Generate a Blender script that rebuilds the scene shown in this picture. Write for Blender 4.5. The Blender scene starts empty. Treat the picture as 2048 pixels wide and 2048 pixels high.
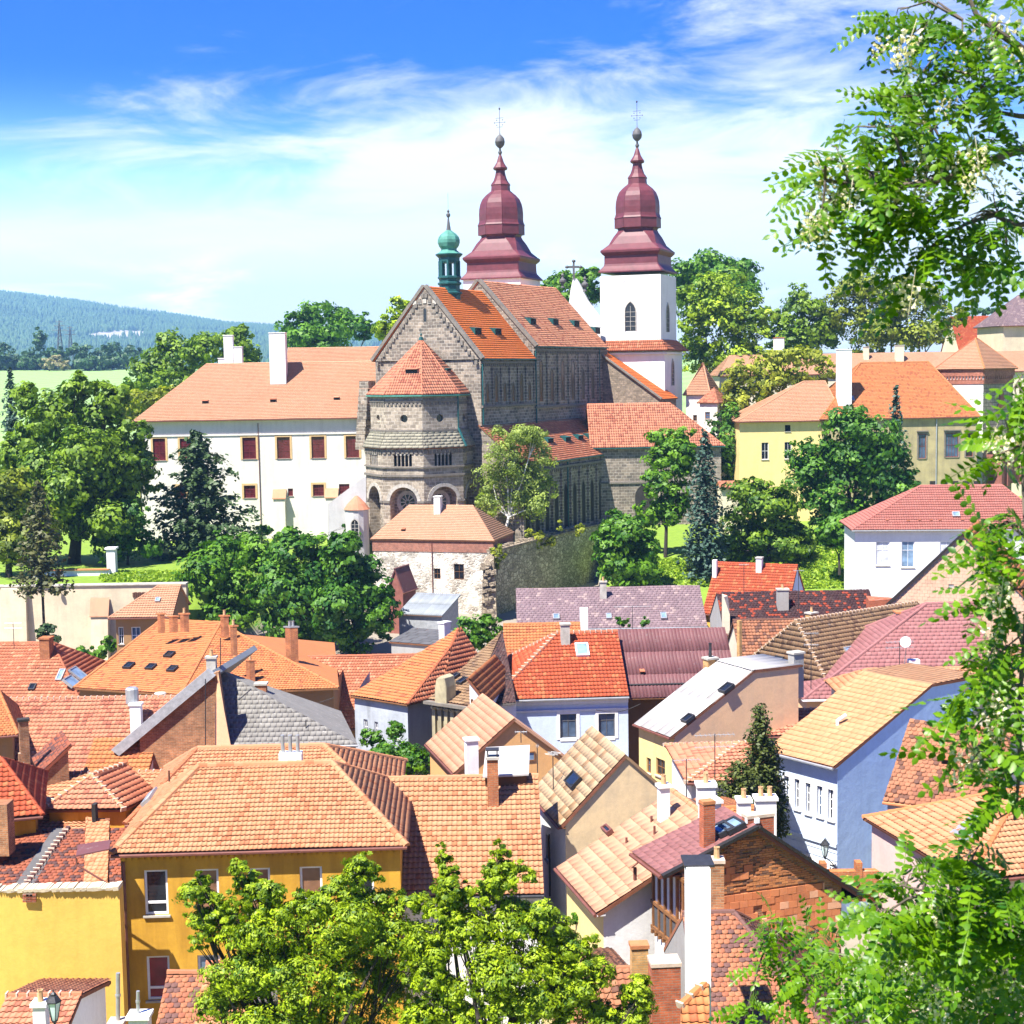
import bpy, math, random
import numpy as np
from mathutils import Vector, Matrix

random.seed(7)
RNG = np.random.default_rng(11)
SC = bpy.context.scene
COL = SC.collection
V = Vector

# ------------------------------------------------------------------ camera
CAM_H, FPX = 32.0, 3000.0
PITCH, ROLL = math.radians(5.3), math.radians(0.9)
_F = V((0, math.cos(PITCH), -math.sin(PITCH)))
_R0 = V((1, 0, 0)); _U0 = V((0, math.sin(PITCH), math.cos(PITCH)))
_R = _R0*math.cos(ROLL) - _U0*math.sin(ROLL)
_U = _R0*math.sin(ROLL) + _U0*math.cos(ROLL)
CPOS = V((0, 0, CAM_H))
cd = bpy.data.cameras.new('camera')
cam = bpy.data.objects.new('camera', cd); COL.objects.link(cam)
cam.matrix_world = Matrix(((_R.x, _U.x, -_F.x, 0), (_R.y, _U.y, -_F.y, 0), (_R.z, _U.z, -_F.z, CAM_H), (0, 0, 0, 1)))
cd.sensor_width = 36; cd.lens = FPX/2048*36
cd.clip_start = 0.3; cd.clip_end = 16000
cd.dof.use_dof = True; cd.dof.focus_distance = 130; cd.dof.aperture_fstop = 9
SC.camera = cam

# ------------------------------------------------------------------ render settings, sky, sun
SUN_EL, SUN_AZ = math.radians(59), math.radians(44)      # azimuth: sun stands behind the camera, to its left
SC.view_settings.view_transform = 'Standard'; SC.view_settings.look = 'None'
SC.view_settings.exposure = 1.9; SC.view_settings.gamma = 1.0
SC.view_settings.use_curve_mapping = False
SC.render.engine = 'CYCLES'
SC.cycles.use_denoising = True
SC.cycles.max_bounces = 4; SC.cycles.diffuse_bounces = 2; SC.cycles.glossy_bounces = 2
SC.cycles.transmission_bounces = 3; SC.cycles.volume_bounces = 0; SC.cycles.transparent_max_bounces = 6
SC.cycles.sample_clamp_indirect = 6

sun_d = bpy.data.lights.new('sun', 'SUN'); sun_d.energy = 3.8; sun_d.angle = math.radians(0.5); sun_d.color = (1.0, 0.955, 0.87)
sun = bpy.data.objects.new('sun', sun_d); COL.objects.link(sun)
SUN_DIR = V((-math.sin(SUN_AZ)*math.cos(SUN_EL), -math.cos(SUN_AZ)*math.cos(SUN_EL), math.sin(SUN_EL)))
sun.rotation_euler = SUN_DIR.to_track_quat('Z', 'Y').to_euler()
sun.location = (-60, -60, 120)


class NT:
    """small helper for node trees"""
    def __init__(s, tree):
        s.t = tree; s.t.nodes.clear()
    def n(s, kind, ins=None, **props):
        nd = s.t.nodes.new(kind)
        for k, v in props.items(): setattr(nd, k, v)
        for k, v in (ins or {}).items():
            sock = nd.inputs[k]
            if isinstance(v, bpy.types.NodeSocket): s.t.links.new(v, sock)
            else: sock.default_value = v
        return nd
    def math(s, op, a, b=0.0, c=0.0, clamp=False):
        return s.n('ShaderNodeMath', {0: a, 1: b, 2: c}, operation=op, use_clamp=clamp).outputs[0]
    def vmath(s, op, a, b=(0, 0, 0)):
        nd = s.n('ShaderNodeVectorMath', {0: a, 1: b}, operation=op)
        return nd.outputs['Value'] if op in ('DOT_PRODUCT', 'LENGTH') else nd.outputs[0]
    def mix(s, fac, a, b, blend='MIX'):
        nd = s.n('ShaderNodeMix', data_type='RGBA', blend_type=blend)
        for idx, v in ((0, fac), (6, a), (7, b)):
            if isinstance(v, bpy.types.NodeSocket): s.t.links.new(v, nd.inputs[idx])
            else: nd.inputs[idx].default_value = v
        return nd.outputs[2]
    def mapr(s, v, a, b, c=0.0, d=1.0, smooth=False):
        return s.n('ShaderNodeMapRange', {'Value': v, 'From Min': a, 'From Max': b, 'To Min': c, 'To Max': d},
                   interpolation_type='SMOOTHSTEP' if smooth else 'LINEAR').outputs[0]
    def noise(s, vec, scale, detail=3.0, rough=0.55, dist=0.0):
        return s.n('ShaderNodeTexNoise', {'Vector': vec, 'Scale': scale, 'Detail': detail, 'Roughness': rough, 'Distortion': dist}).outputs[0]


def c4(c): return (c[0], c[1], c[2], 1.0)

def build_world():
    w = bpy.data.worlds.new('World'); SC.world = w; w.use_nodes = True
    t = NT(w.node_tree)
    out = t.n('ShaderNodeOutputWorld')
    sky = t.n('ShaderNodeTexSky', sky_type='NISHITA', sun_disc=False)
    sky.sun_elevation = SUN_EL; sky.sun_rotation = math.pi + SUN_AZ
    sky.altitude = 400; sky.air_density = 1.0; sky.dust_density = 0.3; sky.ozone_density = 2.0
    d = t.n('ShaderNodeTexCoord').outputs['Generated']
    sep = t.n('ShaderNodeSeparateXYZ', {0: d})
    x, y, z = sep.outputs
    el = t.math('ARCSINE', z)
    az = t.math('ARCTAN2', x, y)
    hs = t.n('ShaderNodeHueSaturation', {'Saturation': 1.2, 'Value': 1.0, 'Color': sky.outputs[0]}).outputs[0]
    # deep clear blue of the air above the haze line
    deep = t.mapr(el, 0.03, 0.20, 0.0, 1.0, True)
    base = t.mix(deep, hs, t.mix(1.0, hs, (0.001, 0.115, 0.38, 1), 'MULTIPLY'))
    # wispy cirrus, drawn out along the wind; the veil thickens towards the horizon and thins to the west
    q = t.n('ShaderNodeCombineXYZ', {0: az, 1: t.math('MULTIPLY', el, 1.6), 2: 0.0}).outputs[0]
    rot = t.n('ShaderNodeMapping', {'Vector': q, 'Rotation': (0, 0, math.radians(-34)), 'Scale': (1.0, 2.3, 1.0), 'Location': (0.31, 0.62, 0.2)}).outputs[0]
    n1 = t.noise(rot, 8.0, 9.0, 0.62, 0.45)
    n2 = t.noise(rot, 2.6, 3.0, 0.5, 0.4)
    edge = t.math('ADD', t.mapr(az, -0.42, 0.05, 0.118, 0.203, True), t.math('MULTIPLY', el, -1.0))
    band = t.math('MINIMUM', t.math('MAXIMUM', t.math('MULTIPLY_ADD', edge, 9.0, 0.24), -0.45), 1.25)  # lower limit keeps cirrus in the unseen upper sky, added to whiten the fill
    dens = t.math('ADD', band, t.math('ADD', t.math('MULTIPLY', t.math('SUBTRACT', n1, 0.5), 3.1), t.math('MULTIPLY', t.math('SUBTRACT', n2, 0.5), 1.5)))
    cov = t.mapr(dens, 0.0, 1.25, 0.0, 1.0, True)
    col = t.mix(t.math('MULTIPLY', cov, 0.97), base, (2.35, 2.42, 2.45, 1))
    bg = t.n('ShaderNodeBackground', {'Color': col, 'Strength': 0.15})
    t.t.links.new(bg.outputs[0], out.inputs['Surface'])
build_world()

# ------------------------------------------------------------------ picture <-> place
def ray(px, py):
    return _F + _R*((px-1024)/FPX) + _U*((1024-py)/FPX)
def at(px, py, D):
    d = ray(px, py); return CPOS + d*(D/d.y)
def at_z(px, py, z):
    d = ray(px, py); return CPOS + d*((z-CAM_H)/d.z)
def at_plane(px, py, p, n):
    d = ray(px, py); return CPOS + d*((p-CPOS).dot(n)/d.dot(n))
def proj(P):
    q = P-CPOS; z = q.dot(_F)
    return 1024+FPX*q.dot(_R)/z, 1024-FPX*q.dot(_U)/z
def along_x(P, d, px):
    c = (px-1024)/FPX; q = P-CPOS
    return (c*q.dot(_F)-q.dot(_R))/(d.dot(_R)-c*d.dot(_F))
def along_y(P, d, py):
    c = (1024-py)/FPX; q = P-CPOS
    return (c*q.dot(_F)-q.dot(_U))/(d.dot(_U)-c*d.dot(_F))
Z = V((0, 0, 1))

# ------------------------------------------------------------------ objects
def mkobj(name, data, parent=None, loc=None):
    o = bpy.data.objects.new(name, data); COL.objects.link(o)
    if parent is not None: o.parent = parent
    if loc is not None: o.location = loc
    return o
def tag(o, label=None, cat=None, group=None, kind=None):
    if label: o['label'] = label
    if cat: o['category'] = cat
    if group: o['group'] = group
    if kind: o['kind'] = kind
    return o
def thing(name, label, cat, loc, group=None):
    o = mkobj(name, None, None, loc); o.empty_display_size = 0.5
    return tag(o, label, cat, group)

class MB:
    """collects shapes, in world space; build() links them as ONE mesh object"""
    def __init__(s): s.v = []; s.f = []; s.m = []
    def add(s, vs, fs, m=0):
        b = len(s.v); s.v += [tuple(p) for p in vs]
        s.f += [tuple(i+b for i in f) for f in fs]; s.m += [m]*len(fs)
        return s
    def poly(s, pts, m=0): return s.add(pts, [tuple(range(len(pts)))], m)
    def slab(s, pts, off, m=0):
        n = len(pts); q = [p+off for p in pts]
        fs = [tuple(range(n)), tuple(range(2*n-1, n-1, -1))]
        fs += [((i+1) % n, i, n+i, n+(i+1) % n) for i in range(n)]
        return s.add(list(pts)+q, fs, m)
    def box(s, c, ex, ey, ez, m=0):
        """c centre, ex ey ez half-extent vectors"""
        vs = [c+ex*a+ey*b+ez*d for d in (-1, 1) for b in (-1, 1) for a in (-1, 1)]
        return s.add(vs, [(0, 2, 3, 1), (4, 5, 7, 6), (0, 1, 5, 4), (2, 6, 7, 3), (0, 4, 6, 2), (1, 3, 7, 5)], m)
    def tube(s, pts, r, seg=6, m=0, caps=True):
        pts = [V(p) for p in pts]; rs = r if isinstance(r, (list, tuple)) else [r]*len(pts)
        vs = []; n = len(pts); fs = []
        for i, p in enumerate(pts):
            t = (pts[min(i+1, n-1)]-pts[max(i-1, 0)]).normalized()
            u = t.cross(V((0.31, 0.95, 0.05))); u = u.normalized() if u.length > 1e-3 else t.orthogonal().normalized()
            w = t.cross(u)
            vs += [p+(u*math.cos(2*math.pi*k/seg)+w*math.sin(2*math.pi*k/seg))*rs[i] for k in range(seg)]
        for i in range(n-1):
            for k in range(seg):
                a, b = i*seg+k, i*seg+(k+1) % seg
                fs.append((a, b, b+seg, a+seg))
        if caps: fs += [tuple(range(seg-1, -1, -1)), tuple(range((n-1)*seg, n*seg))]
        return s.add(vs, fs, m)
    def lathe(s, c, prof, seg=10, m=0, ph=0.0):
        """prof: (radius, height above c)"""
        vs = []; fs = []
        for r, h in prof:
            vs += [c+V((r*math.cos(ph+2*math.pi*k/seg), r*math.sin(ph+2*math.pi*k/seg), h)) for k in range(seg)]
        for i in range(len(prof)-1):
            for k in range(seg):
                a, b = i*seg+k, i*seg+(k+1) % seg
                fs.append((a, b, b+seg, a+seg))
        fs += [tuple(range(seg-1, -1, -1)), tuple(range((len(prof)-1)*seg, len(prof)*seg))]
        return s.add(vs, fs, m)
    def build(s, name, mats, parent=None, base=None, smooth=False):
        if not isinstance(mats, (list, tuple)): mats = [mats]
        me = bpy.data.meshes.new(name)
        b = base or V((0, 0, 0))
        me.from_pydata([(p[0]-b[0], p[1]-b[1], p[2]-b[2]) for p in s.v], [], s.f)
        for m in mats: me.materials.append(m)
        if len(mats) > 1: me.polygons.foreach_set('material_index', s.m)
        if smooth: me.polygons.foreach_set('use_smooth', [True]*len(s.f))
        me.update()
        o = mkobj(name, me, parent)
        if parent is None and base is not None: o.location = b
        return o

def mesh_np(name, verts, faces, mat, tint=None, smooth=False):
    """verts (N,3), faces (M,k) arrays"""
    me = bpy.data.meshes.new(name)
    k = faces.shape[1]
    me.vertices.add(len(verts)); me.vertices.foreach_set('co', np.ascontiguousarray(verts, dtype=np.float32).ravel())
    me.loops.add(faces.size); me.loops.foreach_set('vertex_index', faces.astype(np.int32).ravel())
    me.polygons.add(len(faces)); me.polygons.foreach_set('loop_start', np.arange(0, faces.size, k, dtype=np.int32))
    if smooth: me.polygons.foreach_set('use_smooth', np.ones(len(faces), dtype=bool))
    me.update(calc_edges=True)
    if tint is not None:
        at_ = me.attributes.new('tint', 'FLOAT', 'FACE'); at_.data.foreach_set('value', tint.astype(np.float32))
    if mat: me.materials.append(mat)
    return me
# ------------------------------------------------------------------ materials
MATS = {}
def lin(c): return c/12.92 if c <= 0.04045 else ((c+0.055)/1.055)**2.4
def S(r, g, b, k=0.48):
    """albedo of a thing that shows r g b in full sun"""
    return tuple(min(0.85, lin(x/255)*k) for x in (r, g, b))

def new_mat(name):
    m = bpy.data.materials.new(name); m.use_nodes = True; MATS[name] = m
    return m, NT(m.node_tree)
def finish(t, col, rough=0.85, bump=None, bstr=0.3, bdist=0.05, metal=0.0, spec=0.3):
    p = t.n('ShaderNodeBsdfPrincipled', {'Base Color': col, 'Roughness': rough, 'Metallic': metal, 'Specular IOR Level': spec})
    if bump is not None:
        b = t.n('ShaderNodeBump', {'Height': bump, 'Strength': bstr, 'Distance': bdist})
        t.t.links.new(b.outputs[0], p.inputs['Normal'])
    o = t.n('ShaderNodeOutputMaterial'); t.t.links.new(p.outputs[0], o.inputs[0])
    return p
def wall_uv(t):
    """horizontal run along any upright wall, and height"""
    g = t.n('ShaderNodeNewGeometry')
    tan = t.vmath('NORMALIZE', t.vmath('CROSS_PRODUCT', (0, 0, 1), g.outputs['True Normal']))
    u = t.vmath('DOT_PRODUCT', g.outputs['Position'], tan)
    z = t.n('ShaderNodeSeparateXYZ', {0: g.outputs['Position']}).outputs[2]
    return t.n('ShaderNodeCombineXYZ', {0: u, 1: z, 2: 0.0}).outputs[0], g.outputs['Position'], z

def plaster(name, col, dirt=(0.25, 0.22, 0.18), amount=0.35, scale=0.35, streak=0.35, rough=0.9, fine=0.12):
    m, t = new_mat(name)
    uv, P, z = wall_uv(t)
    a = t.noise(P, scale, 6, 0.6)
    st = t.n('ShaderNodeMapping', {'Vector': uv, 'Scale': (1.0, 0.10, 1.0)}).outputs[0]
    b = t.noise(st, 1.6, 4, 0.6)
    f = t.math('ADD', t.math('MULTIPLY', t.mapr(a, 0.40, 0.66), amount), t.math('MULTIPLY', t.mapr(b, 0.46, 0.72), streak), clamp=True)
    col1 = t.mix(f, c4(col), c4(tuple(x*d for x, d in zip(col, (0.55, 0.53, 0.5)))) if dirt is None else c4(tuple(0.5*x+0.5*d*0.8 for x, d in zip(col, dirt))))
    g = t.noise(P, 6.0, 4, 0.6)
    col2 = t.mix(fine, col1, t.n('ShaderNodeHueSaturation', {'Value': t.mapr(g, 0.3, 0.7, 0.55, 1.35), 'Color': col1}).outputs[0])
    bp = t.math('ADD', t.noise(P, 1.3, 3), t.math('MULTIPLY', t.noise(P, 14.0, 4), 0.3))
    finish(t, col2, rough, bp, 0.35, 0.06)
    return m

def stone(name, c1, c2, mortar, bw=0.62, bh=0.32, ms=0.02, dirt=0.5, bstr=0.8):
    m, t = new_mat(name)
    uv, P, z = wall_uv(t)
    jig = t.n('ShaderNodeVectorMath', {0: uv, 1: t.n('ShaderNodeVectorMath', {0: t.n('ShaderNodeTexNoise', {'Vector': P, 'Scale': 0.9}).outputs[1], 1: (0.09, 0.09, 0)}, operation='MULTIPLY').outputs[0]}, operation='ADD').outputs[0]
    br = t.n('ShaderNodeTexBrick', {'Vector': jig, 'Color1': c4(c1), 'Color2': c4(c2), 'Mortar': c4(mortar), 'Scale': 1.0, 'Mortar Size': ms,
                                   'Mortar Smooth': 0.3, 'Bias': 0.0, 'Brick Width': bw, 'Row Height': bh})
    a = t.noise(P, 0.28, 5, 0.65)
    f = t.math('MULTIPLY', t.mapr(a, 0.4, 0.72), dirt)
    col = t.mix(f, br.outputs[0], (0.05, 0.045, 0.04, 1))
    g = t.noise(P, 2.6, 5, 0.7)
    col = t.n('ShaderNodeHueSaturation', {'Value': t.mapr(g, 0.25, 0.75, 0.6, 1.4), 'Color': col}).outputs[0]
    h = t.math('SUBTRACT', t.math('MULTIPLY', g, 0.5), br.outputs[1])
    finish(t, col, 0.92, h, bstr, 0.06)
    return m

def rubble(name, cols, mortar, scale=2.0, dirt=0.4, cover=False):
    m, t = new_mat(name)
    uv, P, z = wall_uv(t)
    st = t.n('ShaderNodeMapping', {'Vector': uv, 'Scale': (1.0, 1.7, 1.0)}).outputs[0]
    jig = t.vmath('ADD', st, t.vmath('MULTIPLY', t.n('ShaderNodeTexNoise', {'Vector': P, 'Scale': 1.6, 'Detail': 4.0}).outputs[1], (0.35, 0.35, 0)))
    v1 = t.n('ShaderNodeTexVoronoi', {'Vector': jig, 'Scale': scale}, feature='F1')
    v2 = t.n('ShaderNodeTexVoronoi', {'Vector': jig, 'Scale': scale}, feature='DISTANCE_TO_EDGE')
    sp = t.n('ShaderNodeSeparateColor', {0: v1.outputs['Color']})
    c = t.mix(sp.outputs[0], c4(cols[0]), c4(cols[1]))
    c = t.mix(t.mapr(sp.outputs[1], 0.6, 1.0), c, c4(cols[2]))
    e = t.mapr(v2.outputs['Distance'], 0.02, 0.10)
    patch = t.mapr(t.noise(P, 0.35, 4, 0.6), 0.45, 0.6)
    if cover: e = t.math('MULTIPLY', e, t.mapr(t.noise(P, 0.5, 5, 0.65), 0.40, 0.60))
    c = t.mix(e, c4(mortar), c)
    c = t.mix(t.math('MULTIPLY', t.mapr(t.noise(P, 0.22, 5, 0.7), 0.42, 0.75), dirt), c, (0.04, 0.038, 0.034, 1))
    g = t.noise(P, 3.5, 4, 0.7)
    c = t.n('ShaderNodeHueSaturation', {'Value': t.mapr(g, 0.25, 0.75, 0.65, 1.35), 'Color': c}).outputs[0]
    finish(t, c, 0.95, t.math('ADD', e, g), 0.9, 0.12)
    return m

def roofmat(name, c1, c2, c3=None, f3=0.0, stain=0.35, rough=0.8, staincol=(0.10, 0.07, 0.06), spread=0.7, patch=0.0, lichen=0.0):
    """tile colour by the 'tint' of each piece (or the object's random), weathered in large soft patches"""
    m, t = new_mat(name)
    P = t.n('ShaderNodeNewGeometry').outputs['Position']
    tint = t.n('ShaderNodeAttribute', attribute_name='tint').outputs['Fac']
    rnd = t.n('ShaderNodeObjectInfo').outputs['Random']
    r = t.math('FRACT', t.math('ADD', tint, rnd))
    big = t.noise(P, 0.35, 4, 0.6)
    k = t.math('ADD', t.math('MULTIPLY', t.math('SUBTRACT', r, 0.5), spread), t.math('MULTIPLY', t.math('SUBTRACT', big, 0.5), 1.1))
    c = t.mix(t.mapr(k, -0.6, 0.6), c4(c1), c4(c2))
    if c3 is not None:
        r2 = t.math('FRACT', t.math('MULTIPLY', r, 7.31))
        lim = t.math('ADD', 1.0-f3, t.math('MULTIPLY', t.math('SUBTRACT', t.noise(P, 0.35, 3), 0.5), -patch*2))
        c = t.mix(t.math('GREATER_THAN', r2, lim), c, c4(c3))
    s = t.noise(P, 1.7, 6, 0.7)
    sk = t.noise(t.n('ShaderNodeMapping', {'Vector': P, 'Scale': (1.3, 1.3, 0.22)}).outputs[0], 1.1, 5, 0.65)
    c = t.mix(t.math('MULTIPLY', t.mapr(sk, 0.52, 0.72), 0.16+0.35*stain), c, c4(tuple(0.45*x+0.03 for x in c2)))
    c = t.mix(t.math('MULTIPLY', t.mapr(s, 0.48, 0.8), stain), c, c4(staincol))
    if lichen > 0:
        l = t.noise(P, 3.1, 6, 0.75)
        c = t.mix(t.math('MULTIPLY', t.mapr(l, 0.58, 0.68), lichen), c, (0.42, 0.40, 0.36, 1))
    finish(t, c, rough, t.noise(P, 18.0, 3), 0.25, 0.02, spec=0.25)
    return m

def plain(name, col, rough=0.7, var=0.25, scale=2.0, metal=0.0, spec=0.3, bstr=0.2):
    m, t = new_mat(name)
    P = t.n('ShaderNodeNewGeometry').outputs['Position']
    a = t.noise(P, scale, 5, 0.65)
    c = t.n('ShaderNodeHueSaturation', {'Value': t.mapr(a, 0.25, 0.75, 1-var, 1+var), 'Color': c4(col)}).outputs[0]
    finish(t, c, rough, t.noise(P, scale*6, 3), bstr, 0.03, metal, spec)
    return m

def glassmat(name, col, rough=0.06):
    m, t = new_mat(name)
    P = t.n('ShaderNodeNewGeometry').outputs['Position']
    a = t.noise(P, 1.1, 2)
    c = t.n('ShaderNodeHueSaturation', {'Value': t.mapr(a, 0.3, 0.7, 0.6, 1.5), 'Color': c4(col)}).outputs[0]
    finish(t, c, rough, None, spec=0.6)
    return m

def leafmat(name, dark, light, trans=0.22, gloss=0.55, extra=None, fx=0.0):
    m, t = new_mat(name)
    tint = t.n('ShaderNodeAttribute', attribute_name='tint').outputs['Fac']
    rnd = t.n('ShaderNodeObjectInfo').outputs['Random']
    P = t.n('ShaderNodeNewGeometry').outputs['Position']
    k = t.math('ADD', tint, t.math('MULTIPLY', t.math('SUBTRACT', rnd, 0.5), 0.25))
    c = t.mix(t.mapr(k, 0.1, 0.9), c4(dark), c4(light))
    if extra is not None:
        c = t.mix(t.math('GREATER_THAN', t.math('FRACT', t.math('MULTIPLY', tint, 13.7)), 1.0-fx), c, c4(extra))
    p = t.n('ShaderNodeBsdfPrincipled', {'Base Color': c, 'Roughness': gloss, 'Specular IOR Level': 0.35})
    tr = t.n('ShaderNodeBsdfTranslucent', {'Color': t.mix(1.0, c, (1.35, 1.5, 0.55, 1), 'MULTIPLY')})
    mx = t.n('ShaderNodeMixShader', {0: trans, 1: p.outputs[0], 2: tr.outputs[0]})
    o = t.n('ShaderNodeOutputMaterial'); t.t.links.new(mx.outputs[0], o.inputs[0])
    return m

# walls
plaster('white_plaster', (0.70, 0.66, 0.58), amount=0.35, streak=0.35, dirt=(0.38, 0.33, 0.26))
plaster('clean_white', (0.74, 0.73, 0.71), amount=0.22, streak=0.3, dirt=(0.4, 0.38, 0.35))
plaster('cream_plaster', (0.66, 0.58, 0.42), amount=0.35, streak=0.25)
plaster('cream_wall', (0.62, 0.52, 0.36), amount=0.45, streak=0.35, scale=0.5)
plaster('ochre_plaster', (0.58, 0.32, 0.035), dirt=(0.28, 0.12, 0.01), amount=0.6, streak=0.8)
plaster('yellow_plaster', (0.68, 0.42, 0.085), dirt=(0.35, 0.19, 0.03), amount=0.4, streak=0.3)
plaster('lemon_plaster', (0.72, 0.57, 0.24), dirt=(0.5, 0.36, 0.12), amount=0.35, streak=0.3)
plaster('weathered_yellow', (0.40, 0.33, 0.17), dirt=(0.16, 0.14, 0.11), amount=0.7, streak=0.6, scale=0.6)
plaster('orange_plaster', (0.66, 0.36, 0.14), amount=0.15, streak=0.15)
plaster('salmon_plaster', (0.84, 0.52, 0.28), amount=0.35, streak=0.3, dirt=(0.5, 0.4, 0.3))
plaster('beige_plaster', (0.68, 0.50, 0.28), amount=0.6, streak=0.4, dirt=(0.30, 0.27, 0.22), scale=0.7)
plaster('blue_plaster', (0.41, 0.57, 0.84), dirt=(0.24, 0.34, 0.52), amount=0.35, streak=0.35)
plaster('pale_blue', (0.52, 0.60, 0.74), amount=0.25, streak=0.25, dirt=(0.35, 0.38, 0.42))
plaster('stained_blue', (0.40, 0.43, 0.47), amount=0.6, streak=0.75, dirt=(0.12, 0.12, 0.12), scale=0.6)
plaster('brown_plaster', (0.30, 0.16, 0.06), amount=0.5, streak=0.4)
plaster('gray_plaster', (0.34, 0.33, 0.31), amount=0.5, streak=0.5)
plaster('relief_plaster', (0.42, 0.36, 0.22), amount=0.7, streak=0.7, dirt=(0.12, 0.1, 0.08), scale=1.2)
plaster('light_gray', (0.52, 0.51, 0.49), amount=0.4, streak=0.4)
plaster('pink_plaster', (0.62, 0.44, 0.40), amount=0.2, streak=0.2)
plaster('dark_wood', (0.13, 0.065, 0.03), dirt=(0.04, 0.03, 0.02), amount=0.4, streak=0.5)
# stone and brick
stone('church_stone', (0.34, 0.275, 0.21), (0.125, 0.105, 0.085), (0.50, 0.45, 0.38), 0.80, 0.42, 0.03, 0.5)
stone('church_stone_pale', (0.42, 0.35, 0.265), (0.22, 0.18, 0.135), (0.55, 0.49, 0.40), 0.85, 0.44, 0.03, 0.4)
stone('dark_stone', (0.30, 0.23, 0.165), (0.18, 0.14, 0.10), (0.15, 0.135, 0.115), 0.6, 0.3, 0.02, 0.4)
stone('sgraffito', (0.34, 0.29, 0.23), (0.27, 0.23, 0.18), (0.12, 0.10, 0.08), 1.1, 0.55, 0.05, 0.3, 0.3)
stone('red_brick', (0.46, 0.115, 0.045), (0.33, 0.08, 0.035), (0.30, 0.22, 0.17), 0.26, 0.085, 0.008, 0.3)
stone('orange_brick', (0.44, 0.15, 0.05), (0.33, 0.10, 0.04), (0.36, 0.27, 0.18), 0.26, 0.085, 0.008, 0.25)
stone('yellow_brick', (0.56, 0.32, 0.12), (0.48, 0.25, 0.09), (0.42, 0.33, 0.2), 0.26, 0.085, 0.008, 0.15)
stone('old_brick', (0.46, 0.20, 0.085), (0.30, 0.125, 0.055), (0.42, 0.30, 0.19), 0.28, 0.09, 0.012, 0.55, 1.0)
stone('brick_band', (0.40, 0.13, 0.075), (0.30, 0.10, 0.06), (0.45, 0.36, 0.30), 0.3, 0.10, 0.012, 0.35)
rubble('rubble_pale', ((0.50, 0.44, 0.36), (0.30, 0.26, 0.21), (0.14, 0.12, 0.10)), (0.70, 0.65, 0.55), 1.7, 0.12, True)
rubble('rubble_dark', ((0.46, 0.41, 0.32), (0.28, 0.25, 0.19), (0.58, 0.52, 0.41)), (0.20, 0.175, 0.135), 1.25, 0.45)
rubble('ruin_stone', ((0.44, 0.36, 0.25), (0.22, 0.17, 0.12), (0.12, 0.09, 0.07)), (0.30, 0.25, 0.18), 1.9, 0.3)
# roofs
roofmat('tile_nave', S(238, 168, 126, .85), S(224, 144, 106, .85), S(196, 118, 88, .85), 0.15, stain=0.3)
roofmat('tile_bright', S(246, 138, 66, .8), S(238, 122, 58, .8), stain=0.2)
roofmat('tile_orange', S(240, 160, 100, .5), S(232, 140, 84, .5), S(214, 122, 80, .5), 0.12, stain=0.25)
roofmat('tile_apricot', S(246, 190, 150), S(240, 172, 130), stain=0.14)
roofmat('tile_light', S(248, 184, 138), S(242, 162, 112), S(226, 142, 98), 0.12, stain=0.10)
roofmat('tile_peach', S(248, 194, 156), S(242, 174, 134), stain=0.16)
roofmat('tile_sand', S(246, 190, 138), S(238, 172, 120), stain=0.12)
roofmat('tile_cream', S(240, 212, 172), S(222, 184, 140), S(200, 160, 118), 0.15, stain=0.3)
roofmat('tile_red', S(228, 112, 70), S(212, 94, 58), S(234, 136, 86), 0.2, stain=0.15)
roofmat('tile_rust', S(222, 140, 102, .6), S(202, 116, 82, .6), S(234, 158, 118, .6), 0.15, stain=0.35)
roofmat('tile_pink', S(222, 146, 130), S(208, 126, 112), stain=0.15)
roofmat('tile_churchpink', S(232, 160, 124, .58), S(218, 138, 104, .58), S(192, 116, 90, .58), 0.2, stain=0.35)
roofmat('tile_brown', S(216, 152, 112), S(186, 116, 84), S(140, 96, 78), 0.2, stain=0.4)
roofmat('tile_tan', S(196, 160, 120), S(170, 132, 98), S(140, 108, 84), 0.2, stain=0.4, lichen=0.3)
roofmat('tile_oldmix', S(206, 120, 84), S(174, 94, 72), S(120, 82, 78), 0.34, stain=0.4, patch=0.5)
roofmat('tile_beaver', S(222, 150, 108), S(196, 116, 88), S(146, 104, 96), 0.30, stain=0.3, patch=0.45)
roofmat('tile_dark', S(92, 58, 58), S(70, 46, 50), S(186, 82, 54), 0.22, stain=0.5)
roofmat('tile_darkslope', S(128, 92, 84), S(98, 70, 68), S(70, 52, 52), 0.2, stain=0.4, lichen=0.45)
roofmat('slate_gray', S(176, 172, 164, .6), S(140, 136, 130, .6), stain=0.35, lichen=0.7, staincol=(0.05, 0.05, 0.045))
roofmat('slate_purple', S(178, 150, 154), S(150, 124, 130), S(200, 172, 168), 0.12, stain=0.35, lichen=0.35)
roofmat('slate_rose', S(210, 146, 142), S(186, 120, 118), stain=0.25, lichen=0.12)
roofmat('slate_maroon', S(188, 130, 126), S(164, 106, 104), stain=0.2)
roofmat('sheet_maroon', S(158, 104, 104), S(134, 84, 86), stain=0.3, lichen=0.2, rough=0.6)
roofmat('sheet_white', S(250, 246, 240), S(236, 228, 220), stain=0.15, rough=0.5)
roofmat('sheet_gray', S(190, 198, 204), S(160, 168, 174), stain=0.25, rough=0.5)
roofmat('felt_gray', S(128, 128, 132), S(104, 104, 108), stain=0.3)
roofmat('stone_slab', (0.36, 0.33, 0.24), (0.25, 0.23, 0.17), stain=0.5)
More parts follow.
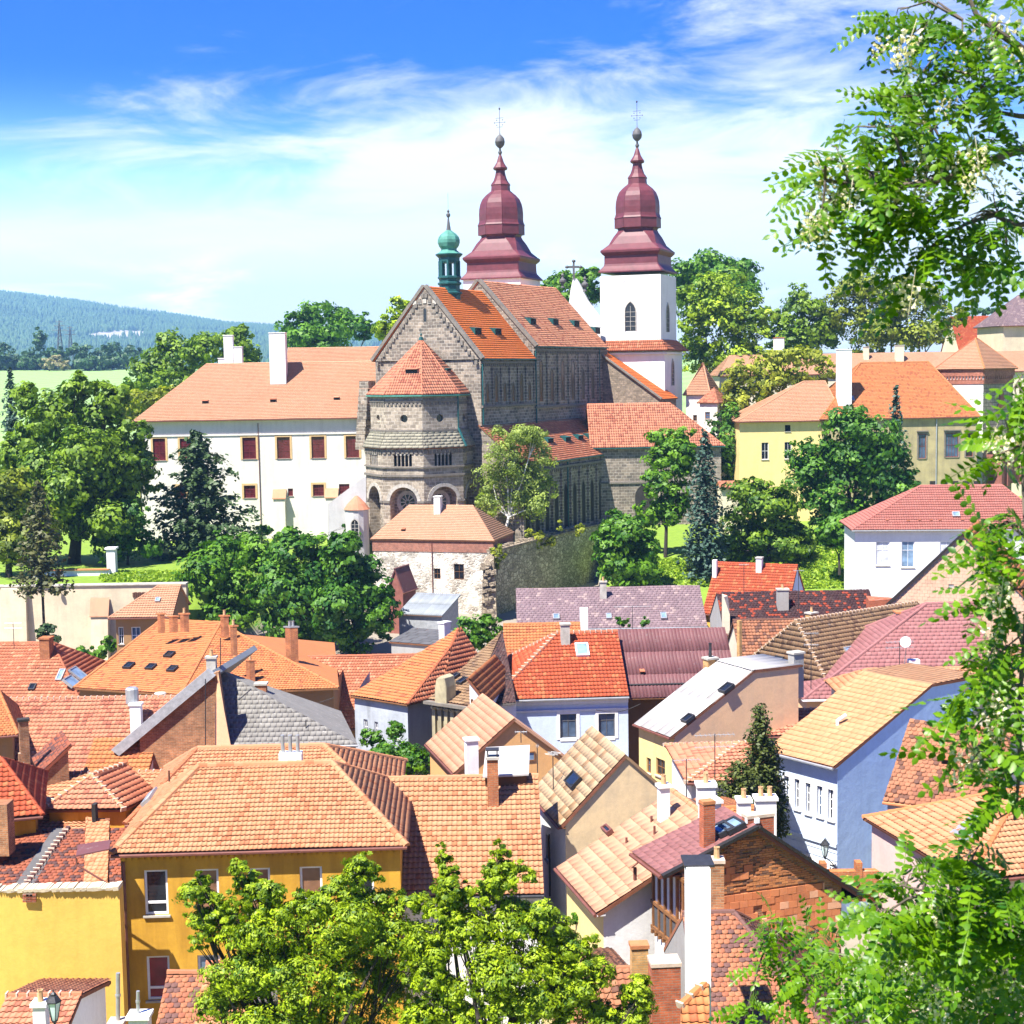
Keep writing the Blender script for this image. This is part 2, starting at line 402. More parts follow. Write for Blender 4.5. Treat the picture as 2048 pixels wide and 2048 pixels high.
# odds and ends
plain('cupola_maroon', (0.125, 0.032, 0.040), 0.5, 0.30, 0.9, spec=0.3)
plain('copper_green', (0.07, 0.22, 0.17), 0.55, 0.35, 1.2)
plain('copper_dark', (0.012, 0.075, 0.075), 0.55, 0.4, 1.5)
plain('dark_metal', (0.045, 0.045, 0.05), 0.5, 0.25, 3.0, 0.4)
plain('gray_metal', (0.38, 0.39, 0.40), 0.45, 0.2, 3.0, 0.5)
plain('brown_metal', (0.15, 0.055, 0.04), 0.5, 0.25, 3.0)
plain('black_trim', (0.02, 0.018, 0.018), 0.6, 0.3, 3.0)
plain('wood_brown', (0.20, 0.09, 0.035), 0.7, 0.3, 4.0)
plain('wood_gray', (0.30, 0.31, 0.32), 0.8, 0.3, 3.0)
plain('red_frame', (0.16, 0.03, 0.025), 0.6, 0.2, 4.0)
plain('white_frame', (0.78, 0.78, 0.80), 0.5, 0.05, 4.0)
plain('buff_frame', (0.55, 0.38, 0.18), 0.8, 0.15, 3.0)
plain('stone_trim', (0.40, 0.37, 0.32), 0.85, 0.3, 2.0)
plain('stone_trim_dark', (0.17, 0.15, 0.125), 0.9, 0.35, 2.0)
plain('terracotta', (0.44, 0.17, 0.07), 0.8, 0.25, 3.0)
plain('mortar', (0.52, 0.40, 0.31), 0.95, 0.2, 4.0)
plain('sandstone_red', (0.24, 0.09, 0.07), 0.9, 0.3, 2.0)
plain('bark', (0.10, 0.08, 0.06), 0.95, 0.4, 5.0)
plain('bark_dark', (0.045, 0.036, 0.03), 0.95, 0.4, 5.0)
plain('birch_bark', (0.62, 0.60, 0.56), 0.8, 0.4, 3.0)
plain('tile_under', (0.20, 0.075, 0.04), 0.9, 0.3, 3.0)  # darker than the tiles: shade of the gaps put into the slab colour
plain('soot_and_shade', (0.03, 0.026, 0.024), 0.9, 0.4, 4.0)  # soot on stacks; in openings this near-black stands in for inner shade
plain('clay_pot', (0.50, 0.30, 0.15), 0.8, 0.2, 5.0)
plain('lead_gray', (0.10, 0.095, 0.095), 0.6, 0.2, 2.0)
glassmat('glass_dark', (0.012, 0.014, 0.018))
glassmat('glass_red', (0.095, 0.016, 0.022), 0.15)
glassmat('glass_reflection', (0.055, 0.085, 0.14), 0.1)  # bluish sky reflection put into the pane colour
glassmat('glass_church', (0.016, 0.018, 0.022), 0.25)
glassmat('glass_sky', (0.16, 0.24, 0.34), 0.12)  # pane coloured as if it mirrored the sky
glassmat('blind_brown', (0.20, 0.10, 0.055), 0.3)
glassmat('blind_red', (0.20, 0.012, 0.03), 0.2)
glassmat('curtain', (0.50, 0.52, 0.56), 0.35)
glassmat('canopy_glass', (0.50, 0.62, 0.62), 0.15)
# foliage
leafmat('leaf_maple', (0.034, 0.095, 0.004), (0.185, 0.290, 0.010))
leafmat('leaf_lime', (0.030, 0.110, 0.004), (0.135, 0.275, 0.008))
leafmat('leaf_bright', (0.070, 0.150, 0.006), (0.360, 0.480, 0.016))
leafmat('leaf_front', (0.045, 0.110, 0.003), (0.33, 0.43, 0.008), trans=0.25)
leafmat('leaf_deep', (0.020, 0.090, 0.006), (0.115, 0.255, 0.010))
leafmat('leaf_olive', (0.060, 0.095, 0.005), (0.260, 0.310, 0.014))
leafmat('leaf_birch', (0.16, 0.22, 0.04), (0.42, 0.50, 0.11), trans=0.4)
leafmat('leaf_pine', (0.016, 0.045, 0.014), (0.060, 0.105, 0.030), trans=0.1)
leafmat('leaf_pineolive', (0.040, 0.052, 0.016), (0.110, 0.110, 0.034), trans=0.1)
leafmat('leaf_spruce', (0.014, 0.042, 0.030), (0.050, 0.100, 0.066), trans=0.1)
leafmat('leaf_thuja', (0.028, 0.050, 0.008), (0.085, 0.105, 0.014), trans=0.15)
leafmat('leaf_far', (0.025, 0.070, 0.022), (0.075, 0.150, 0.045), trans=0.2)
leafmat('leaf_blossom', (0.16, 0.17, 0.05), (0.42, 0.36, 0.18), trans=0.3)
leafmat('leaf_yellow', (0.12, 0.16, 0.012), (0.42, 0.44, 0.04), trans=0.4)
leafmat('leaf_robinia', (0.026, 0.105, 0.002), (0.150, 0.275, 0.004), trans=0.33, gloss=0.4)
leafmat('petal', (0.62, 0.52, 0.36), (0.80, 0.74, 0.60), trans=0.35, gloss=0.6)
leafmat('grass_blade', (0.10, 0.20, 0.010), (0.34, 0.46, 0.03), trans=0.3)
# ------------------------------------------------------------------ roof tiles
def poly2d(poly):
    ex = (poly[1]-poly[0]).normalized()
    n = ex.cross(poly[-1]-poly[0]).normalized()
    if n.z < 0: n = -n
    ey = n.cross(ex)
    p0 = poly[0]
    return p0, ex, ey, n, [((q-p0).dot(ex), (q-p0).dot(ey)) for q in poly]
def span(p2, y):
    xs = []
    for (x0, y0), (x1, y1) in zip(p2, p2[1:]+p2[:1]):
        if (y0-y)*(y1-y) <= 0 and abs(y1-y0) > 1e-9:
            xs.append(x0+(x1-x0)*(y-y0)/(y1-y0))
        elif abs(y0-y) < 1e-9 and abs(y1-y) < 1e-9: xs += [x0, x1]
    return (min(xs), max(xs)) if xs else None

# piece profiles: across (0..1) heights for rolled tiles
PROF = {'pan': ([0, .2, .42, .62, .84, 1], [0.25, 0.0, 0.25, 1.0, 0.9, 0.25]), 'flat': ([0.022, 0.978], [0, 0]),
        'roll': ([0, .5, 1], [0, 1, 0]), 'mission': ([0, .16, .5, .84, 1], [0, .75, 1, .75, 0])}

def tile_mesh_arrays(kind, tw, th, lift, roll):
    """one piece, local x across (0..tw), y up the slope (0..th*1.06), z out of the roof; returns verts, quads (4-index)"""
    if kind == 'beaver':
        xs = np.array([0.03, 0.03, 0.18, 0.5, 0.82, 0.97, 0.97])*tw
        ys = np.array([th*1.1, th*0.30, th*0.08, -0.0, th*0.08, th*0.30, th*1.1])
        zs = lift*(1-ys/(th*1.1))
        top = np.stack([xs, ys, zs+0.004], 1)
        bot = np.stack([xs[1:6], ys[1:6], zs[1:6]-lift*0.85], 1)
        v = np.concatenate([top, bot])
        f = [(0, 1, 5, 6), (1, 2, 4, 5), (2, 3, 4, 4)] + [(7+i, 8+i, 2+i, 1+i) for i in range(4)]
        return v, np.array(f)
    a, h = PROF[kind]; k = len(a)
    a = np.array(a)*tw; h = np.array(h)*roll
    top0 = np.stack([a, np.zeros(k), h+lift], 1); top1 = np.stack([a, np.full(k, th*1.05), h], 1)
    bot0 = np.stack([a, np.zeros(k)+0.004, h+lift-0.02], 1)
    v = np.concatenate([top0, top1, bot0]); f = []
    for i in range(k-1):
        f += [(i, i+1, k+i+1, k+i), (2*k+i, 2*k+i+1, i+1, i)]
    if kind == 'flat':
        f += [(0, k, 2*k, 2*k), (1, 2*k+1, k+1, k+1)]
    return v, np.array(f)

def fix_quads(f):
    """split into quads and triangles"""
    tri = (f[:, 2] == f[:, 3])
    return f

def tile_plane(name, poly, kind, tw, th, mat, parent, base, lift=0.035, roll=0.04, singles=0, jit=0.006, thing_parent=None):
    """lay pieces over a roof plane: up to `singles` whole ones as objects, the rest as one joined part"""
    p0, ex, ey, n, p2 = poly2d(poly)
    ymax = max(q[1] for q in p2)
    nrow = max(1, int(round(ymax/th))); th = ymax/nrow
    tv, tf = tile_mesh_arrays(kind, tw, th, lift, roll)
    Vs, Fs, Ts, full = [], [], [], []
    ph0 = RNG.random()*6; sag = 0.0 if kind == 'roll' else 0.035
    nb = 0; nv = len(tv)
    for j in range(nrow):
        y0, y1 = j*th, (j+1)*th
        a = span(p2, min(y0+1e-4, ymax)); b = span(p2, max(y1-1e-4, 0))
        if a is None or b is None: continue
        lo, hi = min(a[0], b[0]), max(a[1], b[1])
        off = (tw*0.5 if (kind in ('beaver', 'flat') and j % 2) else 0) + (RNG.random()-0.5)*tw*(0.06 if kind != 'flat' else 0.3)
        i0 = math.floor((lo-off)/tw); i1 = math.ceil((hi-off)/tw)
        X = np.arange(i0, i1)*tw+off
        if len(X) == 0: continue
        # whole pieces may stand alone
        inside = (X >= max(a[0], b[0])) & (X+tw <= min(a[1], b[1]))
        v = np.repeat(tv[None], len(X), 0).copy()
        dz = (RNG.random(len(X))-0.5)*2*jit
        v[:, :, 2] += dz[:, None]*(1-v[:, :, 1]/(th*1.1))+0.004
        v[:, :, 1] += ((RNG.random(len(X))-0.5)*2*jit*1.5)[:, None]
        v[:, :, 2] += (sag*(1+np.sin((X+tw/2)*0.55+ph0+0.7*np.sin(y0*0.8))*np.cos((X)*0.21+y0*0.45+ph0)))[:, None]
        v[:, :, 0] += X[:, None]
        v[:, :, 1] += y0
        # trim at verges and hips
        t = np.clip((v[:, :, 1]-y0)/th, 0, 1)
        v[:, :, 0] = np.clip(v[:, :, 0], a[0]+(b[0]-a[0])*t, a[1]+(b[1]-a[1])*t)
        w = v[:, :, 0].max(1)-v[:, :, 0].min(1)
        keep = w > 0.02
        if len(full) < singles:
            take = np.where(inside & keep)[0][:singles-len(full)]
            for q in take: full.append((X[q], y0, dz[q]+sag*(1+math.sin((X[q]+tw/2)*0.55+ph0+0.7*math.sin(y0*0.8))*math.cos(X[q]*0.21+y0*0.45+ph0)))); keep[q] = False
        v = v[keep]
        if len(v) == 0: continue
        Vs.append(v.reshape(-1, 3))
        Fs.append((tf[None]+(np.arange(len(v))*nv)[:, None, None]).reshape(-1, 4)+nb)
        tt = RNG.random(len(v)); Ts.append(np.repeat(tt, len(tf)))
        nb += len(v)*nv
    M = np.array([[ex.x, ey.x, n.x], [ex.y, ey.y, n.y], [ex.z, ey.z, n.z]])
    org = np.array(p0-base)
    o = None
    if Vs:
        vv = np.concatenate(Vs) @ M.T + org
        o = mkobj(name, mesh_quads(name, vv, np.concatenate(Fs), mat, np.concatenate(Ts)), parent)
        o['kind'] = 'stuff'
    if full:
        me = mesh_quads('tile', tv, tf, mat, None)
        for (x, y, dz) in full:
            w = p0-base+ex*x+ey*y+n*(dz+0.005)
            t = mkobj('tile', me, parent)
            rx = (RNG.random()-0.5)*0.02; rz = (RNG.random()-0.5)*0.02
            mw = Matrix(((ex.x, ey.x, n.x, w.x), (ex.y, ey.y, n.y, w.y), (ex.z, ey.z, n.z, w.z), (0, 0, 0, 1)))
            t.matrix_basis = mw @ Matrix.Rotation(rx, 4, 'X') @ Matrix.Rotation(rz, 4, 'Z')
    return o

def mesh_quads(name, verts, quads, mat, tint):
    """quads whose 3rd and 4th index agree are triangles"""
    tri = quads[:, 2] == quads[:, 3]
    me = bpy.data.meshes.new(name)
    me.vertices.add(len(verts)); me.vertices.foreach_set('co', np.ascontiguousarray(verts, dtype=np.float32).ravel())
    cnt = np.where(tri, 3, 4); start = np.concatenate([[0], np.cumsum(cnt)[:-1]])
    mask = np.ones(quads.shape, bool); mask[tri, 3] = False
    li = quads[mask]
    me.loops.add(len(li)); me.loops.foreach_set('vertex_index', li.astype(np.int32))
    me.polygons.add(len(quads)); me.polygons.foreach_set('loop_start', start.astype(np.int32))
    me.update(calc_edges=True)
    if tint is not None:
        a = me.attributes.new('tint', 'FLOAT', 'FACE'); a.data.foreach_set('value', tint.astype(np.float32))
    if mat: me.materials.append(mat)
    return me

def caps(name, p, q, mat, parent, base, r=0.13, ln=0.38, single=False, mortar=None):
    """half-round ridge tiles from p to q"""
    L = (q-p).length; n = max(1, int(round(L/ln))); d = (q-p).normalized()
    side = d.cross(Z).normalized(); up = side.cross(d)
    def one(s, ln):
        pts0 = []; pts1 = []
        for k in range(5):
            a = math.pi*k/4
            o = side*math.cos(a)*r+up*(math.sin(a)*r)
            pts0.append(s+o*1.1); pts1.append(s+d*ln*1.06+o*0.95)
        return pts0+pts1+[s-up*0.0], [(i, i+1, 6+i, 5+i) for i in range(4)]+[(0, 10, 1), (1, 10, 2), (2, 10, 3), (3, 10, 4)]
    st = L/n
    if single:
        for i in range(n):
            b = MB(); v, f = one(p+d*(st*i), st); b.add(v, f); b.build(name, mat, parent, base)
    else:
        b = MB()
        for i in range(n):
            v, f = one(p+d*(st*i)+up*RNG.uniform(-.012, .012), st); b.add(v, f)
        b.build(name, mat, parent, base)
    if mortar:
        b = MB()
        for i in range(n):
            c = p+d*(st*i); b.box(c+up*0.02, side*(r*1.2), d*0.03, up*(r*0.95))
        b.build('mortar_joint', mortar, parent, base)

# ------------------------------------------------------------------ walls with openings
def wall_panel(b, o, e, w, z0, z1, holes, nin, depth=0.2, m=0):
    """o: foot point (z ignored), e along, holes (s0,s1,za,zb), nin: direction into the house"""
    ss = sorted({0.0, w, *[h[0] for h in holes], *[h[1] for h in holes]})
    zs = sorted({z0, z1, *[h[2] for h in holes], *[h[3] for h in holes]})
    P = lambda s, z, d=0.0: V((o.x+e.x*s+nin.x*d, o.y+e.y*s+nin.y*d, z))
    for i in range(len(ss)-1):
        for j in range(len(zs)-1):
            sm, zm = (ss[i]+ss[i+1])/2, (zs[j]+zs[j+1])/2
            if any(h[0] < sm < h[1] and h[2] < zm < h[3] for h in holes): continue
            b.poly([P(ss[i], zs[j]), P(ss[i+1], zs[j]), P(ss[i+1], zs[j+1]), P(ss[i], zs[j+1])], m)
    for s0, s1, za, zb in [h[:4] for h in holes]:
        c = [(s0, za), (s1, za), (s1, zb), (s0, zb)]
        for (a, za_), (a2, zb_) in zip(c, c[1:]+c[:1]):
            b.poly([P(a, za_), P(a2, zb_), P(a2, zb_, depth), P(a, za_, depth)], m)

def window(root, base, o, e, nin, h, style):
    """sash in an opening h=(s0,s1,za,zb); style: dict(frame, glass, nx, ny, fw, sill, surround, depth)"""
    s0, s1, za, zb = h; dark = 'glass_reflection' if random.random() < .35 else 'glass_dark'
    st = dict(frame='white_frame', glass='glass_dark', nx=2, ny=2, fw=0.07, bar=0.035, sill='stone_trim', surround=None, sw=0.14, dep=0.10, hood=False, split=None)
    st.update(style or {})
    if st['glass'] == 'glass_dark': st['glass'] = dark
    P = lambda s, z, d: V((o.x+e.x*s+nin.x*d, o.y+e.y*s+nin.y*d, z))
    def bar(b, a0, a1, z0, z1, d0, d1):
        b.box(P((a0+a1)/2, (z0+z1)/2, (d0+d1)/2), e*((a1-a0)/2), nin*((d1-d0)/2), Z*((z1-z0)/2))
    fw = min(st['fw'], (s1-s0)*0.16); d = st['dep']
    b = MB()
    bar(b, s0, s0+fw, za, zb, d, d+0.07); bar(b, s1-fw, s1, za, zb, d, d+0.07)
    bar(b, s0+fw, s1-fw, za, za+fw, d, d+0.07); bar(b, s0+fw, s1-fw, zb-fw, zb, d, d+0.07)
    iw, ih = s1-s0-2*fw, zb-za-2*fw
    bw = st['bar']
    for i in range(1, st['nx']):
        x = s0+fw+iw*i/st['nx']; bar(b, x-bw/2, x+bw/2, za+fw, zb-fw, d+0.01, d+0.06)
    ys = st['split'] or [j/st['ny'] for j in range(1, st['ny'])]
    for f in ys:
        z = za+fw+ih*f; bar(b, s0+fw, s1-fw, z-bw*0.6, z+bw*0.6, d+0.012, d+0.058)
    w = b.build('window', MATS[st['frame']], root, base)
    g = MB(); g.poly([P(s0+fw*.5, za+fw*.5, d+0.045), P(s1-fw*.5, za+fw*.5, d+0.045), P(s1-fw*.5, zb-fw*.5, d+0.045), P(s0+fw*.5, zb-fw*.5, d+0.045)])
    g.build('pane', MATS[st['glass']], w, base)
    if st['sill']:
        b = MB(); bar(b, s0-0.08, s1+0.08, za-0.09, za-0.005, -0.10, 0.16); b.build('sill', MATS[st['sill']], w, base)
    if st['surround']:
        q = st['sw']; b = MB()
        bar(b, s0-q, s0, za-0.1, zb+q, -0.045, 0.0-0.002); bar(b, s1, s1+q, za-0.1, zb+q, -0.045, -0.002); bar(b, s0, s1, zb, zb+q, -0.045, -0.002)
        if st['sill'] is None: bar(b, s0, s1, za-q, za, -0.045, -0.002)
        b.build('surround', MATS[st['surround']], w, base)
    if st['hood']:
        b = MB(); bar(b, s0-0.3, s1+0.3, zb+0.35, zb+0.5, -0.28, 0.0); bar(b, s0-0.18, s1+0.18, zb+0.16, zb+0.35, -0.1, 0.0)
        b.build('hood', MATS['stone_trim_dark'], w, base)
    return w

# ------------------------------------------------------------------ a house
TILE = {'pan': dict(kind='pan', tw=0.26, th=0.36, lift=0.06, roll=0.045), 'small': dict(kind='flat', tw=0.24, th=0.30, lift=0.045, roll=0),
        'rollbig': dict(kind='pan', tw=0.27, th=0.37, lift=0.06, roll=0.045), 'mission': dict(kind='mission', tw=0.30, th=0.48, lift=0.03, roll=0.08),
        'beaver': dict(kind='beaver', tw=0.22, th=0.20, lift=0.03, roll=0), 'plate': dict(kind='flat', tw=0.42, th=0.42, lift=0.03, roll=0),
        'corr': dict(kind='roll', tw=0.26, th=2.4, lift=0.02, roll=0.06), 'slate': dict(kind='flat', tw=0.42, th=0.34, lift=0.018, roll=0)}

class Base:
    def begin(s, name, label, cat, loc, group=None, into=None):
        if into is not None: s.root, s.base = into.root, into.base
        else: s.root = thing(name, label, cat, loc, group); s.base = loc
        s.planes = []; s.er = V((1, 0, 0)); s.el = V((0, 1, 0))
    def put(s, b, name, mats, parent=None, smooth=False):
        return b.build(name, [MATS[m] for m in mats] if isinstance(mats, (list, tuple)) else MATS[mats], parent or s.root, s.base, smooth)
    def roof_plane(s, poly, mat, tile, singles=0, parent=None, vis=None, thick=0.14):
        """poly: eave left, eave right, then round. A slab with tiles on top"""
        n = (poly[1]-poly[0]).cross(poly[-1]-poly[0]).normalized()
        if n.z < 0: poly = [poly[1], poly[0]]+list(reversed(poly[2:])); n = -n
        b = MB(); b.slab(poly, n*-thick)
        name = 'roof'
        c = sum(poly, V((0, 0, 0)))/len(poly)
        facing = n.dot((CPOS-c).normalized()) > 0.02
        kind = (TILE[tile] if isinstance(tile, str) else tile or {}).get('kind') if tile else None
        r = b.build(name, MATS['tile_under' if facing and kind in ('pan', 'mission', 'flat') and tile not in ('corr', 'slate', 'small') else mat], parent or s.root, s.base)
        s.planes.append((poly, n, r))
        if tile and facing and vis is not False:
            tp = dict(TILE[tile]) if isinstance(tile, str) else dict(tile)
            tile_plane('tiles', poly, tp['kind'], tp['tw'], tp['th'], MATS[mat], r, s.base, tp['lift'], tp['roll'], singles, tp.get('jit', 0.006))
        return r
    def on_roof(s, px, py, i=None):
        """the roof point seen at a pixel; with no plane named, the nearest plane that holds it"""
        best = None
        for k, (poly, n, r) in enumerate(s.planes):
            if i is not None and k != i: continue
            if n.dot(CPOS-poly[0]) <= 0 and i is None: continue
            P = at_plane(px, py, poly[0], n)
            if i is None:
                p0, ex, ey, nn, p2 = poly2d(poly); x, y = (P-p0).dot(ex), (P-p0).dot(ey)
                sp = span(p2, y)
                if sp is None or not (sp[0]-.4 <= x <= sp[1]+.4): continue
            if best is None or P.y < best[0].y: best = (P, n, r, poly)
        if best is None:
            k = 0 if i is None else i
            poly, n, r = s.planes[k]; best = (at_plane(px, py, poly[0], n), n, r, poly)
        return best
    def chimney(s, x0, x1, ytop, ybase, mat='clean_white', cap='stone_trim', pots=0, i=None, dep=None, P=None, pot='clay_pot', potr=0.11, poth=0.4, capw=0.07, parent=None, label=None, cowl=False, dirs=None):
        if P is None: P, n, r, poly = s.on_roof((x0+x1)/2, ybase, i)
        w = (x1-x0)/FPX*P.y; dep = dep or max(0.45, w*0.8)
        # turned boxes show both faces: shrink to the apparent width
        er, el = dirs or (s.er, s.el)
        k = abs(er.x)*w+abs(el.x)*dep
        kf = w/k; w2, d2 = w*kf, dep*kf
        ztop = P.z+along_y(P, Z, ytop)
        H = ztop-P.z
        c = P+Z*(H/2-0.4)
        b = MB(); b.box(c-Z*.015, er*(w2/2), el*(d2/2), Z*(H/2+0.385))
        o = b.build('chimney', MATS[mat], parent or s.root, s.base)
        if label: o['label'] = label
        if cap:
            b = MB(); b.box(V((P.x, P.y, ztop-0.06)), er*(w2/2+capw), el*(d2/2+capw), Z*0.06); b.build('chimney_cap', MATS[cap], o, s.base)
        for q in range(pots):
            f = (q+0.5)/pots-0.5
            c0 = V((P.x, P.y, ztop))+ (er if w2 >= d2 else el)*(f*max(w2, d2)*0.9)
            b = MB(); b.lathe(c0, [(potr*1.1, 0), (potr, 0.05), (potr*0.85, poth*0.8), (potr, poth), (potr*.7, poth), (potr*.6, poth*.6)], 8); b.build('chimney_pot', MATS[pot], o, s.base)
        if cowl:
            b = MB()
            for a in (-1, 1):
                for d in (-1, 1): b.box(V((P.x, P.y, ztop+0.15))+er*(a*w2*.42)+el*(d*d2*.42), er*.03, el*.03, Z*.15)
            b.slab([V((P.x, P.y, ztop+0.3))+er*(a*w2*.6)+el*(d*d2*.6) for a, d in ((-1, -1), (1, -1), (1, 1), (-1, 1))], Z*0.05)
            b.build('cowl', MATS['dark_metal'], o, s.base)
        return o
    def skylight(s, x0, y0, x1, y1, frame='gray_metal', glass='glass_sky', i=None, tilt=0.0):
        P, n, r, poly = s.on_roof((x0+x1)/2, (y0+y1)/2, i)
        ex = (poly[1]-poly[0]).normalized(); ey = n.cross(ex)
        if ey.z < 0: ey = -ey
        a = along_x(P, ex, x1)-along_x(P, ex, x0); h = abs(along_y(P, ey, y0)-along_y(P, ey, y1)) if abs(ey.z) > .05 else 1.0
        a = min(abs(a), 2.0)/2; h = min(h, 2.5)/2
        b = MB(); f = 0.09
        c = P+n*0.17
        for q in (-1, 1):
            b.box(c+ex*(q*(a-f/2)), ex*(f/2), ey*h, n*0.10); b.box(c+ey*(q*(h-f/2)), ex*(a-f), ey*(f/2), n*0.10)
        o = b.build('skylight', MATS[frame], s.root, s.base)
        b = MB(); b.box(c+n*0.03, ex*(a-f), ey*(h-f), n*0.02); b.build('pane', MATS[glass], o, s.base)
        return o
    def vent(s, px, py, w=0.5, h=0.35, mat=None, i=None):
        """a little louvred roof vent: sloping hood open to the front"""
        P, n, r, poly = s.on_roof(px, py, i)
        ex = (poly[1]-poly[0]).normalized(); fr = V((n.x, n.y, 0)).normalized()
        b = MB(); up = P+Z*h
        back = P-fr*(h/max(0.2, math.hypot(n.x, n.y)/max(n.z, .05))*1.3)+Z*h*1.25
        A, B = P-ex*w/2, P+ex*w/2
        b.slab([A+Z*h+fr*.12, B+Z*h+fr*.12, back+ex*w/2, back-ex*w/2], Z*0.05)
        b.add([A, A+Z*h, back-ex*w/2], [(0, 1, 2)]); b.add([B, B+Z*h, back+ex*w/2], [(0, 2, 1)])
        o = b.build('roof_vent', MATS[mat or 'tile_rust'], s.root, s.base)
        b = MB(); b.poly([A+Z*0.02-fr*.03, B+Z*0.02-fr*.03, B+Z*h-fr*.03, A+Z*h-fr*.03]); b.build('opening', MATS['soot_and_shade'], o, s.base)  # flat dark sheet painted as the shade inside the hood
        return o
    def pipe(s, x, y0, y1, P=None, r=0.05, mat='brown_metal', i=None, name='vent_pipe'):
        if P is None: P = s.on_roof(x, y1, i)[0]
        h = along_y(P, Z, y0)
        b = MB(); b.tube([P-Z*0.2, P+Z*h], r, 6); return s.put(b, name, mat)

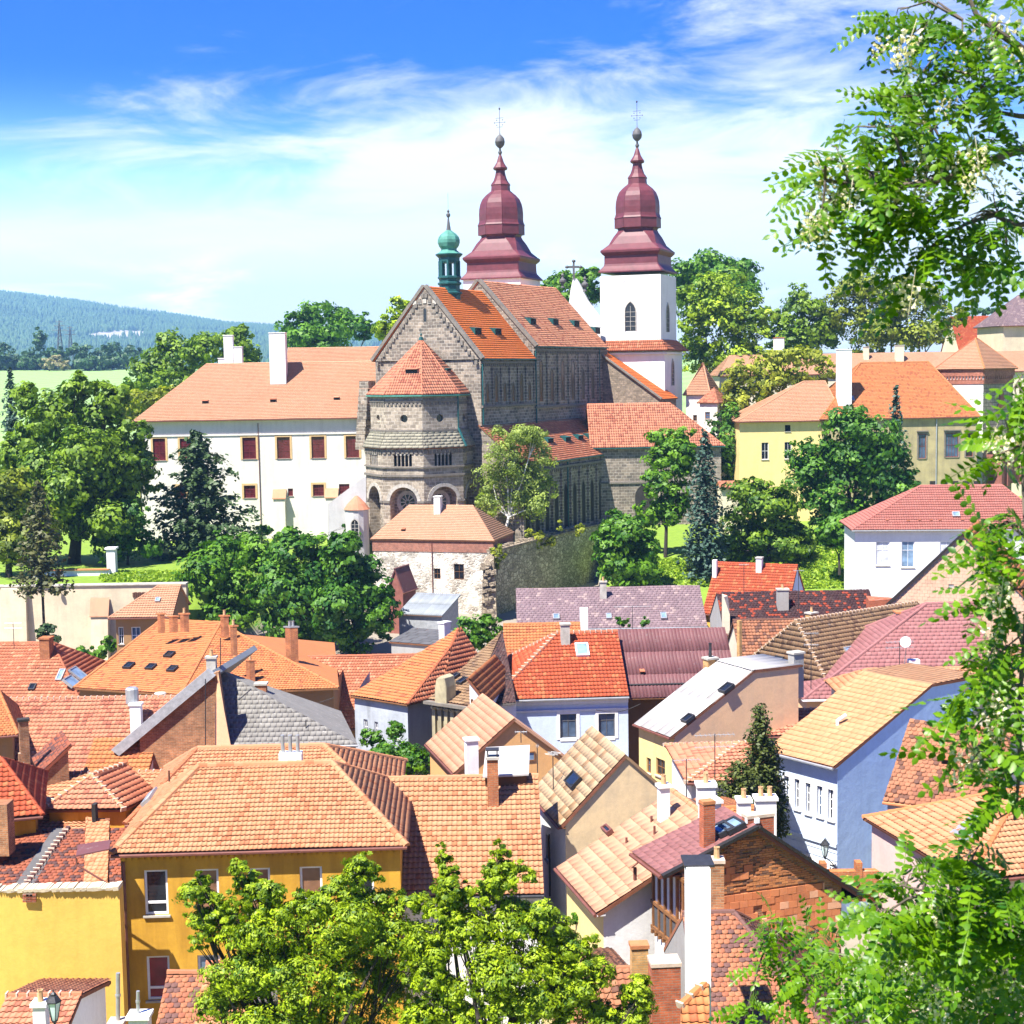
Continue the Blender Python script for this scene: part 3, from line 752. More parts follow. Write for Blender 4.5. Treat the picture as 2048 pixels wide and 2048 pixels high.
class House(Base):
    def __init__(s, name, label, cat, O, D, a=None, dirR=None, dirL=None, R=10, L=10, axis='r', prof=None, ridge=None, rise=None, hip=(0, 0), base=2.0,
                 wall='white_plaster', wallL=None, gable=None, roof='tile_orange', tile='pan', singles=0, ov=0.35, og=0.15, wins=None, style=None, styleL=None, group=None,
                 cap='', capr=0.12, capmortar=None, gutter='brown_metal', capsingle=False, trim=None, thick=0.14, into=None):
        P0 = at(O[0], O[1], D); ze = P0.z
        if dirR: q = at_z(*dirR, ze)-P0; a = math.degrees(math.atan2(q.y, q.x)); R = q.length if R is None else R
        if dirL: q = at_z(*dirL, ze)-P0; a = math.degrees(math.atan2(-q.x, q.y)); L = q.length if L is None else L
        ar = math.radians(a); er = V((math.cos(ar), math.sin(ar), 0)); el = V((-math.sin(ar), math.cos(ar), 0))
        if isinstance(R, tuple): R = along_x(P0, er, R[1])
        if isinstance(L, tuple): L = along_x(P0, el, L[1])
        s.info = dict(a=a, R=R, L=L, ze=ze)
        s.begin(name, label, cat, V((P0.x, P0.y, base)), group, into); s.er, s.el = er, el; s.P0 = P0; s.R, s.L = R, L
        eal, eac, A, W = (er, el, R, L) if axis == 'r' else (el, er, L, R)
        s.eal, s.eac, s.A, s.W = eal, eac, A, W
        prof = prof or [(0, 0), (.5, 1), (1, 0)]
        top = max(prof, key=lambda q: q[1])
        if rise is None:
            if len(ridge) == 2:
                q0 = P0+eac*(W*top[0]); t = along_x(q0, eal, ridge[0]); t = min(max(t, -5), A+5)
                # settle: the rise moves the point sideways a little
                rise = along_y(q0+eal*t, Z, ridge[1])
        s.rise = rise
        pt = lambda al, f, h: P0+eal*al+eac*(f*W)+Z*(h*rise)
        s.pt = pt
        hip = list(hip)
        for k in (0, 1):
            if isinstance(hip[k], tuple):
                q = pt(0, top[0], top[1]); t = along_x(q, eal, hip[k][1]); hip[k] = t if k == 0 else A-t
        s.hip = hip; s.top = top
        # roof
        for (t0, h0), (t1, h1) in zip(prof, prof[1:]):
            i0 = hip[0]; i1 = hip[1]
            def end(t, h): return (pt(i0*h/top[1] if i0 else 0, t, h), pt(A-(i1*h/top[1] if i1 else 0), t, h))
            lo, hi = ((t0, h0), (t1, h1)) if h0 <= h1 else ((t1, h1), (t0, h0))
            (a0, a1), (b0, b1) = end(*lo), end(*hi)
            if (b1-b0).length < 0.05: s.roof_plane([a0, a1, b0], roof, tile, singles, thick=thick)
            else: s.roof_plane([a0, a1, b1, b0], roof, tile, singles, thick=thick)
        for k in (0, 1):
            if hip[k]:
                al = 0 if k == 0 else A; q = hip[k] if k == 0 else A-hip[k]
                s.roof_plane([pt(al, 1, 0), pt(al, 0, 0), pt(q, top[0], top[1])], roof, tile, singles, thick=thick)
        if cap != '':
            m = MATS[cap or roof]; rp = s.planes[0][2]; mo = MATS[capmortar] if capmortar else None
            r0, r1 = pt(hip[0], top[0], top[1]), pt(A-hip[1], top[0], top[1])
            up = Z*0.02
            if (r1-r0).length > .4: caps('ridge_tile', r0+up, r1+up, m, rp, s.base, capr, 0.4, capsingle, mo)
            for k, rr in ((0, r0), (1, r1)):
                if hip[k]:
                    al = 0 if k == 0 else A
                    for f in (0, 1): caps('hip_tile', pt(al, f, 0)+up, rr+up, m, rp, s.base, capr, 0.4, capsingle, mo)
        # walls, set in under the eaves
        oa = [ov if hip[k] else og for k in (0, 1)]; oc0 = ov; oc1 = ov
        if axis == 'r': wo = P0+er*oa[0]+el*oc0; wR, wL = R-oa[0]-oa[1], L-oc0-oc1
        else: wo = P0+er*oc0+el*oa[0]; wR, wL = R-oc0-oc1, L-oa[0]-oa[1]
        s.wo, s.wR, s.wL = wo, wR, wL
        slope = rise*prof[1][1]/(W*prof[1][0]) if prof[1][0] else 0
        s.sides = {'R': (wo, er, wR, el), 'L': (wo, el, wL, er), 'R2': (wo+el*wL, er, wR, -el), 'L2': (wo+er*wR, el, wL, -er)}
        wins = wins or {}
        zt = ze-0.03
        lowg = ze+rise*min(0, min(q[1] for q in prof))-0.03
        zfar = ze+rise*prof[-1][1]-(0.03 if prof[-1][1] <= 0 else thick*1.2)
        holes = {k: [] for k in s.sides}; ups = {k: [] for k in s.sides}
        for k, lst in wins.items():
            o, e, w, nin = s.sides[k]
            for item in lst:
                x0, y0, x1, y1 = item[:4]
                xm, ym = (x0+x1)/2, (y0+y1)/2
                p = at_plane(xm, ym, o, nin)
                s0, s1 = (at_plane(x0, ym, o, nin)-o).dot(e), (at_plane(x1, ym, o, nin)-o).dot(e)
                zb, za = at_plane(xm, y0, o, nin).z, at_plane(xm, y1, o, nin).z
                s0, s1 = min(s0, s1), max(s0, s1)
                s0, s1 = max(s0, .05), min(s1, w-.05)
                st = dict(style or {}) if k in ('R', 'R2') or styleL is None else dict(styleL)
                if len(item) > 4: st.update(item[4])
                h = (s0, s1, za, zb)
                if s1-s0 < .1: continue
                (holes if zb < min(zt, lowg)-.02 else ups)[k].append((h, st))
        for k, (o, e, w, nin) in s.sides.items():
            b = MB(); gab = (k in ('L', 'L2')) == (axis == 'r') 
            zk = lowg if gab else (zfar if k in ('R2', 'L2') else zt)
            wall_panel(b, o, e, w, base-1.0, zk, [h for h, st in holes[k]], nin)
            hk = 0 if k in ('R', 'L') else 1
            mat = (wallL if (k in ('L', 'L2') and wallL) else wall)
            if gab and not hip[hk]:
                inset = oc0; tot = W
                # gable above the eaves: profile lowered under the slab
                pts = [o.copy()]; pts[0].z = zk
                q = o+e*w; q.z = zk; pts.append(q)
                g = []
                for t, h in prof:
                    c = t*tot-inset; c = min(max(c, 0), w)
                    # height of the roof over that point
                    tt = (c+inset)/tot; hh = np.interp(tt, [p[0] for p in prof], [p[1] for p in prof])*rise-thick*0.8
                    g.append((c, max(hh, lowg-ze+.05)))
                for c, hh in reversed(g):
                    q = o+e*c; q.z = ze+hh; pts.append(q)
                if gable and k in ('L', 'R'): gb = MB(); gb.poly(pts); s.put(gb, 'gable', gable)
                else: b.poly(pts)
            s.put(b, 'wall', mat)
            for h, st in holes[k]: window(s.root, s.base, o, e, nin, h, st)
            for h, st in ups[k]:
                st = dict(st); st['dep'] = -0.06; window(s.root, s.base, o, e, nin, h, st)
        # closed eaves and gutters on the seen eave
        b = MB(); z = ze-0.045
        for f in (0, 1):
            c0, c1 = (P0, P0+eal*A) if f == 0 else (P0+eac*W, P0+eac*W+eal*A)
            dn = eac*(ov if f == 0 else -ov)
            zf = z if f == 0 else z+rise*prof[-1][1]
            q = [V((p.x, p.y, zf)) for p in (c0, c1, c1+dn, c0+dn)]
            b.slab(q, Z*-0.05)
        s.put(b, 'soffit', 'wood_brown' if trim is None else trim)
        if gutter:
            b = MB(); d = -eac*0.07-Z*0.05
            b.tube([P0+d, P0+eal*A+d], 0.075, 6); s.put(b, 'gutter', gutter)

def downpipe(h, x, ytop, ybot, side='R', mat='brown_metal', r=0.06):
    o, e, w, nin = h.sides[side]
    p = at_plane(x, ytop, o, nin)-nin*0.1; q = at_plane(x, ybot, o, nin)
    b = MB(); b.tube([V((p.x, p.y, p.z)), V((p.x, p.y, q.z))], r, 6); h.put(b, 'downpipe', mat)

class Poly(Base):
    """free-form building: named points, roof planes, upright walls"""
    def __init__(s, name, label, cat, loc, group=None, er=None, el=None):
        s.begin(name, label, cat, loc, group)
        if er is not None: s.er, s.el = er, el
    def wall(s, p, q, zb, mat, zp=None, zq=None):
        b = MB(); a, c = p.copy(), q.copy(); a.z = zb; c.z = zb
        b.poly([a, c, V((q.x, q.y, q.z if zq is None else zq)), V((p.x, p.y, p.z if zp is None else zp))]); return s.put(b, 'wall', mat)

def antenna(x, ytop, ybot, D, label, spread=0.55, n=5, P=None, yaw=20, cat='antenna', bars=1):
    P = P or at(x, ybot, D)
    h = along_y(P, Z, ytop)
    t = thing('tv_antenna', label, cat, P, 'rooftop aerials')
    b = MB(); b.tube([P-Z*0.3, P+Z*h], 0.028, 5); b.build('mast', MATS['dark_metal'], t, P)
    c, s_ = math.cos(math.radians(yaw)), math.sin(math.radians(yaw)); d = V((c, s_, 0)); e = V((-s_, c, 0))
    for k in range(bars):
        q = P+Z*(h*(1-0.22*k)-0.05)
        b = MB(); b.tube([q-d*spread*1.4, q+d*spread*1.4], 0.014, 4); b.build('boom', MATS['gray_metal'], t, P)
        b = MB()
        for i in range(n):
            f = -1.3+2.6*i/(n-1); l = 0.28+0.12*(i % 2)
            b.tube([q+d*spread*f-e*l-Z*0.0, q+d*spread*f+e*l], 0.008, 4)
            b.tube([q+d*spread*f-Z*0.12, q+d*spread*f+Z*0.12], 0.007, 4)
        b.build('elements', MATS['gray_metal'], t, P)
    return t
# ------------------------------------------------------------------ trees
def leaf_cloud(cent, nrm, size, rng, up=0.35, rnd=0.9, asp=0.62):
    """rhombic leaves: cent (N,3), nrm (N,3) -> verts, quads"""
    N = len(cent)
    n = nrm*0.75+rng.normal(size=(N, 3))*rnd*0.6+np.array([0, 0, up])
    n /= np.linalg.norm(n, axis=1, keepdims=True)+1e-9
    r = rng.normal(size=(N, 3)); a = np.cross(n, r); a /= np.linalg.norm(a, axis=1, keepdims=True)+1e-9
    b = np.cross(n, a)
    s = (size*(0.65+0.7*rng.random(N)))[:, None]
    v = np.stack([cent-a*s, cent-b*s*asp+n*s*0.12, cent+a*s, cent+b*s*asp+n*s*0.12], 1)
    return v.reshape(-1, 3), np.arange(4*N).reshape(N, 4)

def crown_mesh(name, lobes, nclump, nleaf, size, mat, seed, csig=0.09, hollow=0.62, base=None, up=0.15, asp=0.62):
    """lobes: list of (centre(3), radii(3)); leaf clumps over and inside the lobes"""
    rng = np.random.default_rng(seed); nleaf = int(nleaf*2.1); nclump = max(8, int(nclump/1.42)); csig *= 1.5
    # each bough carries its own smaller boughs, so the crown breaks into lit heads and dark gaps
    big = lobes; lobes = []
    for c0, r0 in big:
        lobes.append((c0, tuple(np.array(r0)*0.72)))
        for q in range(7):
            v = rng.normal(size=3); v[2] = v[2]*0.9+0.25; v /= np.linalg.norm(v)
            lobes.append((tuple(np.array(c0)+v*np.array(r0)*rng.uniform(.55, .82)), tuple(np.array(r0)*rng.uniform(.36, .56))))
    lc = np.array([l[0] for l in lobes], float); lr = np.array([l[1] for l in lobes], float)
    w = (lr[:, 0]*lr[:, 1]*lr[:, 2])**(2/3); w /= w.sum()
    k = rng.choice(len(lobes), nclump, p=w)
    d = rng.normal(size=(nclump, 3)); d[:, 2] += 0.25; d /= np.linalg.norm(d, axis=1, keepdims=True)
    rad = hollow+(1.02-hollow)*rng.random(nclump)**0.45
    c = lc[k]+d*lr[k]*rad[:, None]
    cs = csig*lr[k].mean(1)*(0.6+0.9*rng.random(nclump))
    tint_c = np.clip(rng.normal(0.5, 0.22, nclump), 0, 1)
    ci = np.repeat(np.arange(nclump), nleaf)
    off = rng.normal(size=(len(ci), 3)); off /= np.linalg.norm(off, axis=1, keepdims=True)
    off *= rng.random((len(ci), 1))**0.4
    cent = c[ci]+off*(cs[ci]*1.9)[:, None]*np.array([1.15, 1.15, 0.75])
    nr = d[ci]*1.25+off*0.7
    v, f = leaf_cloud(cent, nr, np.full(len(ci), size), rng, up=up, rnd=0.55, asp=asp)
    tint = np.clip(tint_c[ci]+rng.normal(0, 0.16, len(ci)), 0, 1)
    return mesh_np(name, v, f, mat, tint)

def limbs(b, foot, lobes, r0, rng, fork=0.35, n=None, wob=0.04):
    """trunk from foot to the crown, and limbs out to the lobes"""
    cs = [V(l[0]) for l in lobes]
    top = sum(cs, V((0, 0, 0)))/len(cs)
    H = top.z
    f0 = V((0, 0, 0)); k = V((top.x*fork, top.y*fork, H*fork)); 
    b.tube([f0-Z*0.4, f0+Z*0.15+k*0.15, k*0.6, k], [r0*1.35, r0*1.05, r0*0.9, r0*0.8], 8)
    for l in (lobes if n is None else lobes[:n]):
        c = V(l[0]); m = k.lerp(c, 0.5)+V(rng.normal(size=3))*(wob*H)
        b.tube([k-Z*0.1, m, m.lerp(c, .6), c], [r0*0.55, r0*0.34, r0*0.18, r0*0.05], 6)
        for _ in range(3):
            e = c+V(rng.normal(size=3)*np.array(l[1])*0.3)
            b.tube([m.lerp(c, 0.5), e], [r0*0.18, r0*0.04], 5)

def auto_lobes(w, h, z0, n, seed, flat=1.0, taper=0.0, small=0.42):
    """lobes filling an egg of width w, from z0 to z0+h"""
    rng = np.random.default_rng(seed); L = []
    L.append(((0, 0, z0+h*0.48), (w*0.33, w*0.33, h*0.36)))
    for i in range(n):
        a = i*2.399+rng.random()*0.5; t = (i+0.5)/n
        zz = z0+h*(0.16+0.72*t)
        u = (t-0.42)/0.6
        r = math.sqrt(max(0.05, 1-u*u))*(1-taper*t)
        rr = w*small*0.5*(0.75+0.5*rng.random())*(1-0.25*t)
        q = max(0.0, w*0.5*r-rr*0.85)
        L.append(((q*math.cos(a), q*math.sin(a)*flat, zz), (rr, rr, rr*0.85*(h/w if h > w else 1)**0.5)))
    return L

def place(px, py, D): return at(px, py, D)

def tree(name, label, x, ytop, ybot, wpx, D, ground=None, leaf='leaf_maple', n=9, clumps=420, leaves=14, size=0.28, seed=1, trunk=0.22, bark='bark_dark', cat='tree', group=None,
         lobes=None, crown0=0.12, taper=0.0, csig=0.10, hollow=0.6, small=0.45, up=0.45):
    """crown between pixel rows ytop and ybot, wpx wide, at distance D"""
    top, bot = at(x, ytop, D), at(x, ybot, D)
    g = bot.z if ground is None else ground
    foot = V((bot.x, bot.y, g))
    h = top.z-bot.z; w = wpx/FPX*D
    z0 = bot.z-g
    L = lobes or auto_lobes(w, h, z0, n, seed, taper=taper, small=small)
    if lobes:   # given as fractions of the crown box: x(-.5..5), y, z(0..1), r
        L = [((a*w, c*w, z0+e*h), (r*w, r*w, r*w*q)) for a, c, e, r, q in lobes]
    t = thing(name, label, cat, foot, group)
    rng = np.random.default_rng(seed+100)
    b = MB(); limbs(b, V((0, 0, 0)), L, trunk, rng); b.build('trunk', MATS[bark], t)
    me = crown_mesh('crown', L, clumps, leaves, size, MATS[leaf], seed, csig, hollow, up=up)
    mkobj('crown', me, t)
    return t

def conifer(name, label, x, ytop, ybot, wpx, D, ground=None, leaf='leaf_spruce', seed=1, trunk=0.18, levels=26, per=11, droop=0.35, size=0.26, cat='tree', group=None, shape=1.0, ragged=0.35, bark='bark_dark', skirt=0.0, tuft=16, lift=0.0):
    """whorled branches with needle sprays"""
    rng = np.random.default_rng(seed)
    top, bot = at(x, ytop, D), at(x, ybot, D)
    g = bot.z if ground is None else ground
    foot = V((bot.x, bot.y, g)); h = top.z-bot.z; z0 = bot.z-g; R = wpx/FPX*D/2
    t = thing(name, label, cat, foot, group)
    b = MB(); b.tube([V((0, 0, -0.4)), V((0, 0, z0+h*0.5)), V((0, 0, z0+h*0.97))], [trunk, trunk*0.7, trunk*0.1], 7)
    C, Nn, T = [], [], []
    for i in range(levels):
        f = (i+0.5)/levels
        r = R*(1-f)**shape*(1-skirt*max(0, 0.25-f)/0.25)
        k = max(4, int(per*(0.5+0.7*(1-f))))
        for j in range(k):
            a = 2*math.pi*j/k+i*1.7+rng.random()*0.4
            rr = r*(1-ragged+2*ragged*rng.random())*0.95+0.12
            z = z0+h*f
            d = np.array([math.cos(a), math.sin(a)])
            m = max(3, int(tuft*(0.35+0.65*rr/R)))
            u = rng.random(m)**0.6
            dz = -droop*rr*u**1.2+lift*rr*u*u+h*0.012*rng.normal(size=m)
            pts = np.stack([d[0]*rr*u, d[1]*rr*u, z+dz], 1)+rng.normal(size=(m, 3))*np.array([0.12, 0.12, 0.05])*rr**0.5
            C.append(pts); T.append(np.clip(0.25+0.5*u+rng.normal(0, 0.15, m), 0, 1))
            Nn.append(np.tile(np.array([d[0]*0.4, d[1]*0.4, 0.7]), (m, 1)))
            if i % 2 == 0 and rr > 0.6:
                b.tube([V((0, 0, z)), V((d[0]*rr*0.8, d[1]*rr*0.8, z-droop*rr*0.7+lift*rr*0.6))], [trunk*0.16, 0.012], 4, caps=False)
    C = np.concatenate(C); Nn = np.concatenate(Nn); T = np.concatenate(T)
    v, f = leaf_cloud(C, Nn, np.full(len(C), size), rng, up=0.3, rnd=0.7)
    b.build('trunk', MATS[bark], t)
    mkobj('crown', mesh_np('crown', v, f, MATS[leaf], T), t)
    return t
# ------------------------------------------------------------------ ground, far hill, haze
def sstep(t): t = np.clip(t, 0, 1); return t*t*(3-2*t)
def ground_z(x, y):
    x = np.asarray(x, float); y = np.asarray(y, float)
    near = np.maximum(0, 28-0.66*np.maximum(y, -5))
    yb = np.interp(x, [-300, -34, -31, -22, -18, -3, -2, 12.5, 13, 400], [161, 161, 176, 196, 198, 196, 190, 219, 158, 158])
    wd = np.interp(x, [-300, -3, 12.5, 13, 400], [2, 2, 2, 34, 34])
    town = 2+np.where(y > 100, 0, 0)
    z = town+7.4*sstep((y-yb)/wd)
    z = z+np.clip((y-310)*0.047, 0, 29)
    crest = np.interp(x/2, [-1700, -1024, -904, -796, -676, -535, -440, -100, 300, 1700], [425, 372, 340, 308, 272, 222, 208, 140, 90, 80])
    t = sstep((y-2400)/3500)
    z = z*(1-t)+crest*t
    z = z-np.clip((y-6000)*0.15, 0, 60)
    return np.maximum(z, near)
def ground_at(px, py):
    """march the ray of a pixel to the ground"""
    d = ray(px, py); d = d/d.y
    ys = np.concatenate([np.arange(60, 400, 0.5), np.arange(400, 6800, 6)])
    zz = CAM_H+d.z*ys; g = ground_z(d.x*ys, ys)
    k = np.argmax(zz <= g); return V((d.x*ys[k], ys[k], g[k]))

QUARRY = ground_at(243, 668)
def build_ground():
    xs = np.concatenate([np.linspace(-3400, -160, 80), np.linspace(-156, 160, 159), np.linspace(190, 3400, 50)])
    ys = np.concatenate([np.linspace(-40, 336, 189), np.linspace(345, 1500, 70), np.linspace(1530, 6800, 120)])
    X, Y = np.meshgrid(xs, ys); Zg = ground_z(X, Y)
    Zg = Zg+np.where(Y > 320, 0.4*np.sin(X*0.03)*np.cos(Y*0.021), 0)
    v = np.stack([X, Y, Zg], -1).reshape(-1, 3)
    nx = len(xs); i = np.arange(len(ys)-1)[:, None]*nx+np.arange(nx-1)[None]
    f = np.stack([i, i+1, i+nx+1, i+nx], -1).reshape(-1, 4)
    m, t = new_mat('ground')
    P = t.n('ShaderNodeNewGeometry').outputs['Position']
    sp = t.n('ShaderNodeSeparateXYZ', {0: P}).outputs
    n = t.noise(P, 0.08, 6, 0.65); n2 = t.noise(P, 1.2, 4, 0.7)
    lawn = t.mix(n2, (0.08, 0.16, 0.015, 1), (0.24, 0.34, 0.035, 1))
    street = t.mix(n2, (0.20, 0.17, 0.13, 1), (0.30, 0.26, 0.21, 1))
    col = t.mix(t.mapr(sp[2], 2.3, 3.2), street, lawn)
    rows = t.n('ShaderNodeTexWave', {'Vector': t.n('ShaderNodeMapping', {'Vector': P, 'Rotation': (0, 0, 0.5)}).outputs[0], 'Scale': 0.02, 'Distortion': 2.0, 'Detail': 2.0}).outputs[1]
    field = t.mix(t.math('MULTIPLY_ADD', rows, 0.5, t.math('MULTIPLY', n, 0.5)), (0.19, 0.31, 0.09, 1), (0.25, 0.36, 0.13, 1))
    col = t.mix(t.mapr(sp[1], 310, 360), col, field)
    forest = t.mix(n, (0.02, 0.05, 0.015, 1), (0.05, 0.09, 0.025, 1))
    col = t.mix(t.mapr(sp[1], 925, 960), col, forest)
    q = t.n('ShaderNodeVectorMath', {0: P, 1: tuple(QUARRY)}, operation='SUBTRACT').outputs[0]
    q = t.vmath('LENGTH', t.vmath('MULTIPLY', q, (0.013, 0.0045, 0.0)))
    col = t.mix(t.mapr(t.math('ADD', q, t.math('MULTIPLY', t.math('SUBTRACT', t.noise(P, 0.02, 4), 0.5), 1.2)), 0.8, 1.0, 1.0, 0.0), col, (0.40, 0.36, 0.31, 1))
    finish(t, col, 0.95, n2, 0.3, 0.1)
    tag(mkobj('ground', mesh_np('ground', v, f, m, smooth=True)), kind='structure')
build_ground()

def build_forest():
    rng = np.random.default_rng(5)
    N = 24000
    y = 2600+(6060-2600)*rng.random(N)**0.8
    x = (-2250+rng.random(N)*1750)*(0.15+0.85*y/6000)
    qd = np.hypot((x-QUARRY.x)*0.013, (y-QUARRY.y)*0.0045)
    k = qd+0.35*np.sin(x*.03)*np.cos(y*.011) > .72; x, y = x[k], y[k]; N = len(x)
    z = ground_z(x, y); h = (14+14*rng.random(N))*np.where(np.sin(x*.009+1.3*np.sin(y*.004))*np.cos(y*.006) > .45, .55, 1); r = h*(0.19+0.08*rng.random(N)); seg = 6
    a = np.arange(seg)*2*np.pi/seg
    rnd = rng.random((N, 1)) > 0.72            # some broad round crowns among the spruces
    ring1 = np.stack([x[:, None]+r[:, None]*np.cos(a)*np.where(rnd, 1.0, 1), y[:, None]+r[:, None]*np.sin(a), (z+h*0.08)[:, None]+0*a], -1)
    ring2 = np.stack([x[:, None]+r[:, None]*np.where(rnd, 1.15, .55)*np.cos(a), y[:, None]+r[:, None]*np.where(rnd, 1.15, .55)*np.sin(a), (z+h*0.5)[:, None]+0*a], -1)
    tip = np.stack([x, y, z+h*np.where(rnd[:, 0], .8, 1)], -1)[:, None]
    v = np.concatenate([ring1, ring2, tip], 1)
    f = []
    for i in range(seg):
        j = (i+1) % seg
        f += [(i, j, seg+j, seg+i), (seg+i, seg+j, 2*seg, 2*seg)]
    f = np.array(f); nv = 2*seg+1
    F = (f[None]+(np.arange(N)*nv)[:, None, None]).reshape(-1, 4)
    t = np.repeat(np.clip(rng.normal(0.5, 0.25, N), 0, 1), len(f))
    tag(mkobj('forest', mesh_quads('forest', v.reshape(-1, 3), F, MATS['leaf_far'], t)), 'hazy blue spruce forest covering the far hillside', 'forest', kind='stuff')
build_forest()

def build_haze():
    b = MB(); b.box(V((0, 3385, 215)), V((3450, 0, 0)), V((0, 3450, 0)), V((0, 0, 218)))
    m = bpy.data.materials.new('haze'); m.use_nodes = True; t = NT(m.node_tree)
    vol = t.n('ShaderNodeVolumePrincipled', {'Color': (0.32, 0.64, 1.0, 1), 'Density': 0.00013, 'Anisotropy': 0.1})
    o = t.n('ShaderNodeOutputMaterial'); t.t.links.new(vol.outputs[0], o.inputs['Volume'])
    m.volume_intersection_method = 'FAST' if hasattr(m, 'volume_intersection_method') else None
    h = b.build('haze', m); h['kind'] = 'stuff'; h['label'] = 'thin bluish summer haze over the valley'; h['category'] = 'haze'
HAZE = True
# ------------------------------------------------------------------ the basilica
def arc_pts(c, r, n=10, pointed=0.0):
    """offsets (ds, dz) of a round (or pointed) arch head, left to right"""
    out = []
    for i in range(n+1):
        a = math.pi*(1-i/n)
        s = math.cos(a)*r; z = math.sin(a)*r
        if pointed: z = r*(1+pointed)*math.sqrt(max(0, 1-(abs(s)/r)))*0.75+z*0.35
        out.append((c+s, z))
    return out
def arch_bay(b, o, e, nin, s0, s1, z0, z1, c, r, zb, zs, depth, m=0, pointed=0.0, n=10):
    """wall strip s0..s1, z0..z1 pierced by one arch: centre c, half-width r, foot zb, springing zs"""
    P = lambda s, z, d=0.0: V((o.x+e.x*s+nin.x*d, o.y+e.y*s+nin.y*d, z))
    pts = [(s, zs+z) for s, z in arc_pts(c, r, n, pointed)]
    if zb > z0: b.poly([P(s0, z0), P(s1, z0), P(s1, zb), P(s0, zb)], m)
    b.poly([P(s0, zb), P(c-r, zb), P(c-r, zs), P(s0, zs)], m); b.poly([P(c+r, zb), P(s1, zb), P(s1, zs), P(c+r, zs)], m)
    top = [(s0+(s1-s0)*i/n, z1) for i in range(n+1)]
    q = [(s0, zs)]+pts+[(s1, zs)]; tt = [(s0, z1)]+top+[(s1, z1)]
    for (a, az), (d, dz), (u, uz), (w, wz) in zip(q, q[1:], tt, tt[1:]):
        b.poly([P(a, az), P(d, dz), P(w, wz), P(u, uz)], m)
    edge = [(c-r, zb)]+pts+[(c+r, zb)]
    for (a, az), (d, dz) in zip(edge, edge[1:]): b.poly([P(a, az), P(d, dz), P(d, dz, depth), P(a, az, depth)], m)
    if zb > z0: b.poly([P(c-r, zb), P(c-r, zb, depth), P(c+r, zb, depth), P(c+r, zb)], m)
    return P, edge
def lancet(B, o, e, nin, c, r, zb, zs, pointed=0.9, frame='stone_trim_dark', glass='glass_church', proud=0.05, name='window', bars=True):
    """narrow pointed window set on a wall: moulded frame standing proud, dark glass inside it"""
    P = lambda s, z, d=0.0: V((o.x+e.x*s+nin.x*d, o.y+e.y*s+nin.y*d, z))
    inner = [(c-r, zb)]+[(s, zs+z) for s, z in arc_pts(c, r, 8, pointed)]+[(c+r, zb)]
    k = 1+0.12/max(r, .12) if r > 0.25 else 1.45
    outer = [(c-r*k, zb)]+[(s, zs+z) for s, z in arc_pts(c, r*k, 8, pointed)]+[(c+r*k, zb)]
    b = MB()
    for i in range(len(inner)-1):
        a, d, u, w = inner[i], inner[i+1], outer[i], outer[i+1]
        b.poly([P(*u, -proud), P(*w, -proud), P(*d, -proud), P(*a, -proud)])
        b.poly([P(*a, -proud), P(*d, -proud), P(*d, -0.004), P(*a, -0.004)]); b.poly([P(*u, -proud), P(*u, 0), P(*w, 0), P(*w, -proud)])
    if bars and r > .3:
        b.box(P(c, (zb+zs)/2+r*.5, -proud*.3), e*0.03, nin*0.012, Z*((zs-zb)/2+r*.4))
        for q in range(1, 5): b.box(P(c, zb+(zs-zb)*q/4.2, -proud*.3), e*r, nin*0.01, Z*0.025)
    w = B.put(b, name, frame)
    g = MB(); g.poly([P(s, z, -0.01) for s, z in inner]); B.put(g, 'pane', glass, w)
    return w
def coping(B, p, q, wdir, w, t, mat='stone_trim_dark', name='coping', parent=None):
    d = (q-p); L = d.length; d = d/L
    up = wdir.cross(d); up = up if up.z > 0 else -up
    b = MB(); b.box((p+q)/2+up*(t/2), d*(L/2), wdir*(w/2), up*(t/2)); return B.put(b, name, mat, parent)

TER = 9.4
church = Base(); c_O = at(963, 718, 200)
church.begin('basilica', 'dark stone basilica with gabled choir, polygonal apse and two maroon onion topped towers', 'church', V((c_O.x, c_O.y, TER)))
A0 = 62
CT = dict(kind='flat', tw=0.34, th=0.40, lift=0.05, roll=0)
CTP = dict(kind='mission', tw=0.34, th=0.52, lift=0.03, roll=0.10)
choir = House('choir', '', '', (963, 718), 200, a=A0, R=('x', 1073), L=('x', 745), axis='r', ridge=(905, 577), base=TER, wall='church_stone', roof='tile_bright', tile=CT, ov=0.3, og=0.25, gutter='copper_dark', into=church, cap='', trim='stone_trim_dark')
cw = lambda h, r, l, z: h.P0+h.er*r+h.el*l+Z*z
D1 = cw(choir, choir.R, 0, 0).y
nave = House('nave', '', '', (1071, 693), D1-0.2, a=A0, R=('x', 1217), L=('x', 852), axis='r', ridge=(1060, 571), base=TER, wall='church_stone', roof='tile_nave', tile=CT, ov=0.3, og=0.05, gutter='copper_dark', into=church, cap='', trim='stone_trim_dark')
ex = choir.er
# raised gable walls of choir and nave
for h, t in ((choir, 0.42), (nave, 0.42)):
    for f in (0, 1):
        p, q = h.pt(0.12, f, 0), h.pt(0.12, .5, 1)
        coping(church, p-Z*0.05, q-Z*0.05, h.er, 0.6, t)
    b = MB()
    a_, q_, c_ = h.pt(0.3, 0, 0), h.pt(0.3, .5, 1), h.pt(0.3, 1, 0)
    n_ = -h.er
    b.slab([h.pt(0.02, 0.03, 0), h.pt(0.02, .5, .985), h.pt(0.02, 0.97, 0)], h.er*0.35)
    church.put(b, 'gable_wall', 'church_stone')
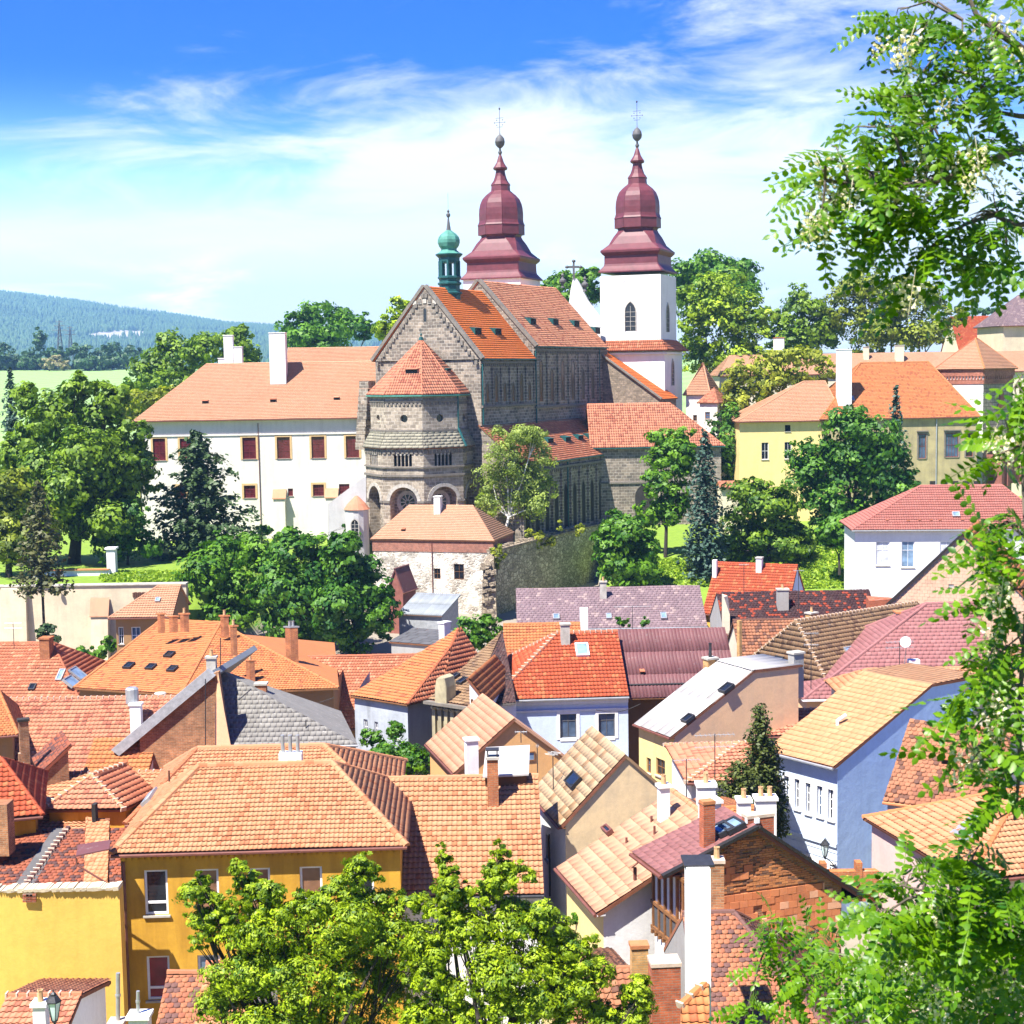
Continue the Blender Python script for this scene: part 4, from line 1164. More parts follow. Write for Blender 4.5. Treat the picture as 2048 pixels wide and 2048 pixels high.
# small gable window, crest and stepped frieze on the choir gable
o, e, w, nin = choir.sides['L']
zc = choir.P0.z
lancet(church, choir.pt(0.02, 0, 0), choir.el, choir.er, choir.L*.5, 0.22, zc+choir.rise*0.52, zc+choir.rise*0.68, 0.1, bars=False)
b = MB()
for i in range(15):
    for f in (-1, 1):
        t = (i+.5)/15
        p = choir.pt(-0.06, .5+f*.47*(1-t), t*0.98)-Z*0.75
        b.box(p, choir.el*0.22, choir.er*0.10, Z*0.26)
church.put(b, 'frieze', 'stone_trim_dark')['kind'] = 'stuff'
b = MB()
for k in range(5): b.box(choir.pt(-0.03, .5+(k-2)*0.045, .80)-Z*(0.1*abs(k-2)), choir.el*0.28, choir.er*0.06, Z*0.28)
church.put(b, 'crest', 'stone_trim')
# stepped buttress on the far flank of the gable
b = MB()
for k in range(9):
    b.box(choir.pt(-0.9, 1.0, 0)+choir.el*(0.35-.12*0)-Z*(3.2+k*1.05)+choir.el*(k*0.10), choir.el*(0.75), choir.er*(0.9+k*0.02), Z*0.5)
church.put(b, 'buttress', 'church_stone')

def arcade(h, s0, s1, n, ztop, zbot, zwin0, zwin1, r, big=()):
    """pilaster strips with lancets between them on the long wall"""
    o, e, w, nin = h.sides['R']
    for i in range(n+1):
        s = s0+(s1-s0)*i/n
        b = MB(); b.box(V((o.x, o.y, (ztop+zbot)/2))+e*s-nin*0.12, e*0.13, nin*0.12, Z*((ztop-zbot)/2)); church.put(b, 'pilaster', 'church_stone')
    for i in range(n):
        s = s0+(s1-s0)*(i+.5)/n
        lancet(church, o, e, nin, s, r*(1.25 if i in big else 1), zwin0, zwin1+(1.2 if i in big else 0), bars=False)
zE = choir.P0.z
o, e, w, nin = choir.sides['R']
zat = lambda h, x, y: at_plane(x, y, h.sides['R'][0], h.sides['R'][3]).z
arcade(choir, 0.6, choir.wR-0.2, 6, zat(choir, 1010, 733), zat(choir, 1010, 806), zat(choir, 1010, 803), zat(choir, 1010, 775), 0.34, (1, 4))
arcade(nave, 0.4, nave.wR*0.86, 6, zat(nave, 1130, 708), zat(nave, 1130, 808), zat(nave, 1130, 800), zat(nave, 1130, 748), 0.40, (0, 2, 3))
for h in (choir, nave):
    o, e, w, nin = h.sides['R']
    b = MB()
    zs = zat(h, 1010 if h is choir else 1130, 811)
    b.box(V((o.x, o.y, zs))+e*(w/2)-nin*0.15, e*(w/2), nin*0.15, Z*0.16); b.box(V((o.x, o.y, h.P0.z-0.45))+e*(w/2)-nin*0.12, e*(w/2), nin*0.12, Z*0.14)
    church.put(b, 'string_course', 'stone_trim_dark')
    b = MB()
    n = int(w/0.55)
    for i in range(n): b.box(V((o.x, o.y, h.P0.z-0.78))+e*(w*(i+.5)/n)-nin*0.08, e*0.14, nin*0.08, Z*0.18)
    church.put(b, 'corbel', 'stone_trim_dark')['kind'] = 'stuff'
# downpipes in dark copper
b = MB()
for h, s in ((choir, 0.15), (nave, 0.15), (nave, nave.wR*0.87)):
    o, e, w, nin = h.sides['R']
    p = V((o.x, o.y, 0))+e*s-nin*0.22
    b.tube([V((p.x, p.y, h.P0.z-0.2)), V((p.x, p.y, zat(h, 1000 if h is choir else 1100, 846)))], 0.11, 6)
church.put(b, 'downpipe', 'copper_dark')
# louvred dormers of the roofs
def shed_dormer(h, px, py, w=1.8, hh=1.0, mat='copper_dark'):
    P, n, r, poly = h.on_roof(px, py)
    exx = (poly[1]-poly[0]).normalized(); fr = V((n.x, n.y, 0)).normalized()
    sl = math.hypot(n.x, n.y)/n.z
    A, B_ = P-exx*w/2, P+exx*w/2
    # hood: front edge hh above the tiles, running back level-ish until it meets the slope
    run = hh/(sl-0.12) if sl > .2 else 2
    bk = -fr*run+Z*(hh+0.12*run)
    b = MB(); b.slab([A+Z*hh+fr*.25, B_+Z*hh+fr*.25, B_+bk, A+bk], Z*0.06)
    b.add([A, A+Z*hh, A+bk], [(0, 1, 2)]); b.add([B_, B_+bk, B_+Z*hh], [(0, 1, 2)])
    d = church.put(b, 'dormer', [mat])
    g = MB(); g.poly([A-fr*.02, B_-fr*.02, B_+Z*hh-fr*.02, A+Z*hh-fr*.02]); church.put(g, 'opening', 'soot_and_shade', d)  # near-black sheet in place of the dormer's shaded inside
for x, y in ((957, 671), (997, 672)): shed_dormer(choir, x, y)
for x, y in ((1067, 651), (1112, 652), (1154, 655), (1196, 668)): shed_dormer(nave, x, y)

# lower aisle along the flank
aisle = House('aisle', '', '', (1046, 931), 197, a=A0, R=('x', 1247), L=6.6, axis='r', prof=[(0, 0), (1, 1)], ridge=(1066, 842), base=TER, wall='church_stone', roof='tile_rust', tile=CT, ov=0.4, og=0.1, gutter='copper_dark', into=church, trim='stone_trim_dark')
o, e, w, nin = aisle.sides['R']; za = aisle.P0.z
N = 11
for i in range(N+1):
    s = 0.3+(w-0.6)*i/N
    b = MB(); b.box(V((o.x, o.y, (za-1.2+TER)/2))+e*s-nin*0.16, e*0.2, nin*0.16, Z*((za-1.2-TER)/2)); church.put(b, 'pilaster', 'church_stone')
for i in range(N):
    s = 0.3+(w-0.6)*(i+.5)/N
    lancet(church, o, e, nin, s, 0.55, TER+1.0, za-4.6, 1.6, glass='soot_and_shade', bars=False, name='blind_arch')  # no recess here: its shade is a dark flat pane
b = MB(); b.box(V((o.x, o.y, za-0.9))+e*(w/2)-nin*.18, e*(w/2), nin*.18, Z*.16)
for i in range(int(w/0.6)): b.box(V((o.x, o.y, za-1.3))+e*(i*.6+.3)-nin*0.12, e*0.16, nin*0.1, Z*0.22)
church.put(b, 'corbel', 'stone_trim_dark')['kind'] = 'stuff'
for x, y in ((1102, 887), (1137, 884), (1162, 881), (1183, 879), (1063, 890)): shed_dormer(aisle, x, y, 1.7, 0.7)
b = MB(); p = o+e*(w*0.42)-nin*.25; b.tube([V((p.x, p.y, za-.3)), V((p.x, p.y, TER))], .11, 6); church.put(b, 'downpipe', 'copper_dark')
# west lean-to below the tower and the sacristy
leanto = House('lean_to', '', '', (1322, 799), 230, a=A0, R=7, L=('x', 1193), axis='r', prof=[(0, 0), (1, 1)], ridge=(1200, 703), base=TER, wall='dark_stone', roof='tile_bright', tile=CT, ov=0.2, og=0.3, gutter=None, into=church, trim='stone_trim_dark')
coping(church, leanto.pt(.1, 0, 0), leanto.pt(.1, 1, 1), leanto.er, .4, .25)
sacr = House('sacristy', '', '', (1180, 897), 219, a=1.0, R=('x', 1450), L=13, axis='r', ridge=(1300, 807), hip=(0, ('x', 1340)), base=TER-1, wall='church_stone', roof='tile_churchpink', tile=CTP, ov=0.5, og=0.2, gutter='copper_dark', into=church, cap='tile_churchpink', trim='stone_trim_dark')
o, e, w, nin = sacr.sides['R']
zS = lambda x, y: at_plane(x, y, o, nin).z
for x in (1292, 1300, 1308): lancet(church, o, e, nin, (at_plane(x, 950, o, nin)-o).dot(e), 0.2, zS(1300, 958), zS(1300, 946), .2, bars=False)
lancet(church, o, e, nin, (at_plane(1288, 1000, o, nin)-o).dot(e), 1.3, TER-.8, zS(1288, 992), .35, bars=False, name='doorway', glass='soot_and_shade')  # dark pane stands in for the shade within the doorway
b = MB(); b.box(V((o.x, o.y, zS(1280, 965)))+e*(w/2)-nin*.1, e*(w/2), nin*.1, Z*.12); church.put(b, 'string_course', 'stone_trim_dark')

# apse: eight-sided, three storeys
AC = cw(choir, -2.6, choir.L*0.5, 0)+V((.45, 0, 0))
AD = at(843, 790, AC.y).y
ang0 = math.atan2(-choir.er.y, -choir.er.x)+math.radians(11)
def octv(R, k): a = ang0+math.radians(22.5+45*k); return V((AC.x+R*math.cos(a), AC.y+R*math.sin(a), 0))
px2m = AC.y/FPX
Ru, Rl, Rs, Re = 99*px2m, 111*px2m, 117*px2m, 106*px2m
yz = lambda y, D=None: at(843, y, D or (AC.y-6.2)).z
zEave, zTop = yz(790), at(846, 679, AC.y+1).z
zU0, zSk0, zG0, zL1 = yz(862), yz(896), yz(934), yz(950)
FAC = [-3, -2, -1, 0, 1]        # facet k lies between vertices k-1 and k ... seen ones
# roof
apR = Base(); apR.begin('x', '', '', V((0, 0, 0)), into=church); apR.er, apR.el = choir.er, choir.el
tip = V((AC.x, AC.y, zTop))+choir.er*0.6
for k in range(-4, 4):
    p, q = octv(Re, k), octv(Re, k+1); p.z = q.z = zEave
    n = (p+q)/2-AC
    if n.dot(choir.er) > 5: continue
    apR.roof_plane([p, q, tip], 'tile_churchpink', CTP)
    b = MB(); b.tube([p-Z*.1, q-Z*.1], 0.12, 6); church.put(b, 'gutter', 'copper_green')
    caps('hip_tile', p+Z*.04, tip+Z*.04, MATS['tile_churchpink'], apR.planes[-1][2], church.base, .12)
b = MB(); b.lathe(tip-Z*.1, [(.35, 0), (.25, .4), (.05, .5), (.16, .75), (.05, .95), (.03, 1.5)], 8); church.put(b, 'finial', 'copper_dark')
def face_dormer(px, py, w, hh):
    shed_dormer(apR, px, py, w, hh, 'tile_churchpink')
face_dormer(823, 750, 1.7, 0.75); shed_dormer(apR, 898, 745, 1.5, .5)
# storeys
vis = [k for k in range(-4, 4) if ((octv(Ru, k)+octv(Ru, k+1))/2-AC).dot(choir.er) < 4.5]
def facet(R, k):
    p, q = octv(R, k+1), octv(R, k)     # run so that the inward normal is to the left
    e = (q-p); w = e.length; e = e/w; nin = (AC-(p+q)/2); nin.z = 0; nin.normalize(); return p, e, w, nin
for k in vis:
    # upper drum with oculus
    p, e, w, nin = facet(Ru, k)
    sc = w/2; zo = yz(837)
    b = MB(); r = 0.52
    P = lambda s, z, d=0.0: V((p.x+e.x*s+nin.x*d, p.y+e.y*s+nin.y*d, z))
    n = 16; ring = [(sc+r*math.cos(2*math.pi*i/n), zo+r*math.sin(2*math.pi*i/n)) for i in range(n)]
    def sq(i):
        a = 2*math.pi*i/n; c, s_ = math.cos(a), math.sin(a); m = max(abs(c), abs(s_)); return (sc+0.9*c/m, zo+0.9*s_/m)
    for i in range(n):
        a, d = ring[i], ring[(i+1) % n]; u, v_ = sq(i), sq(i+1)
        b.poly([P(*u), P(*v_), P(*d), P(*a)]); b.poly([P(*a), P(*d), P(*d, .45), P(*a, .45)])
    z0, z1 = zU0-1.2, zEave-0.05
    b.poly([P(0, z0), P(w, z0), P(w, zo-.9), P(0, zo-.9)]); b.poly([P(0, zo+.9), P(w, zo+.9), P(w, z1), P(0, z1)])
    b.poly([P(0, zo-.9), P(sc-.9, zo-.9), P(sc-.9, zo+.9), P(0, zo+.9)]); b.poly([P(sc+.9, zo-.9), P(w, zo-.9), P(w, zo+.9), P(sc+.9, zo+.9)])
    wl = church.put(b, 'wall', 'church_stone_pale')
    g = MB(); g.poly([P(s, z, .4) for s, z in ring]); church.put(g, 'oculus', 'glass_church')
    b = MB()
    for i in range(9): b.box(P(w*(i+.5)/9, zEave-1.15, -.05), e*(w/9*.28), nin*.07, Z*.18)
    b.box(P(w/2, zEave-.75, -.08), e*(w/2), nin*.1, Z*.12); b.box(P(w/2, zU0+.05, -.08), e*(w/2+.05), nin*.1, Z*.12)
    church.put(b, 'corbel', 'stone_trim_dark')['kind'] = 'stuff'
    # sloping stone skirt
    a0, a1 = octv(Rs, k), octv(Rs, k+1); c0, c1 = octv(Ru, k), octv(Ru, k+1)
    a0.z = a1.z = zSk0; c0.z = c1.z = zU0
    apR.roof_plane([a0, a1, c1, c0], 'stone_slab', dict(kind='flat', tw=0.9, th=0.45, lift=0.04, roll=0), thick=.25)
    # gallery: five small arches
    p, e, w, nin = facet(Rl, k)
    P = lambda s, z, d=0.0: V((p.x+e.x*s+nin.x*d, p.y+e.y*s+nin.y*d, z))
    b = MB(); gw = w*0.46; s0 = (w-gw)/2; bw = gw/5
    zb, zs = zG0+0.12, yz(910)
    z1 = zSk0-.05
    b.poly([P(0, zL1), P(s0, zL1), P(s0, z1), P(0, z1)]); b.poly([P(s0+gw, zL1), P(w, zL1), P(w, z1), P(s0+gw, z1)])
    for i in range(5): arch_bay(b, p, e, nin, s0+i*bw, s0+(i+1)*bw, zL1, z1, s0+(i+.5)*bw, bw*.40, zb, zs, 0.28, n=8)
    church.put(b, 'gallery_wall', 'church_stone_pale')
    b = MB(); b.poly([P(s0-.2, zb-.3, 1.1), P(s0+gw+.2, zb-.3, 1.1), P(s0+gw+.2, z1, 1.1), P(s0-.2, z1, 1.1)]); church.put(b, 'gallery_back', 'soot_and_shade')  # black backing gives the gallery its shade by colour
    for i in range(1, 5):
        b = MB(); b.tube([P(s0+i*bw, zb, .1), P(s0+i*bw, zs+.05, .1)], 0.09, 6); b.box(P(s0+i*bw, zs+.08, .08), e*.13, nin*.13, Z*.09); church.put(b, 'column', 'stone_trim')
    b = MB(); b.box(P(w/2, zG0, -.1), e*(w/2+.06), nin*.12, Z*.1); b.box(P(w/2, zL1-.05, -.12), e*(w/2+.06), nin*.14, Z*.14)
    for i in range(9): b.box(P(w*(i+.5)/9, zSk0-.5, -.06), e*(w/9*.3), nin*.08, Z*.22)
    church.put(b, 'string_course', 'stone_trim_dark')
    # lower storey: one deep arch with a rose window
    b = MB(); ra = w*0.335; zsp = yz(1003); zf = TER
    arch_bay(b, p, e, nin, 0, w, TER-1, zL1, w/2, ra, zf, zsp, 1.5, n=16)
    church.put(b, 'wall', 'church_stone_pale')
    b = MB()
    for i in range(15):     # voussoirs
        a = math.pi*(i+.5)/15; c_ = P(w/2+(ra+.24)*math.cos(a), zsp+(ra+.24)*math.sin(a), -.03)
        b.box(c_, (e*math.cos(a)+Z*math.sin(a))*.24, nin*.06, (e*-math.sin(a)+Z*math.cos(a))*(ra*.115))
    church.put(b, 'voussoir', 'stone_trim')
    b = MB(); b.poly([P(w/2-ra-.1, TER-1, 1.5), P(w/2+ra+.1, TER-1, 1.5), P(w/2+ra+.1, zsp+ra+.1, 1.5), P(w/2-ra-.1, zsp+ra+.1, 1.5)]); church.put(b, 'recess_wall', 'church_stone')
    rr = ra*0.62; zc_ = zsp-.15
    b = MB(); n = 20
    for q0, q1, d in ((rr*1.28, rr*1.0, 1.36), (rr*.98, rr*.86, 1.40)):
        for i in range(n):
            a, d2 = 2*math.pi*i/n, 2*math.pi*(i+1)/n
            A_ = [P(w/2+x*math.cos(y), zc_+x*math.sin(y), d) for x, y in ((q0, a), (q0, d2), (q1, d2), (q1, a))]
            b.slab(A_, nin*.12)
    for i in range(10):
        a = 2*math.pi*i/10; b.box(P(w/2+rr*.55*math.cos(a), zc_+rr*.55*math.sin(a), 1.42), (e*math.cos(a)+Z*math.sin(a))*(rr*.36), nin*.05, (e*-math.sin(a)+Z*math.cos(a))*.06)
    ro = church.put(b, 'rose_window', 'stone_trim')
    g = MB(); g.poly([P(w/2+rr*.99*math.cos(2*math.pi*i/n), zc_+rr*.99*math.sin(2*math.pi*i/n), 1.47) for i in range(n)]); church.put(g, 'pane', 'glass_church', ro)
    b = MB(); b.box(P((w/2-ra)/2, zsp, -.06), e*((w/2-ra)/2), nin*.1, Z*.14); b.box(P(w-(w/2-ra)/2, zsp, -.06), e*((w/2-ra)/2), nin*.1, Z*.14); church.put(b, 'impost', 'stone_trim_dark')
b = MB(); p = octv(Ru+.12, 1); 
b.tube([V((p.x, p.y, zEave)), V((p.x, p.y, zU0+.2))], .1, 6)
q = octv(Rs+.2, 1); b.tube([V((p.x, p.y, zU0+.2)), V((q.x, q.y, zSk0+.1))], .16, 6); church.put(b, 'downpipe', 'copper_dark')

# towers
def ring8(c, er, el, s, ch, z):
    k = 1-ch
    return [V((c.x, c.y, z))+er*(s*a)+el*(s*b_) for a, b_ in ((1, k), (k, 1), (-k, 1), (-1, k), (-1, -k), (-k, -1), (k, -1), (1, -k))]
def loft(b, rings, m=0):
    for r0, r1 in zip(rings, rings[1:]):
        for i in range(8): b.poly([r0[i], r0[(i+1) % 8], r1[(i+1) % 8], r1[i]], m)
    b.poly(list(reversed(rings[0])), m); b.poly(rings[-1], m)
OCT = 0.586
CUP = [(547, 82, .03), (544.5, 82, .03), (540, 77, .03), (534, 71, .03), (530, 69.5, .03), (514, 69, .03), (511, 73, .03), (507, 77, .03), (503, 77.5, .04), (500.5, 73, .05), (490, 60, .12), (475, 47, .25), (466, 41.5, .38), (461, 39.5, .45),
       (457.5, 39, OCT), (457, 44.5, OCT), (438, 44.5, OCT), (437.5, 45.5, OCT), (434, 43.5, OCT), (428, 42, OCT), (416, 42.3, OCT), (404, 41.5, OCT), (394, 39.3, OCT), (385, 35.5, OCT), (377, 28.5, OCT), (370, 20, OCT), (368.5, 18.5, OCT), (358, 17.8, OCT),
       (356, 18.6, OCT), (348, 13, OCT), (339, 10, OCT), (330, 8.2, OCT), (327, 8.2, OCT), (325, 13, OCT), (322, 14, OCT), (316, 9.8, OCT), (311, 7, OCT), (302, 4.4, OCT), (295, 2, OCT)]
def cupola(cx, dy, D, er, el, label):
    c = at(cx, 500+dy, D); k = D/FPX
    zy = lambda y: at(cx, y+dy, D).z
    rs = []
    for y, hw, ch in CUP:
        app = (abs(er.x)+abs(el.x)) if ch < .2 else (1.06 if ch > .5 else 1.15)
        rs.append(ring8(c, er, el, hw*k/app, ch, zy(y)))
    b = MB(); loft(b, rs); o = church.put(b, 'cupola', 'cupola_maroon'); o['label'] = label
    b = MB()
    for i, r in enumerate(rs[:-1]):
        if 10 <= i < 14 or 14 < i < 26 or 26 < i < 33:
            for q in range(8): b.tube([r[q], rs[i+1][q]], 0.045, 4, caps=False)
    church.put(b, 'seam', 'cupola_maroon', o)
    b = MB(); cc = V((c.x, c.y, 0)); B0 = zy(296); u = lambda y: zy(y)-B0
    cc.z = B0
    b.lathe(cc, [(2*k, 0), (4.2*k, u(291)), (2*k, u(286.5)), (1.7*k, u(283)), (5*k, u(280.5)), (8.6*k, u(276)), (9.4*k, u(271)), (9.9*k, u(270.2)), (9.2*k, u(268)), (8.4*k, u(263)), (4.5*k, u(257.5)), (1.2*k, u(255)), (.6*k, u(250))], 14)
    church.put(b, 'finial', 'lead_gray', o, smooth=True)
    b = MB(); t = 0.05
    b.tube([V((c.x, c.y, zy(254))), V((c.x, c.y, zy(203)))], .035, 5)
    for y, h in ((231, 11), (222, 8), (240, 6)): b.tube([V((c.x, c.y, zy(y)))-el*(h*k), V((c.x, c.y, zy(y)))+el*(h*k)], .028, 4)
    for s_ in (-1, 1):
        for y, x in ((231, 11), (226, 6), (236, 6)): b.lathe(V((c.x, c.y, zy(y)))+el*(s_*x*k)-Z*.1, [(.02, 0), (.1, .1), (.02, .2)], 5)
    b.lathe(V((c.x, c.y, zy(206))), [(.03, 0), (.16, .18), (.03, .4)], 6)
    church.put(b, 'spire_cross', 'dark_metal', o)
    for y, hw in ((515, 4),):     # little hatch in the drum
        p = c+(-er if False else V((0, 0, 0)))
    return c
TA = math.radians(70); ter, tel = V((math.cos(TA), math.sin(TA), 0)), V((-math.sin(TA), math.cos(TA), 0))
def shaft(O, D, xl, xr, ytop, zb, mat):
    P = at(O, ytop, D); L = along_x(P, tel, xl); R = along_x(P, ter, xr)
    b = MB()
    for o, e, w, nin in ((P, ter, R, tel), (P, tel, L, ter), (P+tel*L, ter, R, -tel), (P+ter*R, tel, L, -ter)):
        wall_panel(b, o, e, w, zb, P.z, [], nin)
    church.put(b, 'tower_wall', mat); return P, L, R
TD = 236
P1, L1, R1 = shaft(1321, TD, 1200, 1352, 548, at(1321, 690, TD).z, 'clean_white')
P2, L2, R2 = shaft(1329, TD-.5, 1206, 1364, 697, TER, 'clean_white')
TC = P1+tel*(L1/2)+ter*(R1/2)
cupola(proj(TC)[0]-1.0, 0, TC.y, ter, tel, 'maroon onion cupola with pale metal urn')
# eaves roof between the two stages
skb = Base(); skb.begin('x', '', '', V((0, 0, 0)), into=church)
zb_, zt_ = at(1329, 701, TD).z, at(1321, 680, TD).z
def sq(P, L, R, g, z): return [V((q.x, q.y, z)) for q in (P-ter*g-tel*g, P+ter*(R+g)-tel*g, P+ter*(R+g)+tel*(L+g), P-ter*g+tel*(L+g))]
s0_, s1_ = sq(P2, L2, R2, .85, zb_), sq(P1, L1, R1, .02, zt_)
for i in range(4): skb.roof_plane([s0_[i], s0_[(i+1) % 4], s1_[(i+1) % 4], s1_[i]], 'tile_rust', CTP, thick=.1)
b = MB(); m_ = sq(P2, L2, R2, .45, zb_-.25); b.slab(m_, Z*-.3); church.put(b, 'cornice', 'clean_white')
# tower windows and plaster lines
o = P1; zw = lambda y: at_plane(1260, y, P1, ter).z
lancet(church, P1, tel, ter, (at_plane(1261, 640, P1, ter)-P1).dot(tel), 0.86, zw(662), zw(622), .75, frame='stone_trim', proud=.12)
zr = lambda x, y, P: at_plane(x, y, P, tel).z
lancet(church, P1, ter, tel, (at_plane(1335, 640, P1, tel)-P1).dot(ter), 0.86, zr(1335, 664, P1), zr(1335, 626, P1), .8, frame='stone_trim', proud=.12)
lancet(church, P2, ter, tel, (at_plane(1345, 750, P2, tel)-P2).dot(ter), 0.8, zr(1345, 771, P2), zr(1345, 738, P2), .9, frame='stone_trim', proud=.12)
b = MB(); cc = at_plane(1263, 578, P1, ter)-ter*.02; rr = 1.7     # painted clock ring with its square field
for i in range(24):
    a, d = math.pi*2*i/24, math.pi*2*(i+1)/24
    if 0.25*math.pi < (a % (2*math.pi)) < .75*math.pi: continue
    b.tube([cc+(tel*math.cos(a)+Z*math.sin(a))*rr, cc+(tel*math.cos(d)+Z*math.sin(d))*rr], .03, 4, caps=False)
for s_ in (-1, 1): b.tube([cc+tel*(s_*rr*.85)+Z*1.5, cc+tel*(s_*2.5)+Z*1.5, cc+tel*(s_*2.5)+Z*.4], .025, 4)
church.put(b, 'clock_ring', 'gray_metal')
# the other tower stands behind the nave
TC2 = TC+tel*21.5*1.0+ter*1.2
x2 = 1005; D2 = TD+9
c2 = cupola(x2-1.5, 14, D2, ter, tel, 'maroon onion cupola with dark urn, behind the nave ridge')
hs = 76*D2/FPX/1.28
b = MB(); b.box(V((c2.x, c2.y, (at(1005, 561, D2).z+TER)/2)), ter*hs, tel*hs, Z*((at(1005, 561, D2).z-TER)/2)); church.put(b, 'tower_wall', 'clean_white')
# green copper lantern on the choir ridge
lc = choir.pt(choir.R*.42, .5, 1); k = lc.y/FPX
lc = V((lc.x, lc.y, 0)); lx = proj(V((lc.x, lc.y, 40)))[0]
print('lantern x', lx)
zy = lambda y: at(lx, y, lc.y).z
def lr(hw, y): return ring8(lc, choir.er, choir.el, hw*k/1.06, OCT, zy(y))
b = MB(); loft(b, [lr(h, y) for h, y in ((21, 612), (21, 590), (24, 588), (24, 585), (20, 583), (20, 571), (23, 569), (23.5, 566), (20, 564), (20.5, 559), (23, 556.5), (23, 553.5), (20, 552))]); ln = church.put(b, 'lantern', 'copper_dark'); ln['label'] = 'open copper lantern turret with green onion top'
b = MB()
for p, q in zip(lr(18.5, 553), lr(18.5, 522)): b.tube([p, q], .22, 6)
church.put(b, 'lantern_post', 'copper_dark', ln)
b = MB(); loft(b, [lr(h, y) for h, y in ((19, 526), (20.5, 522), (20.5, 516), (24, 512.5), (26.5, 510), (26.5, 508))]); church.put(b, 'lantern_cornice', 'copper_dark', ln)
b = MB(); loft(b, [lr(h, y) for h, y in ((26, 508), (20, 505), (15.5, 501), (15, 498), (19, 493), (21.5, 486), (21.5, 480), (19.5, 474), (14.5, 468), (8.5, 463.5), (5, 460.5))]); church.put(b, 'onion', 'copper_green', ln)
b = MB(); loft(b, [lr(h, y) for h, y in ((4.6, 461), (3, 449), (1.2, 435), (1, 433))]); p = V((lc.x, lc.y, zy(436)))
b.lathe(p, [(.06, 0), (.28, .25), (.30, .5), (.12, .75), (.2, .95), (.02, 1.2), (.02, 3.4)], 8); church.put(b, 'spire', 'lead_gray', ln)
# west gable: cross between two urns on a scrolled wall
wg = nave.pt(nave.A+1.0, .5, 1); Dw = wg.y
g_ = lambda x, y: at(x, y, Dw)
b = MB(); b.slab([g_(1139, 700), g_(1220, 700), g_(1204, 640), g_(1190, 622), g_(1175, 600), g_(1158, 566), g_(1153, 557), g_(1146, 557), g_(1141, 580), g_(1136, 620)], V((.25, .9, 0))); church.put(b, 'west_gable', 'clean_white')
b = MB(); c_ = g_(1147, 540); k = Dw/FPX
b.box(g_(1147.5, 541), V((2*k, 0, 0)), V((0, .14, 0)), Z*(16*k)); b.box(g_(1147.5, 534), V((10*k, 0, 0)), V((0, .13, 0)), Z*(2.2*k))
for x, y in ((1134, 534), (1161, 534), (1147.5, 522)): b.lathe(g_(x, y)-Z*(3.2*k), [(.5*k, 0), (3.4*k, 1.5*k), (4*k, 3.2*k), (3.4*k, 4.9*k), (.5*k, 6.4*k)], 8)
church.put(b, 'gable_cross', 'lead_gray')
b = MB()
for x, y0 in ((1125.5, 576), (1170, 583)):
    b.lathe(g_(x, y0), [(4*k, 0), (4*k, 2*k), (2*k, 4*k), (2*k, 7*k), (7*k, 12*k), (7*k, 15*k), (3*k, 19*k), (2*k, 22*k), (3.4*k, 25*k), (.5*k, 30*k)], 10)
church.put(b, 'urn', 'lead_gray')
# little gabled annexe at the foot of the apse
ann = House('annexe', '', '', (708, 1018), 197, a=75, R=7, L=('x', 662), axis='r', prof=[(0, 0), (1, -.001)], rise=-.01, base=TER-3, wall='white_plaster', roof='stone_trim', tile=None, ov=.1, og=.1, gutter=None, into=church)
b = MB(); D_ = ann.P0.y; q = lambda x, y: at(x, y, D_-.2)
b.slab([q(656, 1095), q(732, 1095), q(732, 953), q(724, 957), q(664, 1002), q(656, 1008)], V((0, .7, 0))); church.put(b, 'parapet_gable', 'light_gray')
b = MB(); cx_ = q(714, 1018); b.lathe(cx_+V((0, -.2, 0)), [(1.75, 0), (1.2, .75), (.2, 1.75), (.02, 1.8)], 14); church.put(b, 'annexe_roof', 'tile_churchpink')
b = MB(); b.lathe(V((cx_.x, cx_.y-.2, TER-3)), [(1.55, 0), (1.55, cx_.z-TER+3.0)], 14); church.put(b, 'annexe_apse', 'light_gray')
lancet(church, q(728, 1060)-V((0, 2.0, 0)), V((-1, 0, 0)), V((0, 1, 0)), 15*D_/FPX, .45, q(706, 1075).z, q(706, 1045).z, .3, frame='stone_trim')
# ------------------------------------------------------------------ hilltop buildings
W_RED = dict(frame='red_frame', glass='glass_red', nx=2, ny=3, fw=.09, surround='buff_frame', sw=.28, sill='stone_trim_dark')
W_DARK = dict(frame='wood_brown', glass='glass_dark', nx=2, ny=2, fw=.08)
mon = House('monastery', 'long white monastery wing with apricot hipped roof and red framed windows', 'monastery', (264, 843), 208, a=0.8, R=('x', 770), L=17, ridge=(560, 725), hip=(('x', 413), 0), base=TER-1,
            wall='white_plaster', roof='tile_apricot', tile='small', ov=.7, cap='', gutter='brown_metal', style=W_RED, trim='white_plaster', wins={'R': [
    (306, 877, 331, 921), (360, 877, 385, 920), (485, 875, 512, 918), (554, 874, 580, 917), (623, 873, 649, 916), (692, 872, 718, 915),
    (488, 971, 511, 996), (576, 977, 586, 992, dict(surround=None, nx=1, ny=1)), (626, 969, 648, 992), (678, 968, 699, 988, dict(surround=None)), (352, 972, 372, 996)]})
mon.chimney(542, 574, 665, 757, dep=2.0, cap='clean_white')
for x0, x1, yt, lab in ((450, 468, 670, 1), (469, 486, 693, 2), (438, 450, 716, 3)):
    mon.chimney(x0, x1, yt, 735, P=at((x0+x1)/2, 735, 219), cap='clean_white', dep=1.2)
for x, y in ((410, 809), (546, 806), (673, 802)): mon.vent(x, y, .8, .5)
